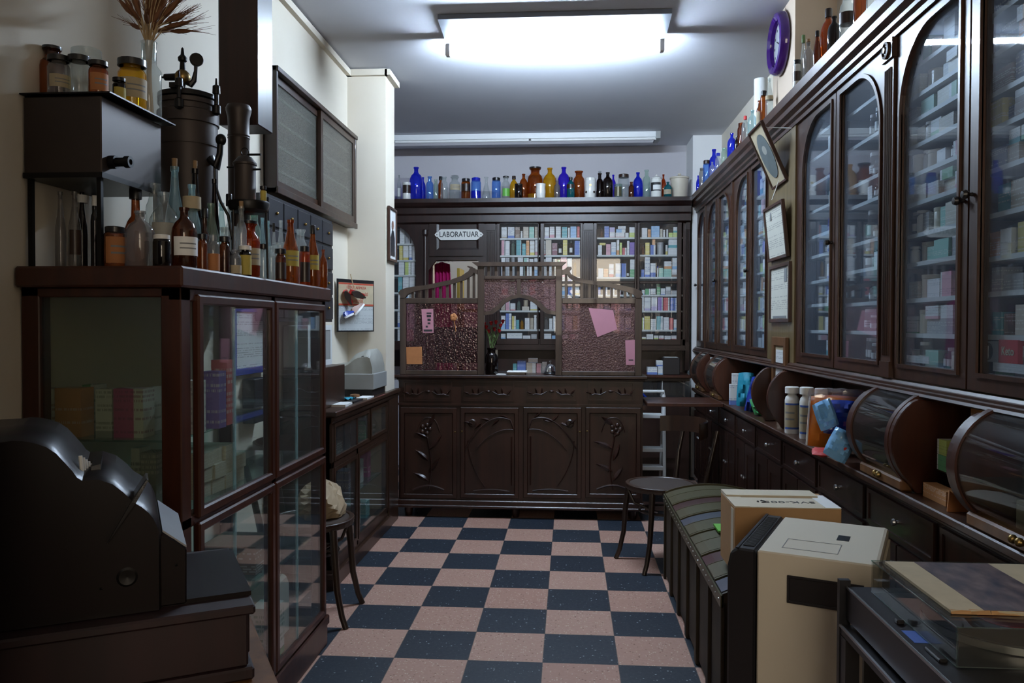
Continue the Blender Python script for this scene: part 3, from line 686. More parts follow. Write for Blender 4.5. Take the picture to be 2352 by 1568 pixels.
def wall_unit(label, y0, y1, doors, shelves, splits=()):
    t = thing('medicine_cabinet', label, 'cabinet', (1.2, (y0 + y1) / 2, 1.16))
    c = MB().box(XR - .012, XR - .002, y0, y1, 1.16, CORN - .12)
    c.box(XD_ + .0, XR - .012, y0, y0 + .02, 1.16, CORN - .12).box(XD_, XR - .012, y1 - .02, y1, 1.16, CORN - .12)
    c.box(XD_ + .026, XR - .012, y0, y1, 1.16, 1.205).box(XD_ - .004, XD_ + .024, y0, y1, 2.338, CORN - .12)
    for s in splits: c.box(XD_ + .03, XR - .012, s - .01, s + .01, 1.2, 2.34)
    c.build('carcass', 'cabinet_wood', t)
    return t
# near unit: doors named by their order from the far end
DR = {'N1': (3.955, 3.405, 3.86, 3.45, 'far'), 'N2': (3.395, 2.86, 3.335, 2.91, 'near'), 'N3': (2.775, 2.275, 2.735, 2.325, 'far'), 'N4': (2.265, 1.70, 2.205, 1.76, 'near'), 'N5': (1.62, 1.22, 1.57, 1.26, None)}
SHZ = {'N1': [1.323, 1.447, 1.557, 1.677, 1.771, 1.892, 2.02, 2.139, 2.24], 'N2': [1.324, 1.438, 1.57, 1.679, 1.833, 1.918, 2.077, 2.22],
       'N3': [1.319, 1.436, 1.557, 1.653, 1.759, 1.857, 1.952, 2.039, 2.118, 2.216], 'N4': [1.32, 1.438, 1.534, 1.652, 1.775, 1.889, 1.983, 2.09, 2.2], 'N5': [1.32, 1.44, 1.56, 1.68, 1.8, 1.92, 2.04, 2.16]}
DR = {k: tuple(RY(v) if isinstance(v, float) else v for v in t_) for k, t_ in DR.items()}
NR = wall_unit('long near right-hand glass cabinet with arched doors full of old medicines', 1.21, RY(3.97), None, None, tuple(RY(v) for v in (3.40, 2.82, 2.27, 1.66)))
for k, (y1, y0, g1, g0, arch) in DR.items():
    kn = {'N1': (RY(3.43), 1.70), 'N2': None, 'N3': (RY(2.295), 1.70), 'N4': (RY(2.245), 1.71)}.get(k)
    door_pane(y0, y1, g0, g1, arch, NR, k, kn)
DIV = {'N1': (3.41, 3.95), 'N2': (2.83, 3.39), 'N3': (2.28, 2.81), 'N4': (1.67, 2.26), 'N5': (1.23, 1.65)}
DIV = {k: (RY(a), RY(b)) for k, (a, b) in DIV.items()}
for k, zs in SHZ.items():
    a, b = DIV[k]
    for z in zs: MB().box(XD_ + .035, XR - .012, a, b, z - .014, z).build('shelf', 'shelf_white', NR)
for y in (RY(2.82), RY(1.66)):
    p = MB().box(XD_ - .010, XD_ + .024, y - .042, y + .042, 1.165, 2.338)
    for q in (-.024, -.008, .008, .024): p.lathe([(.0055, 1.24), (.0055, 2.24)], (XD_ - .010, y + q, 0), 6)
    p.box(XD_ - .018, XD_ + .0, y - .046, y + .046, 2.27, 2.338).lathe([(.03, 0), (.03, -.008), (.022, -.010), (.020, -.004), (.012, -.004), (.010, -.012), (0, -.013)], (XD_ - .018, y, 2.305), 14, 'X').box(XD_ - .016, XD_, y - .044, y + .044, 1.165, 1.22)
    p.build('column', 'cabinet_wood', NR, True)
# far unit
FD = {'F5': (4.985, 4.535, 4.93, 4.575, None), 'F4': (5.50, 4.995, 5.40, 5.06, 'far'), 'F3': (6.075, 5.56, 6.0, 5.62, 'near'), 'F2': (6.58, 6.085, 6.48, 6.14, 'far'), 'F1': (7.05, 6.62, 6.98, 6.68, 'far')}
FD = {k: tuple(RY(v) if isinstance(v, float) else v for v in t_) for k, t_ in FD.items()}
FSH = [1.325, 1.44, 1.555, 1.67, 1.785, 1.90, 2.02, 2.14]
FR_ = wall_unit('far right-hand glass cabinet with arched doors packed with cartons', RY(4.50), 7.21, None, None, tuple(RY(v) for v in (4.99, 5.53, 6.08, 6.615)))
for k, (y1, y0, g1, g0, arch) in FD.items():
    kn = {'F4': (RY(5.02), 1.69), 'F2': (RY(6.11), 1.69), 'F1': (RY(7.0), 1.70)}.get(k)
    door_pane(y0, y1, g0, g1, arch, FR_, k, kn)
FDIV = {'F5': (4.52, 4.98), 'F4': (5.0, 5.52), 'F3': (5.54, 6.07), 'F2': (6.09, 6.605), 'F1': (6.625, 7.02)}
FDIV = {k: (RY(a), RY(b)) for k, (a, b) in FDIV.items()}
for k, (a, b) in FDIV.items():
    for z in FSH: MB().box(XD_ + .035, XR - .012, a, b, z - .014, z).build('shelf', 'shelf_white', FR_)
for y in (RY(5.53), RY(6.615)):
    p = MB().box(XD_ - .008, XD_ + .024, y - .026, y + .026, 1.165, 2.338)
    for q in (-.012, 0, .012): p.lathe([(.005, 1.24), (.005, 2.24)], (XD_ - .008, y + q, 0), 6)
    p.build('column', 'cabinet_wood', FR_, True)
# wood panel on the pier between them
whole(MB().box(1.112, 1.124, RY(3.972), RY(4.498), 1.16, CORN - .12), 'wall_panel', 'panel_wood', 'yellowish stained wood panel between the two right-hand cabinets', 'panel', (1.118, 4.35, 1.16))

# ---------------------------------------------------------------- right-hand counter with round display cases
RC2 = thing('drawer_counter', 'long dark right-hand counter with a row of drawers and cupboard doors', 'counter', (1.15, 4.2, 0))
MB().box(1.03, XR - .002, 1.2, 6.86, .80, .825).box(1.045, XR - .002, 1.2, 6.85, .785, .80).build('counter_top', 'cabinet_wood', RC2, bevel=.004)
MB().box(1.06, XR - .002, 1.2, 6.84, .08, .785).box(1.08, XR - .002, 1.2, 6.84, 0, .08).build('carcass', 'counter_wood', RC2)
ys_ = [1.25 + .56 * k for k in range(10)]
for k, y in enumerate(ys_):
    d = MB().loops(rect(1.048, y + .02, y + .54, .655, .775), rect(1.048, y + .035, y + .525, .67, .76), (.012, 0, 0)).box(1.053, 1.062, y + .035, y + .525, .67, .76).build('drawer', 'counter_wood', RC2)
    MB().lathe([(0, -.022), (.010, -.02), (.012, -.013), (.006, -.006), (.006, 0)], (1.053, y + .28, .715), 10, 'X').build('knob', 'steel', d, True)
    for q in (0, 1):
        a, b = y + .02 + .265 * q, y + .275 + .265 * q
        d = MB().loops(rect(1.048, a, b, .10, .64), rect(1.048, a + .05, b - .05, .16, .58), (.012, 0, 0)).box(1.054, 1.062, a + .05, b - .05, .16, .58).build('door', 'counter_wood', RC2)
        kb = MB().lathe([(0, -.018), (.008, -.016), (.009, -.01), (.005, -.004), (.005, 0)], (1.048, (b - .025) if q == 0 else (a + .025), .44), 8, 'X').build('knob', 'steel', d, True)
MB().box(XR - .014, XR - .004, 1.2, 7.2, .8255, 1.116).build('back_panel', 'counter_wood', RC2)
RX, RZ, RR = 1.156, .98, .162
def arcpts(r, a0=97, a1=238, n=18): return [(RX + r * cos(R(a0 + (a1 - a0) * k / n)), RZ + r * sin(R(a0 + (a1 - a0) * k / n))) for k in range(n + 1)]
def divider(y, label):
    pl = arcpts(RR); pl = [(x, min(z, 1.116)) for x, z in pl]; pl[-1] = (pl[-1][0], .826)
    poly = [(XR - .016, 1.116)] + pl + [(XR - .016, .826)]
    return poly
def partition(y, label):
    y = RY(y)
    whole(MB().prism(divider(y, ''), 'Y', y - .012, y + .012), 'shelf_partition', 'red_wood', label, 'partition', (1.18, y, .826), bevel=.003)
def roundcase(y0, y1, label, mid=True):
    y0, y1 = RY(y0), RY(y1)
    t = thing('round_display_case', label, 'display case', (1.18, (y0 + y1) / 2, .826))
    for y in (y0, y1): MB().prism(divider(y, ''), 'Y', y - .014, y + .014).build('side_panel', 'red_wood', t, bevel=.003)
    for a, b in ((y0 + .014, y0 + .04), (y1 - .04, y1 - .014)):
        o, i = arcpts(RR + .002), arcpts(RR - .012); o[-1] = (o[-1][0], .84); i[-1] = (i[-1][0], .84)
        MB().prism(o + i[::-1], 'Y', a, b).build('curved_rail', 'red_wood', t, True)
    o, i = arcpts(RR - .004, 100, 228), arcpts(RR - .006, 100, 228)
    MB().prism(o + i[::-1], 'Y', y0 + .04, y1 - .04).build('pane', 'pane_curved', t, True)
    MB().box(1.034, 1.075, y0 + .014, y1 - .014, .826, .862).build('bottom_rail', 'honey_wood', t, bevel=.006)
    MB().box(1.125, 1.15, y0 + .014, y1 - .014, 1.10, 1.116).build('top_rail', 'red_wood', t)
    for q in (-.014, .014): MB().ball((1.028, (y0 + y1) / 2 + q, .85), .011, 8).build('knob', 'brass', t, True)
    if mid: MB().box(1.05, XR - .016, y0 + .016, y1 - .016, .945, .951).build('shelf', 'glass_shelf', t)
    return t
roundcase(6.22, 6.58, 'farthest round fronted glass display case on the right-hand counter')
roundcase(5.52, 5.90, 'second farthest round fronted glass display case, before the blue binder')
partition(4.36, 'dark curved partition right of the teal and blue packets')
partition(4.02, 'dark curved partition beside the white plastic bottles')
roundcase(2.48, 2.86, 'round fronted glass display case beside the orange and blue packages')
roundcase(1.58, 2.10, 'nearest round fronted glass display case at the right edge of the photo')
whole(MB().box(1.13, XR - .016, RY(2.12), RY(2.46), .900, .908), 'bracket_shelf', 'red_wood', 'small dark shelf carrying the green cartons between two round cases', 'shelf', (1.23, 2.38, .900))

# ---------------------------------------------------------------- frames on the pier, clock
def picture(name, label, corners, parent_mats, fw=.02, mat='document_cream', mount=None, n=Vector((-1, 0, 0)), loc=None, thick=.018):
    """corners: bottom-left, bottom-right, top-right, top-left as seen from the front; n points to the viewer"""
    c = [Vector(p) for p in corners]; ctr = sum(c, Vector()) / 4
    ux = (c[1] - c[0]).normalized(); uz = (c[3] - c[0]).normalized(); n = ux.cross(uz).normalized()
    t = thing(name, label, 'picture', ctr)
    def inset(d): return [c[0] + ux * d + uz * d, c[1] - ux * d + uz * d, c[2] - ux * d - uz * d, c[3] + ux * d - uz * d]
    MB().loops([p + n * .006 for p in c], [p + n * .006 for p in inset(fw)], -n * thick).build('frame', parent_mats, t, bevel=.002)
    def sheet(d, off, nm, m):
        q = [p + n * off for p in inset(d)]
        w_, h_ = (q[1] - q[0]).length, (q[3] - q[0]).length
        MB().add([q[0], q[1], q[2], q[3]] + [p - n * .003 for p in q], [(0, 1, 2, 3), (7, 6, 5, 4), (0, 4, 5, 1), (1, 5, 6, 2), (2, 6, 7, 3), (3, 7, 4, 0)]).build(nm, m, t)
    if mount: sheet(fw - .001, -.005, 'mount', mount); sheet(fw + .022, -.001, 'print', mat)
    else: sheet(fw - .001, -.003, 'print', mat)
    return t, ux, uz, n, ctr
def on(px, X): return at(px[0], px[1], X=X)
# leaning oval portrait, hung askew and tipped forward
def lean(px, X): return at(px[0], px[1], X=X)
pc = [lean((1776, 437), 1.085), lean((1810, 412), 1.075), lean((1749, 277), 1.03), lean((1720, 307), 1.03)]
# keep it a true rectangle: axes from the left edge and the bottom edge
A = pc[0]; up_ = (pc[3] - pc[0]); rt_ = (pc[1] - pc[0]); rt_ = rt_ - up_ * (rt_.dot(up_) / up_.dot(up_)); 
cs = [Vector(v) for v in ((1.100, 4.481, 2.081), (1.107, 4.219, 2.089), (.974, 4.224, 2.395), (.967, 4.487, 2.387))]; rt_ = cs[1] - cs[0]; up_ = cs[3] - cs[0]
t, ux, uz, n, ctr = picture('portrait_frame', 'tilted wood framed oval portrait hanging askew above the certificates', cs, 'frame_wood', .012, 'paper_cream')
w_, h_ = rt_.length / 2 - .022, up_.length / 2 - .045
ov = [ctr + ux * (w_ * .85 * cos(2 * pi * k / 28)) + uz * (h_ * sin(2 * pi * k / 28)) for k in range(28)]
MB().add([p + n * .0 for p in ov] + [p - n * .003 for p in ov], [tuple(range(28))] + [(k, (k + 1) % 28, 28 + (k + 1) % 28, 28 + k) for k in range(28)]).build('portrait', 'portrait_grey', t)
hd = MB(); hd.add([ctr + n * .001 + uz * (h_ * .28) + ux * (w_ * .3 * cos(2 * pi * k / 16)) + uz * (h_ * .2 * sin(2 * pi * k / 16)) for k in range(16)], [tuple(range(16))]); hd.build('face', 'grey_vinyl', t)
MB().tube([ctr + uz * (up_.length * .40) + ux * .09 - n * .012, Vector((1.110, 4.15, 2.335))], .002, 5).build('string', 'paper_white', t)
def quad(pxs, X, dep=0.0): return [at(x, y, X=X) for x, y in pxs]
def upright(pxs, X, lean_=0.0):
    q = quad(pxs, X); y0 = (q[0].y + q[3].y) / 2; y1 = (q[1].y + q[2].y) / 2; z0 = (q[0].z + q[1].z) / 2; z1 = (q[2].z + q[3].z) / 2
    return [(X, y0, z0), (X, y1, z0), (X - lean_, y1, z1), (X - lean_, y0, z1)]
t, *_ = picture('framed_certificate', 'upper framed certificate on the wood panel under the oval portrait', upright([(1768, 602), (1812, 588), (1808, 457), (1764, 483)], 1.098, .03), 'frame_wood', .017, 'document_cream')
c0 = _[3]; MB().tube([c0 + _[1] * .17, Vector((1.108, c0.y - .01, c0.z + .30))], .0025, 5).build('string', 'paper_white', t)
q = c0 - _[0] * .07 + _[1] * .09 - _[2] * .002
MB().box(q.x - .001, q.x + .0005, q.y - .012, q.y + .012, q.z - .02, q.z + .02).build('photograph', 'grey_ink', t)
t, *_ = picture('framed_certificate', 'lower framed certificate with a small photograph in its top corner', upright([(1768, 745), (1814, 735), (1814, 600), (1768, 612)], 1.102), 'frame_wood', .019, 'document_cream')
c0, uz, nn = _[3], _[1], _[2]
for dz in (.135, -.125): MB().box(c0.x + .0006, c0.x + .002, c0.y - .13, c0.y + .13, c0.z + dz - .006, c0.z + dz + .006).build('band', 'grey_ink', t)
MB().box(c0.x + .0005, c0.x + .002, c0.y - .14, c0.y - .09, c0.z + .055, c0.z + .125).build('photograph', 'grey_ink', t)
t, *_ = picture('framed_certificate', 'smallest certificate in a wide wooden frame standing behind the curved partitions', [(1.098, 4.45, .95), (1.098, 4.17, .95), (1.098, 4.17, 1.285), (1.098, 4.45, 1.285)], 'honey_wood', .045, 'document_white', 'paper_cream')
KC = thing('wall_clock', 'round wall clock with a purple rim high on the beige pier', 'clock', (1.105, 4.25, 2.82))
kc = at(1789, 101, X=1.105); KC.location = kc
rim = [(.115, -.012), (.118, -.032), (.135, -.046), (.152, -.042), (.163, -.025), (.163, 0)]
MB().lathe(rim, (kc.x + .014, kc.y, kc.z), 40, 'X').build('rim', 'purple_plastic', KC, True)
MB().lathe([(0, -.004), (.12, -.004), (.12, 0)], (kc.x + .008, kc.y, kc.z), 36, 'X').build('face', 'clock_face', KC)
tk = MB()
for k in range(12):
    a = k * pi / 6; tk.box(kc.x + .0025, kc.x + .004, kc.y + .098 * sin(a) - .003, kc.y + .098 * sin(a) + .003, kc.z + .098 * cos(a) - .006, kc.z + .098 * cos(a) + .006)
tk.build('hour_marks', 'ink', KC)
for nm, ln, a in (('hour_hand', .05, 5.2), ('minute_hand', .08, 1.1)):
    MB().tube([(kc.x + .001, kc.y, kc.z), (kc.x + .001, kc.y - ln * sin(a), kc.z + ln * cos(a))], .003, 5).build(nm, 'ink', KC)
# portrait on the left pier
t, *_ = picture('framed_photograph', 'small framed photograph of a man in a dark suit on the left pier', [(-1.188, 5.25, 1.77), (-1.188, 5.478, 1.77), (-1.188, 5.478, 2.13), (-1.188, 5.25, 2.13)], 'frame_wood', .016, 'paper_white')
c0 = _[3]
ph = MB().add([(c0.x, c0.y + .06 * sx, c0.z + z) for sx, z in ((-1, -.14), (1, -.14), (1, -.02), (.35, .03), (-.35, .03), (-1, -.02))], [(0, 1, 2, 3, 4, 5)]); ph.v = [p + Vector((.0015, 0, 0)) for p in ph.v]; ph.build('suit', 'navy_panel', t)
MB().lathe([(0, .0), (.03, .0005)], (c0.x + .0015, c0.y, c0.z + .065), 16, 'X').build('face', 'shoe_tan', t)
# ---------------------------------------------------------------- glass case on the left
GX0, GX1, GY0, GY1 = -1.455, -1.016, 2.045, 3.30
GC = thing('glass_case', 'tall reddish wooden glass case on the left carrying the old bottles', 'display case', (-1.22, 2.66, 0))
MB().box(GX0, GX1 + .018, GY0 - .028, GY1 + .022, 1.44, 1.495).build('top', 'red_wood', GC, bevel=.006)
MB().box(GX0, GX1 + .005, GY0 - .005, GY1 + .005, .0, .09).box(GX0, GX1 + .012, GY0 - .012, GY1 + .012, .085, .125).build('base', 'red_wood', GC, bevel=.005)
fr = MB()
for x0_, x1_, y0_, y1_ in ((GX1 - .055, GX1, GY0, GY0 + .055), (GX0, GX0 + .05, GY0, GY0 + .05), (GX1 - .05, GX1, GY1 - .045, GY1), (GX0, GX0 + .05, GY1 - .045, GY1)): fr.box(x0_, x1_, y0_, y1_, .125, 1.44)
fr.box(GX0, GX1, GY0, GY0 + .03, 1.415, 1.44).box(GX0, GX1, GY1 - .03, GY1, 1.41, 1.44).box(GX1 - .035, GX1, GY0, GY1, 1.405, 1.44).box(GX1 - .04, GX1, GY0, GY1, .795, .825).box(GX0, GX1, GY0, GY0 + .03, .125, .16).box(GX0, GX1, GY1 - .03, GY1, .125, .16)
fr.box(GX1 - .03, GX1, 2.685, 2.725, .125, 1.44).box(GX0, GX0 + .03, GY0, GY1, .125, .16)
fr.build('frame', 'red_wood', GC, bevel=.003)
MB().box(GX0 + .05, GX1 - .055, GY0 + .012, GY0 + .017, .16, 1.415).build('pane', 'pane_front_shade', GC)
MB().box(GX0 + .05, GX1 - .05, GY1 - .02, GY1 - .015, .16, 1.41).build('pane', 'pane_clear', GC)
def casedoor(y0, y1, z0, z1, split):
    o, i = rect(GX1 + .012, y0, y1, z0, z1), rect(GX1 + .012, y0 + .03, y1 - .03, z0 + .028, z1 - .028)
    d = MB().loops(o, i, (-.022, 0, 0)).build('door', 'red_wood', GC, bevel=.005)
    MB().box(GX1 - .002, GX1 + .002, y0 + .03, y1 - .03, z0 + .028, z1 - .028).build('pane', 'pane_case', d)
    MB().box(GX1 - .004, GX1 + .004, split - .004, split + .004, z0 + .028, z1 - .028).build('glass_edge', 'aqua_glass', d)
casedoor(2.125, 2.692, .812, 1.425, 2.38); casedoor(2.702, 3.268, .812, 1.425, 2.94)
casedoor(2.125, 2.692, .135, .80, 2.38); casedoor(2.702, 3.268, .135, .80, 2.94)
for z in (.125, .815): MB().box(GX0 + .01, GX1 - .03, GY0 + .03, GY1 - .03, z - .008, z + .004).build('shelf', 'honey_wood' if z < .5 else 'glass_shelf', GC)
for z in (1.034, .46): MB().box(GX0 + .01, GX1 - .04, GY0 + .025, GY1 - .03, z - .006, z).build('shelf', 'glass_shelf', GC)
# ---------------------------------------------------------------- left counter
LY0, LY1 = 3.97, 5.50
LC = thing('side_counter', 'low dark counter with glass doors along the left wall', 'counter', (-1.32, 4.7, 0))
LT = .907
MB().box(XL + .002, -1.165, LY0 - .01, 5.228, LT - .028, LT).box(-1.203, -1.165, 5.22, LY1 + .01, LT - .028, LT).prism([(-1.175, LT - .028), (-1.175, LT - .05), (-1.19, LT - .065), (-1.21, LT - .07), (-1.21, LT - .028)], 'Y', LY0, LY1).build('counter_top', 'walnut', LC, bevel=.005)
c = MB().box(XL + .002, -1.20, LY0, LY0 + .03, .10, LT - .03).box(XL + .002, XL + .015, LY0, 5.22, .1, LT - .03).box(XL + .002, -1.19, LY0, 5.22, .08, .13).box(XL + .002, -1.18, LY0 - .008, 5.228, 0, .06).box(XL + .002, -1.172, LY0 - .01, 5.228, .05, .085)
c.box(-1.203, -1.18, 5.22, LY1, .0, LT - .03)
for y in (LY0, 4.44, 5.19): c.box(-1.225, -1.19, y, y + .035, .1, LT - .03)
c.box(-1.225, -1.19, LY0, 5.2, .615, .65).box(-1.225, -1.19, LY0, 5.2, LT - .065, LT - .03)
c.build('carcass', 'walnut', LC, bevel=.003)
for y0, y1, z0, z1 in ((LY0 + .035, 4.44, .13, .615), (4.475, 5.19, .13, .615), (LY0 + .035, 4.72, .65, LT - .065), (4.76, 5.19, .65, LT - .065)):
    d = MB().loops(rect(-1.186, y0, y1, z0, z1), rect(-1.186, y0 + .022, y1 - .022, z0 + .02, z1 - .02), (-.016, 0, 0)).build('door', 'walnut', LC)
    MB().box(-1.196, -1.193, y0 + .022, y1 - .022, z0 + .02, z1 - .02).build('pane', 'pane_case', d)
MB().box(XL + .015, -1.23, LY0 + .03, 5.2, .37, .376).box(XL + .015, -1.23, LY0 + .03, 5.2, .62, .632).build('shelf', 'glass_shelf', LC)
# ---------------------------------------------------------------- covered cash register on it
CR = thing('cash_register', 'modern cash register under a grey vinyl cover at the end of the left counter', 'cash register', (-1.33, 5.0, LT))
MB().box(XL + .005, -1.19, 4.84, 5.19, LT + .04, LT + .138).build('drawer_unit', 'grey_plastic', CR, bevel=.004)
MB().box(XL + .01, -1.20, 4.85, 5.18, LT, LT + .04).build('base_board', 'black_plastic', CR)
hv = []; NQ = 16
for i in range(NQ + 1):
    q = i / NQ; x = XL + .008 + .25 * q
    h = .055 + .020 * q + .075 / (1 + math.exp(-(q - .48) * 16))
    if q > .9: h -= .10 * ((q - .9) / .1) ** 2
    zz = LT + .138; wv = .006 * sin(11 * q)
    hv += [(x, 4.85, zz), (x, 4.853 + wv, zz + h * .7), (x, 4.90 + wv, zz + h * (.97 + .03 * sin(17 * q))), (x, 5.10, zz + h), (x, 5.175, zz + h * .8), (x, 5.18, zz)]
fs = [(i * 6 + k, i * 6 + (k + 1) % 6, (i + 1) * 6 + (k + 1) % 6, (i + 1) * 6 + k) for i in range(NQ) for k in range(6)] + [tuple(range(6))[::-1], tuple(range(NQ * 6, NQ * 6 + 6))]
MB().add(hv, fs).build('cover', 'grey_vinyl', CR, True)
MB().lathe([(.010, .0), (.015, -.0015)], (-1.262, 4.862, LT + .232), 14, 'Y').box(-1.245, -1.225, 4.858, 4.861, LT + .205, LT + .245).build('emblem', 'grey_ink', CR)
# things lying on the left counter
def slab(name, label, cat, mat, c, sx, sy, h, rot=0, bevel=0, group=None):
    M = Matrix.Rotation(rot, 4, 'Z'); mb = MB().box(-sx / 2, sx / 2, -sy / 2, sy / 2, 0, h, M)
    o = whole(mb, name, mat, label, cat, None, group, bevel=bevel); o.location = c; return o
cl = MB()
for i in range(7):
    for k in range(7): cl.v.append(Vector((-.055 + .11 * i / 6, -.07 + .14 * k / 6, .008 + .014 * abs(sin(i * 1.3) * cos(k * 1.7)))))
cl.f = [(i * 7 + k, (i + 1) * 7 + k, (i + 1) * 7 + k + 1, i * 7 + k + 1) for i in range(6) for k in range(6)]
n0 = len(cl.v); cl.v += [Vector((p.x, p.y, 0)) for p in cl.v[:n0]]; cl.f += [tuple(n0 + i for i in f[::-1]) for f in cl.f[:36]]
o = whole(cl, 'cloth', 'teal_cloth', 'crumpled turquoise cloth on the left counter before the register', 'cloth'); o.location = (-1.29, 4.56, LT)
slab('notepad', 'white notepad at the front edge of the left counter', 'notepad', 'paper_white', (-1.235, 4.28, LT), .09, .17, .012, .05)
slab('clipboard', 'pale papers in a plastic tray beside the register drawer', 'papers', 'paper_white', (-1.215, 4.72, LT), .07, .16, .008)
slab('pen_tray', 'black pen tray lying behind the white notepad', 'tray', 'black_plastic', (-1.22, 4.50, LT), .05, .20, .010)
o = whole(MB().lathe([(0, 0), (.022, .002), (.03, .012), (.028, .024), (0, .028)], (0, 0, 0), 16), 'wooden_bowl', 'honey_wood', 'small round wooden lid on the left counter near the register', 'lid', smooth=True); o.location = (-1.27, 4.70, LT)
GB = thing('grey_machine', 'pale grey boxy machine seen through the right pane of the glass case', 'machine', (-1.36, 4.15, 1.12))
MB().box(XL + .01, -1.32, 3.99, 4.40, 1.125, 1.342).build('housing', 'grey_plastic', GB, bevel=.006)
MB().loops(rect(-1.318, 3.99, 4.40, 1.125, 1.342), rect(-1.318, 4.02, 4.37, 1.155, 1.315), (-.004, 0, 0)).build('bezel', 'white_paint', GB)
MB().box(-1.3195, -1.317, 4.06, 4.20, 1.20, 1.235).build('nameplate', 'grey_ink', GB)
whole(MB().box(XL + .01, -1.26, 3.99, 4.45, LT, 1.123), 'wooden_box', 'walnut', 'brown wooden box carrying the grey machine on the left counter', 'box', (-1.36, 4.2, LT), bevel=.003)
t, *_ = picture('framed_certificate', 'blue framed document on the left wall seen through the glass case', [(XL + .02, 3.36, 1.12), (XL + .02, 3.74, 1.12), (XL + .02, 3.74, 1.43), (XL + .02, 3.36, 1.43)], 'blue_plastic', .03, 'document_white')
whole(MB().box(XL + .002, -1.40, 3.50, 3.66, .90, 1.10), 'letter_box', 'navy_panel', 'dark blue box on the left wall below the blue framed document', 'box', (-1.43, 3.58, .9), bevel=.004)
# ---------------------------------------------------------------- notice and miniature shoes on the pier
NB = thing('notice_board', 'hanging price notice above a grey tax sheet in a dark folder on the left pier', 'notice', (-1.40, 5.1, 1.4))
na = at(773, 700, X=-1.446); nb_ = Vector((-1.285, 5.215, 0)); na.z = 0
ux = (nb_ - na).normalized(); nn = Vector((ux.y, -ux.x, 0)); wid = (nb_ - na).length
def NP(u, z, d=0.0): return na + ux * (u * wid) + nn * d + Vector((0, 0, z))
def nslab(u0, u1, z0, z1, d0, d1, name, mat):
    v = [NP(u, z, d) for d in (d0, d1) for z in (z0, z1) for u in (u0, u1)]
    return MB().add(v, [(0, 2, 3, 1), (4, 5, 7, 6), (0, 1, 5, 4), (2, 6, 7, 3), (0, 4, 6, 2), (1, 3, 7, 5)]).build(name, mat, NB)
zt, zm, zb2 = 1.632, 1.462, 1.300
nslab(0, 1, zb2, zt, 0, .006, 'folder', 'black_cap'); nslab(.03, .97, zm + .002, zt - .022, .0062, .009, 'price_notice', 'paper_cream'); nslab(.03, .96, zb2 + .008, zm - .002, .0062, .009, 'tax_sheet', 'tax_sheet')
for z in (zt - .028, zm + .01): nslab(.03, .97, z - .005, z + .005, .009, .0095, 'stripe', 'red_ink')
for txt, z in (('FİYATLARIMIZA', zt - .052), ('KATMA DEĞER VERGİSİ', zt - .094), ('DAHİLDİR', zt - .138)):
    words(txt, .026, facing(NP(.5, z, .0096), ux, (0, 0, 1)), 'red_ink', NB, 'lettering', sx=.9 if len(txt) < 15 else .72)
SH = thing('shoe_ornament', 'pair of miniature shoes hanging on a string before the price notice', 'ornament', NP(.4, 1.5, .04))
MB().tube([NP(.33, 1.665, .012), NP(.34, 1.60, .03), NP(.36, 1.565, .045)], .003, 6).build('string', 'straw_pale', SH)
def shoe(c, ang, ln, mats, tilt):
    M = Matrix.Translation(c) @ Matrix((ux, nn, (0, 0, 1))).transposed().to_4x4() @ Matrix.Rotation(ang, 4, 'Y') @ Matrix.Rotation(tilt, 4, 'X')
    so = [(ln * (-.5 + q), .14 * ln * (1 + .35 * sin(pi * q * 1.6)) * (sin(pi * min(1, max(.0, q * .94 + .03))) ** .4)) for q in [i / 10 for i in range(11)]]
    poly = so + [(x, -y) for x, y in so[::-1]]
    MB().prism(poly, 'Z', -.012, .0, M).build('sole', mats[1], SH)
    up = MB()
    for i, (q, h) in enumerate(((0, .2), (.15, .32), (.35, .30), (.55, .2), (.8, .14), (1, .04))):
        x = ln * (-.48 + .96 * q); w = .15 * ln * (.9 + .2 * sin(pi * q))
        up.v += [M @ Vector(p) for p in ((x, -w, 0), (x, -w * .7, h * ln), (x, w * .7, h * ln), (x, w, 0))]
    up.f = [(i * 4 + k, i * 4 + (k + 1) % 4, i * 4 + 4 + (k + 1) % 4, i * 4 + 4 + k) for i in range(5) for k in range(4)] + [(0, 1, 2, 3), (23, 22, 21, 20)]
    up.build('upper', mats[0], SH, True)
shoe(NP(.42, 1.535, .05), .25, .12, ('red_print', 'leather'), 1.2); shoe(NP(.20, 1.515, .035), 1.0, .10, ('red_print', 'leather'), .8)
shoe(NP(.45, 1.445, .045), -.7, .11, ('shoe_tan', 'paper_white'), .5); shoe(NP(.22, 1.41, .04), -.35, .09, ('blue_plastic', 'paper_white'), .3)
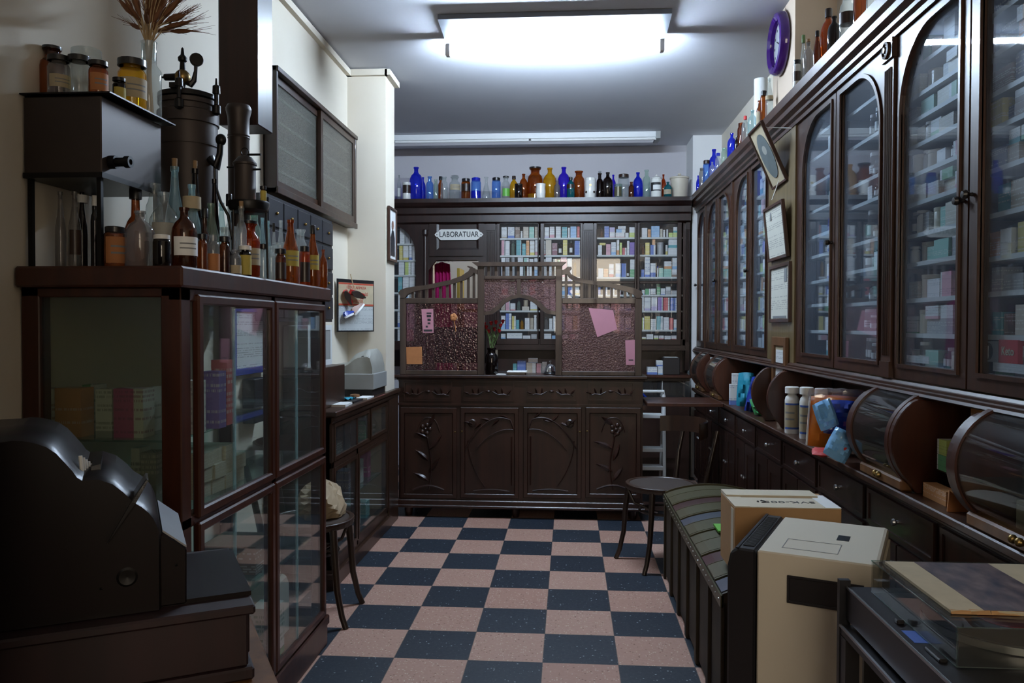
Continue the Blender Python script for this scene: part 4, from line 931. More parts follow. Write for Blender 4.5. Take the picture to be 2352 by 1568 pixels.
# ---------------------------------------------------------------- bentwood chairs
def bentwood(label, loc, rot, back=True, seat_r=.195):
    t = thing('bentwood_chair', label, 'chair', loc); t.rotation_euler.z = 0
    M = Matrix.Translation(loc) @ Matrix.Rotation(rot, 4, 'Z')
    def T(*p): return M @ Vector(p)
    K = 32; ring = []
    for k in range(K):
        a = 2 * pi * k / K; rx = seat_r * (1.0 + .05 * cos(a)); ry = seat_r * (1.04 + .08 * cos(a))
        ring.append((rx * cos(a) * (1.04 if cos(a) > 0 else .98), ry * sin(a)))
    MB().add([T(x, y, .425) for x, y in ring] + [T(x, y, .452) for x, y in ring], [(k, (k + 1) % K, K + (k + 1) % K, K + k) for k in range(K)] + [tuple(range(K))[::-1]] + [tuple(range(K, 2 * K))]).build('seat', 'leather', t, bevel=.003)
    MB().loops([T(x * 1.01, y * 1.01, .456) for x, y in ring], [T(x * .90, y * .90, .456) for x, y in ring], (0, 0, -.016)).build('seat_rim', 'walnut', t, bevel=.003)
    for s in (-1, 1):
        MB().tube([T(.15, .135 * s, .43), T(.162, .148 * s, .30), T(.172, .150 * s, .16), T(.195, .158 * s, .05), T(.215, .165 * s, 0)], [.017, .016, .0145, .013, .013], 10).build('leg', 'chair_wood', t, True)
        if back: MB().tube([T(-.225, .15 * s, 0), T(-.185, .145 * s, .2), T(-.17, .15 * s, .43), T(-.20, .168 * s, .60), T(-.24, .17 * s, .76)], [.013, .014, .016, .014, .012], 10).build('leg', 'chair_wood', t, True)
        else: MB().tube([T(-.15, .13 * s, .43), T(-.162, .14 * s, .2), T(-.20, .15 * s, 0)], [.016, .015, .013], 10).build('leg', 'chair_wood', t, True)
        MB().tube([T(.155, .13 * s, .40), T(.13, .10 * s, .33), T(.06, .03 * s, .30), T(.155, .138 * s, .30)][:3], [.008, .008, .007], 8).build('brace', 'chair_wood', t, True)
    MB().tube([T(.135 * cos(2 * pi * k / 24), .13 * sin(2 * pi * k / 24), .30) for k in range(25)], .008, 8).build('stretcher_ring', 'chair_wood', t, True)
    if back:
        b = MB(); n = 14; vs = []
        for k in range(n + 1):
            a = -1.25 + 2.5 * k / n
            x, y = -.245 + .20 * (1 - cos(a)), .218 * sin(a)
            for dx, z in ((0, .715), (0, .80), (.012, .806), (.014, .715)): vs.append(T(x + dx, y, z + .012 * cos(a)))
        b.add(vs, [(i * 4 + k, i * 4 + (k + 1) % 4, i * 4 + 4 + (k + 1) % 4, i * 4 + 4 + k) for i in range(n) for k in range(4)] + [(0, 1, 2, 3), tuple(n * 4 + k for k in (3, 2, 1, 0))])
        b.build('backrest', 'walnut', t, True)
        MB().tube([T(-.18, .07 * q / 3, .44 + .28 * (q + 3) / 6 * 0 + 0) for q in (-3, 3)], .006, 6).build('back_rail', 'chair_wood', t)
    return t
bentwood('dark bentwood chair with a curved back beside the trunk and counter', (.535, 4.59, 0), R(180 + 24))
bentwood('dark bentwood chair with a paper bag on its seat beside the glass case', (-1.20, 3.63, 0), R(2), seat_r=.19)
bg = MB(); K = 26
for j, (z, s) in enumerate(((0, 1), (.02, 1.06), (.045, 1.08), (.07, 1.03), (.095, .96), (.115, .86), (.135, .66), (.148, .4))):
    for k in range(K):
        a = 2 * pi * k / K; w = 1 + .10 * sin(k * 1.07 + j * .8) + .05 * sin(k * 2.9 + j * 2.1)
        bg.v.append(Vector((.10 * s * w * cos(a) + 0.0, .12 * s * w * sin(a), z + (.010 * sin(k * 1.4 + j) if j else 0))))
bg.f = [(j * K + k, j * K + (k + 1) % K, (j + 1) * K + (k + 1) % K, (j + 1) * K + k) for j in range(7) for k in range(K)] + [tuple(range(K))[::-1], tuple(range(7 * K, 8 * K))]
bg.v = [Vector((p.x, p.y, max(p.z, 0))) for p in bg.v]
o = whole(bg, 'paper_bag', 'paper_bag', 'crumpled brown paper bag on the seat of the left chair', 'bag'); o.location = (-1.155, 3.68, .4565)
# white step ladder behind the flap
SL = thing('step_ladder', 'white metal step ladder leaning under the counter flap', 'ladder', (.62, 6.35, 0))
for x_ in (.44, .74):
    MB().tube([(x_, 6.28, 0), (x_, 6.36, .80)], .014, 8).build('rail', 'white_paint', SL, True)
    MB().tube([(x_, 6.62, 0), (x_ , 6.40, .78)], .011, 8).build('rear_leg', 'white_paint', SL, True)
for z, dy in ((.22, .022), (.36, .036), (.62, .062)): MB().box(.45, .73, 6.27 + dy, 6.40 + dy, z, z + .03).build('tread', 'white_paint', SL, bevel=.004)
MB().tube([(.44, 6.36, .80), (.44, 6.355, .83), (.74, 6.355, .83), (.74, 6.36, .80)], .012, 8).build('top_bar', 'white_paint', SL, True)
# ---------------------------------------------------------------- old apparatus on the glass case
TOP = 1.495
BX = thing('metal_box', 'dark sheet metal box with a flanged lid on thin legs', 'box', (-1.33, 2.26, TOP))
bx0, bx1, by0, by1, bz0, bz1 = -1.454, -1.238, 2.06, 2.375, 1.74, 1.952
MB().box(bx0, bx1, by0, by1, bz0, bz1 - .004).build('body', 'brown_metal', BX, bevel=.003)
MB().prism([(bx0 - .004, bz1), (bx1 + .03, bz1), (bx1 + .03, bz1 + .004), (bx0 - .004, bz1 + .004)], 'Y', by0 - .01, by1 + .03).build('lid', 'black_metal', BX)
for x_, y_ in ((bx0 + .012, by0 + .012), (bx1 - .012, by0 + .012), (bx0 + .012, by1 - .012), (bx1 - .012, by1 - .012)): MB().box(x_ - .006, x_ + .006, y_ - .006, y_ + .006, TOP, bz0).build('leg', 'black_metal', BX)
MB().lathe([(.018, 0), (.018, .02), (.012, .02), (.012, .045), (.016, .045), (.016, .06), (.008, .06), (.008, .03)], (bx1 - .002, 2.10, 1.78), 14, 'X').build('spigot', 'black_metal', BX, True)
MB().box(bx0, bx1 + .004, by0 - .004, by1 + .004, bz0 - .008, bz0 + .006).build('base_rim', 'black_metal', BX)
AU = thing('autoclave', 'tall dark cylindrical steriliser with a bolted lid and gauge', 'autoclave', (-1.262, 2.60, TOP))
ax, ay, ar = -1.262, 2.60, .092
prof = [(0, TOP + .002), (ar, TOP + .002), (ar, 1.93), (ar + .004, 1.93), (ar + .004, 1.936), (ar, 1.936), (ar, 2.0), (ar + .005, 2.002), (ar + .005, 2.04), (ar - .004, 2.045), (ar - .004, 2.062), (ar + .002, 2.064), (ar + .002, 2.078), (ar - .004, 2.08), (0, 2.082)]
MB().lathe(prof, (ax, ay, 0), 36).build('body', 'brown_metal', AU, True)
MB().lathe([(ar - .004, 2.082), (ar + .003, 2.084), (ar + .002, 2.098), (ar - .02, 2.106), (0, 2.112)], (ax, ay, 0), 36).box(ax - .012, ax + .012, ay - .105, ay + .105, 2.098, 2.114).build('lid', 'black_metal', AU, True)
for a in (-.15, 4.9):
    p = Vector((ax + (ar + .012) * cos(a), ay + (ar + .012) * sin(a), 0))
    c = MB().lathe([(.006, 2.03), (.014, 2.035), (.014, 2.06), (.007, 2.065), (.007, 2.10), (.013, 2.10), (.012, 2.125), (.004, 2.13), (.003, 2.15), (0, 2.151)], p, 10); c.build('clamp_screw', 'black_metal', AU, True)
vx, vy = ax - .004, ay - .03
v = MB().ball((vx, vy, 2.152), .025, 12); v.build('valve_body', 'brass', AU, True)
MB().lathe([(.012, 0), (.011, .04), (.004, .042), (.003, .05), (0, .05)], (0, 0, 0), 10, 'X', Matrix.Translation((vx - .02, vy, 2.153)) @ Matrix.Rotation(pi, 4, 'Z')).lathe([(.010, 2.105), (.010, 2.13)], (vx, vy, 0), 10).lathe([(.010, 2.172), (.008, 2.20), (.014, 2.205), (.015, 2.215), (.006, 2.225), (.004, 2.245), (0, 2.25)], (vx, vy, 0), 10).build('valve_fittings', 'black_metal', AU, True)
MB().tube([(vx + .015, vy, 2.135), (vx + .028, vy, 2.128), (vx + .038, vy, 2.14), (vx + .044, vy, 2.17), (vx + .045, vy, 2.19)], [.009, .011, .009, .006, .006], 8).build('gauge_pipe', 'black_metal', AU, True)
MB().lathe([(0, -.008), (.020, -.008), (.022, 0), (.020, .010), (0, .012)], (0, 0, 0), 18, 'Y', Matrix.Translation((vx + .047, vy, 2.208)) @ Matrix.Rotation(.6, 4, 'Z')).build('pressure_gauge', 'black_metal', AU, True)
MB().tube([(ax + ar - .004, ay - .03, 1.885), (ax + ar + .02, ay - .035, 1.86), (ax + ar + .03, ay - .035, 1.90), (ax + ar + .032, ay - .035, 1.93)], [.016, .016, .010, .010], 10).ball((ax + ar + .034, ay - .035, 1.945), .018, 10, (1, .8, 1.1)).build('lever_valve', 'black_metal', AU, True)
MB().tube([(ax + ar + .01, ay - .03, 1.865), (ax + ar + .012, ay - .03, 1.80), (ax + ar + .03, ay - .03, 1.745), (ax + ar + .055, ay - .03, 1.70), (ax + ar + .07, ay - .03, 1.62)], .005, 8).build('drain_pipe', 'black_metal', AU, True)
ST = thing('still_column', 'tall brown metal column with a flared rim beside the ceiling post', 'still', (-1.156, 2.755, TOP))
MB().lathe([(0, TOP + .002), (.036, TOP + .002), (.036, 1.99), (.038, 1.994), (.036, 1.998), (.038, 2.002), (.036, 2.008), (.036, 2.04), (.037, 2.065), (.043, 2.088), (.043, 2.098), (.038, 2.108), (.026, 2.111), (0, 2.112)], (-1.156, 2.755, 0), 28).build('column', 'brown_metal', ST, True)
MB().lathe([(.037, TOP), (.037, TOP + .02), (.034, TOP + .03)], (-1.156, 2.755, 0), 28).build('foot', 'black_metal', ST, True)
SB = thing('spirit_burner', 'small dark metal boiler with a domed lid standing in a tray on thin legs', 'boiler', (-1.06, 2.575, TOP))
qx, qy = -1.060, 2.575
MB().lathe([(0, 1.736), (.037, 1.736), (.037, 1.747), (.0345, 1.752), (.0345, 1.862), (.038, 1.864), (.038, 1.870), (.031, 1.878), (.022, 1.890), (.011, 1.894), (0, 1.896)], (qx, qy, 0), 28).build('boiler', 'brown_metal', SB, True)
MB().lathe([(0, 1.722), (.054, 1.722), (.060, 1.735), (.060, 1.744), (.065, 1.744), (.067, 1.737), (.061, 1.716), (.046, 1.707), (0, 1.707)], (qx + .012, qy, 0), 28).build('tray', 'black_metal', SB, True)
for a in (.55, 2.5, 4.1): MB().tube([(qx + .012 + .056 * cos(a), qy + .056 * sin(a), 1.712), (qx + .012 + .060 * cos(a), qy + .060 * sin(a), TOP)], .0035, 6).build('leg', 'black_metal', SB, True)
MB().tube([(qx + .013 * cos(2 * pi * k / 16), qy, 1.907 + .013 * sin(2 * pi * k / 16)) for k in range(17)], .0017, 6).build('ring', 'black_metal', SB, True)
MB().tube([(qx + .01, qy, 1.898), (qx + .054, qy, 1.898)], .0038, 8).tube([(qx + .032, qy - .01, 1.848), (qx + .058, qy - .01, 1.848)], [.004, .003], 8).tube([(qx - .032, qy - .01, 1.856), (qx - .056, qy - .01, 1.856)], .003, 8).build('spout', 'black_metal', SB, True)

# ---------------------------------------------------------------- antique cash register in the near left corner
corner = Vector((-.614, 1.499, 0)); U = Vector((.87, .493, 0)).normalized(); V = Vector((-U.y, U.x, 0))
CG = thing('antique_cash_register', 'dark antique cash register seen from the side on a mahogany drawer base', 'cash register', (-.85, 1.55, .66))
MREG = Matrix((U, V, (0, 0, 1))).transposed().to_4x4(); MREG.translation = corner   # local x along the side, y into the depth, z up
def onside(px, off):
    """pixel -> (x, z) on the register's near side, a plane at local y = off"""
    d = at(px[0], px[1], Y=10) - CAM; p0 = corner + V * off; t = (p0 - CAM).dot(V) / d.dot(V); p = CAM + d * t - corner
    return (p.dot(U), p.z)
depth = .36
sil = [(0, 1005), (25, 1001), (50, 1002), (78, 1007), (105, 1016), (128, 1031), (148, 1052), (167, 1073), (178, 1088), (190, 1096), (225, 1092), (262, 1104), (288, 1124), (310, 1146), (330, 1158), (345, 1170), (357, 1184), (365, 1200), (370, 1216), (374, 1228), (402, 1244), (430, 1264), (430, 1372)]
sp_ = [onside(p, .03) for p in sil]
zb_ = .808; xmin = sp_[0][0] - .22
body = [(xmin, zb_)] + [(xmin, sp_[0][1] - .12), (xmin + .05, sp_[0][1] - .04), (xmin + .13, sp_[0][1])] + sp_[:-1] + [(sp_[-1][0], zb_)]
hs = sp_[18]
main = body[:body.index(hs) + 1] + [(hs[0], zb_)]
mb = MB(); P = lambda p, y: MREG @ Vector((p[0], y, p[1]))
def inset(poly, c, k): return [((x - c[0]) * k + c[0], (z - c[1]) * k + c[1]) for x, z in poly]
cc = (sum(p[0] for p in main) / len(main), zb_)
rings = [(inset(main, cc, .975), .03), (main, .042), (main, depth - .012), (inset(main, cc, .975), depth)]
n = len(main)
for poly, y in rings: mb.v += [P(p, y) for p in poly]
mb.f = [(j * n + k, j * n + (k + 1) % n, (j + 1) * n + (k + 1) % n, (j + 1) * n + k) for j in range(3) for k in range(n)] + [tuple(range(n))[::-1], tuple(range(3 * n, 4 * n))]
mb.build('housing', 'dark_enamel', CG, True)
ap = [(hs[0] - .004, zb_), (hs[0] - .004, sp_[19][1] - .006)] + sp_[19:22] + [(sp_[-1][0], zb_)]
MB().prism(ap, 'Y', .045, depth - .01, MREG).build('front_apron', 'dark_enamel', CG, bevel=.003)
tr_ = [(sp_[19][0], sp_[19][1] + .001), (sp_[21][0], sp_[21][1] + .001), (sp_[21][0], sp_[21][1] + .005), (sp_[19][0], sp_[19][1] + .005)]
MB().prism(tr_, 'Y', .05, depth - .02, MREG).build('coin_strip', 'steel', CG)
MB().prism([(-.16, .806), (0.012, .806), (.012, .815), (-.16, .815)], 'Y', .05, depth + .02, MREG).build('base_plate', 'dark_enamel', CG)
for k in range(5):
    q = onside((189 + k * 6, 1078 + k * 4), .09 + .02 * k); q2 = onside((187 + k * 7, 1049 + k * 6), .09 + .02 * k)
    MB().tube([P((q[0], q[1] - .012), .09 + .02 * k), P((q[0] - .003, q[1] + .026), .09 + .02 * k)], .0036, 8).build('key', 'white_paint', CG, True)
a_, b_ = onside((226, 1092), .1), onside((214, 1066), .1)
MB().prism([(a_[0] - .012, a_[1] - .01), (a_[0] + .004, a_[1] - .012), (a_[0] + .004, b_[1]), (a_[0] - .012, b_[1] - .004)], 'Y', .10, .22, MREG).build('key_block', 'black_plastic', CG)
l0, l1, l2, l3 = onside((246, 1247), .027), onside((310, 1143), .027), onside((341, 1101), .027), onside((316, 1085), .027)
MB().prism([(l0[0], l0[1]), (l1[0] + .004, l1[1] - .004), (l2[0], l2[1]), (l2[0] - .003, l2[1] + .002), (l1[0] - .002, l1[1] + .002)], 'Y', .018, .03, MREG).build('lever_arm', 'black_metal', CG)
MB().add([P(l2, .018), P((l2[0] - .004, l2[1]), .018), P((l2[0] - .028, l2[1] - .038), .018), P((l2[0] - .022, l2[1] - .04), .018)] + [P(l2, .10), P((l2[0] - .004, l2[1]), .10), P((l2[0] - .028, l2[1] - .038), .10), P((l2[0] - .022, l2[1] - .04), .10)], [(0, 1, 2, 3), (7, 6, 5, 4), (0, 4, 5, 1), (1, 5, 6, 2), (2, 6, 7, 3), (3, 7, 4, 0)]).build('lever_paddle', 'steel', CG)
h0 = onside((292, 1325), .03); MB().lathe([(.0, -.001), (.014, -.003), (.019, .0), (.017, .004)], (h0[0], .0305, h0[1]), 20, 'Y', MREG).build('lock_rosette', 'black_metal', CG, True)
for px in ((405, 1297), (232, 1352)): 
    h0 = onside(px, .03); MB().ball(MREG @ Vector((h0[0], .03, h0[1])), .003, 6).build('screw', 'black_metal', CG, True)
CBX = thing('register_base', 'mahogany cash drawer base under the antique register', 'drawer base', (-.85, 1.55, .66))
MB().box(-.64, 0, 0, .42, .685, .80, MREG).box(-.65, .012, -.012, .43, .788, .806, MREG).build('carcass', 'mahogany', CBX, bevel=.004)
MB().box(-.65, .010, -.010, .43, .662, .686, MREG).build('plinth', 'mahogany', CBX, bevel=.004)
MB().box(0, .006, .03, .39, .70, .78, MREG).build('drawer', 'mahogany', CBX, bevel=.002)
tb = thing('side_table', 'brown wooden table under the register base at the lower left', 'table', (-.85, 1.5, 0))
MB().box(-.69, .05, -.06, .44, .635, .66, MREG).build('table_top', 'honey_wood', tb, bevel=.004)
for x_, y_ in ((-.65, -.02), (.01, -.02), (-.65, .40), (.01, .40)): MB().box(x_ - .022, x_ + .022, y_ - .022, y_ + .022, 0, .635, MREG).build('leg', 'honey_wood', tb)

# ---------------------------------------------------------------- trunk, carton, heater
TX0, TX1, TY0, TY1, TZ = .508, .985, 2.69, 4.31, .455
TK = thing('trunk', 'old dome topped steamer trunk with tin panels and wooden slats', 'trunk', (.74, 3.4, 0))
MB().box(TX0 + .008, TX1 - .008, TY0 + .006, TY1 - .006, .02, TZ - .02).build('body', 'plank_wood', TK)
for k in range(7):
    y = TY0 + (TY1 - TY0) * k / 6; y0_ = max(TY0, y - .022); y1_ = min(TY1, y + .022)
    MB().box(TX0 - .004, TX0 + .010, y0_, y1_, .0, TZ - .03).build('slat', 'plank_wood', TK, bevel=.003)
for k in range(12):
    y = TY0 + .03 + (TY1 - TY0 - .06) * k / 11
def dome(x, extra=0.0):
    q = (x - TX0) / (TX1 - TX0); return TZ + .048 * sin(pi * max(0, min(1, q))) ** .8 + extra
def domestrip(y0, y1, ex, mat, name, lo=None):
    n = 14; o = [(TX0 + (TX1 - TX0) * k / n, dome(TX0 + (TX1 - TX0) * k / n, ex)) for k in range(n + 1)]
    i = [(x, (z - .012) if lo is None else lo) for x, z in o]
    return MB().prism(o + i[::-1], 'Y', y0, y1).build(name, mat, TK)
domestrip(TY0, TY1, 0, 'plank_wood', 'lid', TZ - .03)
nb = 11
for k in range(nb):
    y0_ = TY0 + .01 + (TY1 - TY0 - .02) * k / nb; y1_ = TY0 + .01 + (TY1 - TY0 - .02) * (k + 1) / nb
    if k % 2 == 0: domestrip(y0_ + .004, y1_ - .03 if k else y1_ - .03, .004, ('tin_grey', 'tin_brown', 'tin_olive')[(k // 2) % 3], 'tin_panel')
    else: domestrip(y0_ - .02, y1_ - .008, .008, 'tin_olive', 'lid_slat')
    domestrip(y1_ - .008, y1_ - .002, .0095, 'tin_olive', 'edge_strip')
MB().box(TX0 - .006, TX0 + .004, TY0, TY1, TZ - .045, TZ - .004).build('lid_edge', 'tin_olive', TK)
nl = MB()
for k in range(26): nl.ball((TX0 - .006, TY0 + .03 + (TY1 - TY0 - .06) * k / 25, TZ - .024), .004, 6)
nl.build('nails', 'steel', TK, True)
MB().box(TX0 + .10, TX0 + .34, TY0 + .62, TY0 + .74, dome(.72) + .0, dome(.72) + .008).build('printed_label', 'green_box', TK)
cx0, cx1, cy0, cy1, cz0, cz1 = .549, .893, 2.70, 2.95, .512, .742
CT = thing('cardboard_carton', 'brown cardboard carton with pale taped flaps on the trunk', 'carton', (.72, 2.82, cz0))
MB().box(cx0, cx1, cy0, cy1, cz0, cz1).build('body', 'kraft', CT, bevel=.002)
MB().box(cx0 + .001, cx1 - .001, cy0 + .001, cy0 + .150, cz1, cz1 + .003).build('flap', 'kraft_pale', CT)
MB().box(cx0 + .001, cx1 - .03, cy0 + .157, cy1 + .004, cz1, cz1 + .010, ).build('flap', 'kraft_pale', CT)
MB().box(cx0, cx0 + .05, cy0 + .002, cy1 - .05, cz1 + .003, cz1 + .0042).build('tape', 'kraft_pale', CT)
MB().box(cx1 - .05, cx1, cy0 + .002, cy1 - .05, cz1 + .003, cz1 + .0042).build('tape', 'paper_white', CT)
MB().box(cx0 - .0012, cx0, cy0 + .02, cy0 + .06, cz0 + .01, cz1 - .01).build('tape', 'kraft_pale', CT)
words('SVK-005', .036, facing(Vector(((cx0 + cx1) / 2 + .025, cy0 + .082, cz1 + .0035)), (-1, 0, 0), (0, -1, 0)), 'ink', CT, sx=1.3)
words('ÖZEN - SEVK', .020, facing(Vector(((cx0 + cx1) / 2 - .01, cy0 + .196, cz1 + .0105)), (-1, 0, 0), (0, -1, 0)), 'grey_ink', CT) if False else None
rc_ = MB(); rx, ry, rz = cx0 + .105, cy0 + .082, cz1 + .0035
for k in range(3):
    a0 = k * 2.094 + .3
    rc_.tube([(rx + .013 * cos(a0 + .28 * i), ry + .013 * sin(a0 + .28 * i), rz) for i in range(6)], [.002, .003, .003, .003, .004, .0008], 6)
rc_.build('recycling_mark', 'ink', CT)
HT = thing('gas_heater', 'cream and black gas heater with a recessed side handle', 'heater', (.70, 2.33, 0))
hA = Vector((.445, 2.262, 0)); hu = Vector((.347, -.153, 0)).normalized(); hv = Vector((-hu.y, hu.x, 0))
MH = Matrix((hu, hv, (0, 0, 1))).transposed().to_4x4(); MH.translation = hA
HD, HW, HZ = .380, .44, .73
bm_ = MB().prism([(.076, .03), (HD, .03), (HD, HZ - .006), (HD - .006, HZ), (.076, HZ)], 'Y', .0, HW, MH); bm_.build('body', 'cream_plastic', HT, bevel=.004)
MB().prism([(-.004, .03), (.072, .03), (.072, HZ), (.022, HZ + .001), (.004, HZ - .012), (-.004, HZ - .05)], 'Y', -.004, HW + .004, MH).build('front_panel', 'black_plastic', HT, bevel=.006)
gr = MB()
for k in range(30): gr.box(.032, .062, .03 + .0126 * k, .03 + .0126 * k + .006, HZ + .0012, HZ + .0035, MH)
gr.build('top_grille', 'black_plastic', HT)
MB().box(.018, .026, -.005, HW + .005, HZ + .0005, HZ + .003, MH).build('seam_strip', 'black_cap', HT)
# recessed handle: a real dark tray let into the side
MB().loops([MH @ Vector((x, -.0015, z)) for x, z in ((.155, .60), (.345, .60), (.345, .675), (.155, .675))], [MH @ Vector((x, -.0015, z)) for x, z in ((.162, .607), (.338, .607), (.338, .668), (.162, .668))], hv * -.004).box(.16, .34, -.0025, -.0005, .605, .67, MH).build('handle', 'black_plastic', HT, bevel=.001)
MB().box(.255, .288, .215, .275, HZ - .001, HZ + .0008, MH).build('top_socket', 'black_cap', HT)
MB().loops([MH @ Vector((x, y, HZ + .0004)) for x, y in ((.13, .06), (.275, .06), (.275, .165), (.13, .165))], [MH @ Vector((x, y, HZ + .0004)) for x, y in ((.132, .062), (.273, .062), (.273, .163), (.132, .163))], (0, 0, .0008)).build('flap_seam', 'grey_plastic', HT)
MB().box(HD - .001, HD + .006, .02, HW - .02, .08, HZ - .03, MH).build('back_panel', 'kraft_pale', HT)
for x_, y_ in ((.03, .03), (.03, HW - .03), (HD - .03, .03), (HD - .03, HW - .03)): MB().lathe([(.015, 0), (.015, .03)], (x_, y_, 0), 10, M=MH).build('foot', 'black_plastic', HT)

# ---------------------------------------------------------------- hi-fi rack, turntable and record sleeve
RK = thing('hifi_rack', 'black hi-fi rack at the lower right carrying the turntable', 'rack', (.82, 1.55, 0))
kx0, kx1, ky0, ky1 = .610, 1.022, 1.29, 1.85
kz = .672
MB().box(kx0, kx1, ky0, ky1, kz - .022, kz).build('top_board', 'black_plastic', RK, bevel=.003)
MB().box(kx0 - .002, kx0 + .003, ky0, ky1, kz - .004, kz + .0015).build('trim_strip', 'steel', RK)
for x_, y_ in ((kx0, ky1 - .04), (kx1 - .03, ky1 - .04), (kx0, ky0), (kx1 - .03, ky0)): MB().box(x_, x_ + .03, y_, y_ + .04, 0, kz - .022).build('post', 'black_plastic', RK)
MB().box(kx0 - .002, kx0 + .022, ky1 - .004, ky1 + .012, 0, .772).build('rear_upright', 'black_plastic', RK)
for z in (.06, .34): MB().box(kx0, kx1, ky0, ky1, z, z + .02).build('shelf', 'black_plastic', RK)
MB().box(kx0 + .05, kx1 - .05, ky1 - .012, ky1 - .002, .08, kz - .03).build('back_panel', 'black_plastic', RK)
TT = thing('turntable', 'black turntable under a clear acrylic dust cover', 'record player', (.84, 1.56, kz))
MB().box(.622, 1.018, 1.31, 1.845, kz + .010, kz + .088).build('plinth', 'black_plastic', TT, bevel=.004)
MB().box(.6205, .623, 1.315, 1.84, kz + .084, kz + .0885).build('edge_trim', 'steel', TT)
for x_, y_ in ((.67, 1.40), (.98, 1.40), (.67, 1.78), (.98, 1.78)): MB().lathe([(.018, kz), (.016, kz + .012)], (x_, y_, 0), 12).build('foot', 'black_cap', TT)
MB().lathe([(0, kz + 0.1030), (.150, kz + 0.1030), (.150, kz + 0.0900), (0, kz + 0.0900)], (.845, 1.61, 0), 44).build('platter', 'steel', TT, True)
MB().lathe([(.0, kz + 0.1065), (.148, kz + 0.1065), (.148, kz + 0.1035), (0, kz + 0.1035)], (.845, 1.61, 0), 44).build('mat', 'vinyl_record', TT, True)
MB().lathe([(0, kz + 0.1075), (.05, kz + 0.1075), (.05, kz + 0.1066)], (.845, 1.61, 0), 28).build('record_label', 'red_print', TT)
MB().box(.640, .655, 1.43, 1.49, kz + 0.0880, kz + 0.0950).box(.640, .655, 1.61, 1.625, kz + 0.0880, kz + 0.0970).build('controls', 'black_cap', TT, bevel=.002)
MB().box(.636, .664, 1.52, 1.58, kz + 0.0882, kz + 0.0888).build('printed_label', 'blue_ink', TT)
c0x, c1x, c0y, c1y, zt2, zb3 = .660, 1.014, 1.411, 1.80, .832, kz + .090
cv = MB(); th = .003
cv.box(c0x, c1x, c0y, c1y, zt2 - th, zt2).box(c0x, c0x + th, c0y, c1y, zb3, zt2 - th).box(c1x - th, c1x, c0y, c1y, zb3, zt2 - th).box(c0x + th, c1x - th, c0y, c0y + th, zb3, zt2 - th).box(c0x + th, c1x - th, c1y - th, c1y, zb3, zt2 - th)
cv.build('dust_cover', 'cover_acrylic', TT)
eg = MB()
for (a, b) in (((c0x, c0y), (c0x, c1y)), ((c0x, c0y), (c1x, c0y)), ((c0x, c1y), (c1x, c1y))):
    eg.tube([(a[0], a[1], zt2 - .0008), (b[0], b[1], zt2 - .0008)], .0011, 6); eg.tube([(a[0], a[1], zb3 + .001), (b[0], b[1], zb3 + .001)], .0009, 6)
eg.tube([(c0x, c0y, zb3), (c0x, c0y, zt2)], .0012, 6); eg.build('cover_edges', 'glass_shelf', TT)
SLV = thing('record_sleeve', 'worn record sleeve with a dark photo and torn edge on the dust cover', 'record sleeve', (.84, 1.6, zt2))
s0x, s0y, sw = .678, 1.474, .31
MB().prism([(s0x, s0y), (s0x + .07, s0y + .004), (s0x + .12, s0y - .004), (s0x + .2, s0y + .003), (s0x + sw, s0y), (s0x + sw, s0y + .30), (s0x, s0y + .30)], 'Z', zt2 + .0005, zt2 + .006).build('card', 'paper_cream', SLV)
MB().prism([(s0x + .060, s0y + .004), (s0x + .212, s0y + .004), (s0x + .212, s0y + .298), (s0x + .060, s0y + .298)], 'Z', zt2 + .0061, zt2 + .0066).build('print', 'sleeve_photo', SLV)
tm = MB(); 
for k in range(9): tm.add([(s0x + sw * k / 9, s0y - .004, zt2 + .001), (s0x + sw * (k + 1) / 9, s0y - .004, zt2 + .001), (s0x + sw * (k + 1) / 9, s0y + .004 * (k % 3), zt2 + .0065), (s0x + sw * k / 9, s0y + .004 * ((k + 1) % 3), zt2 + .0065)], [(0, 1, 2, 3)])
tm.build('torn_edge', 'kraft', SLV)
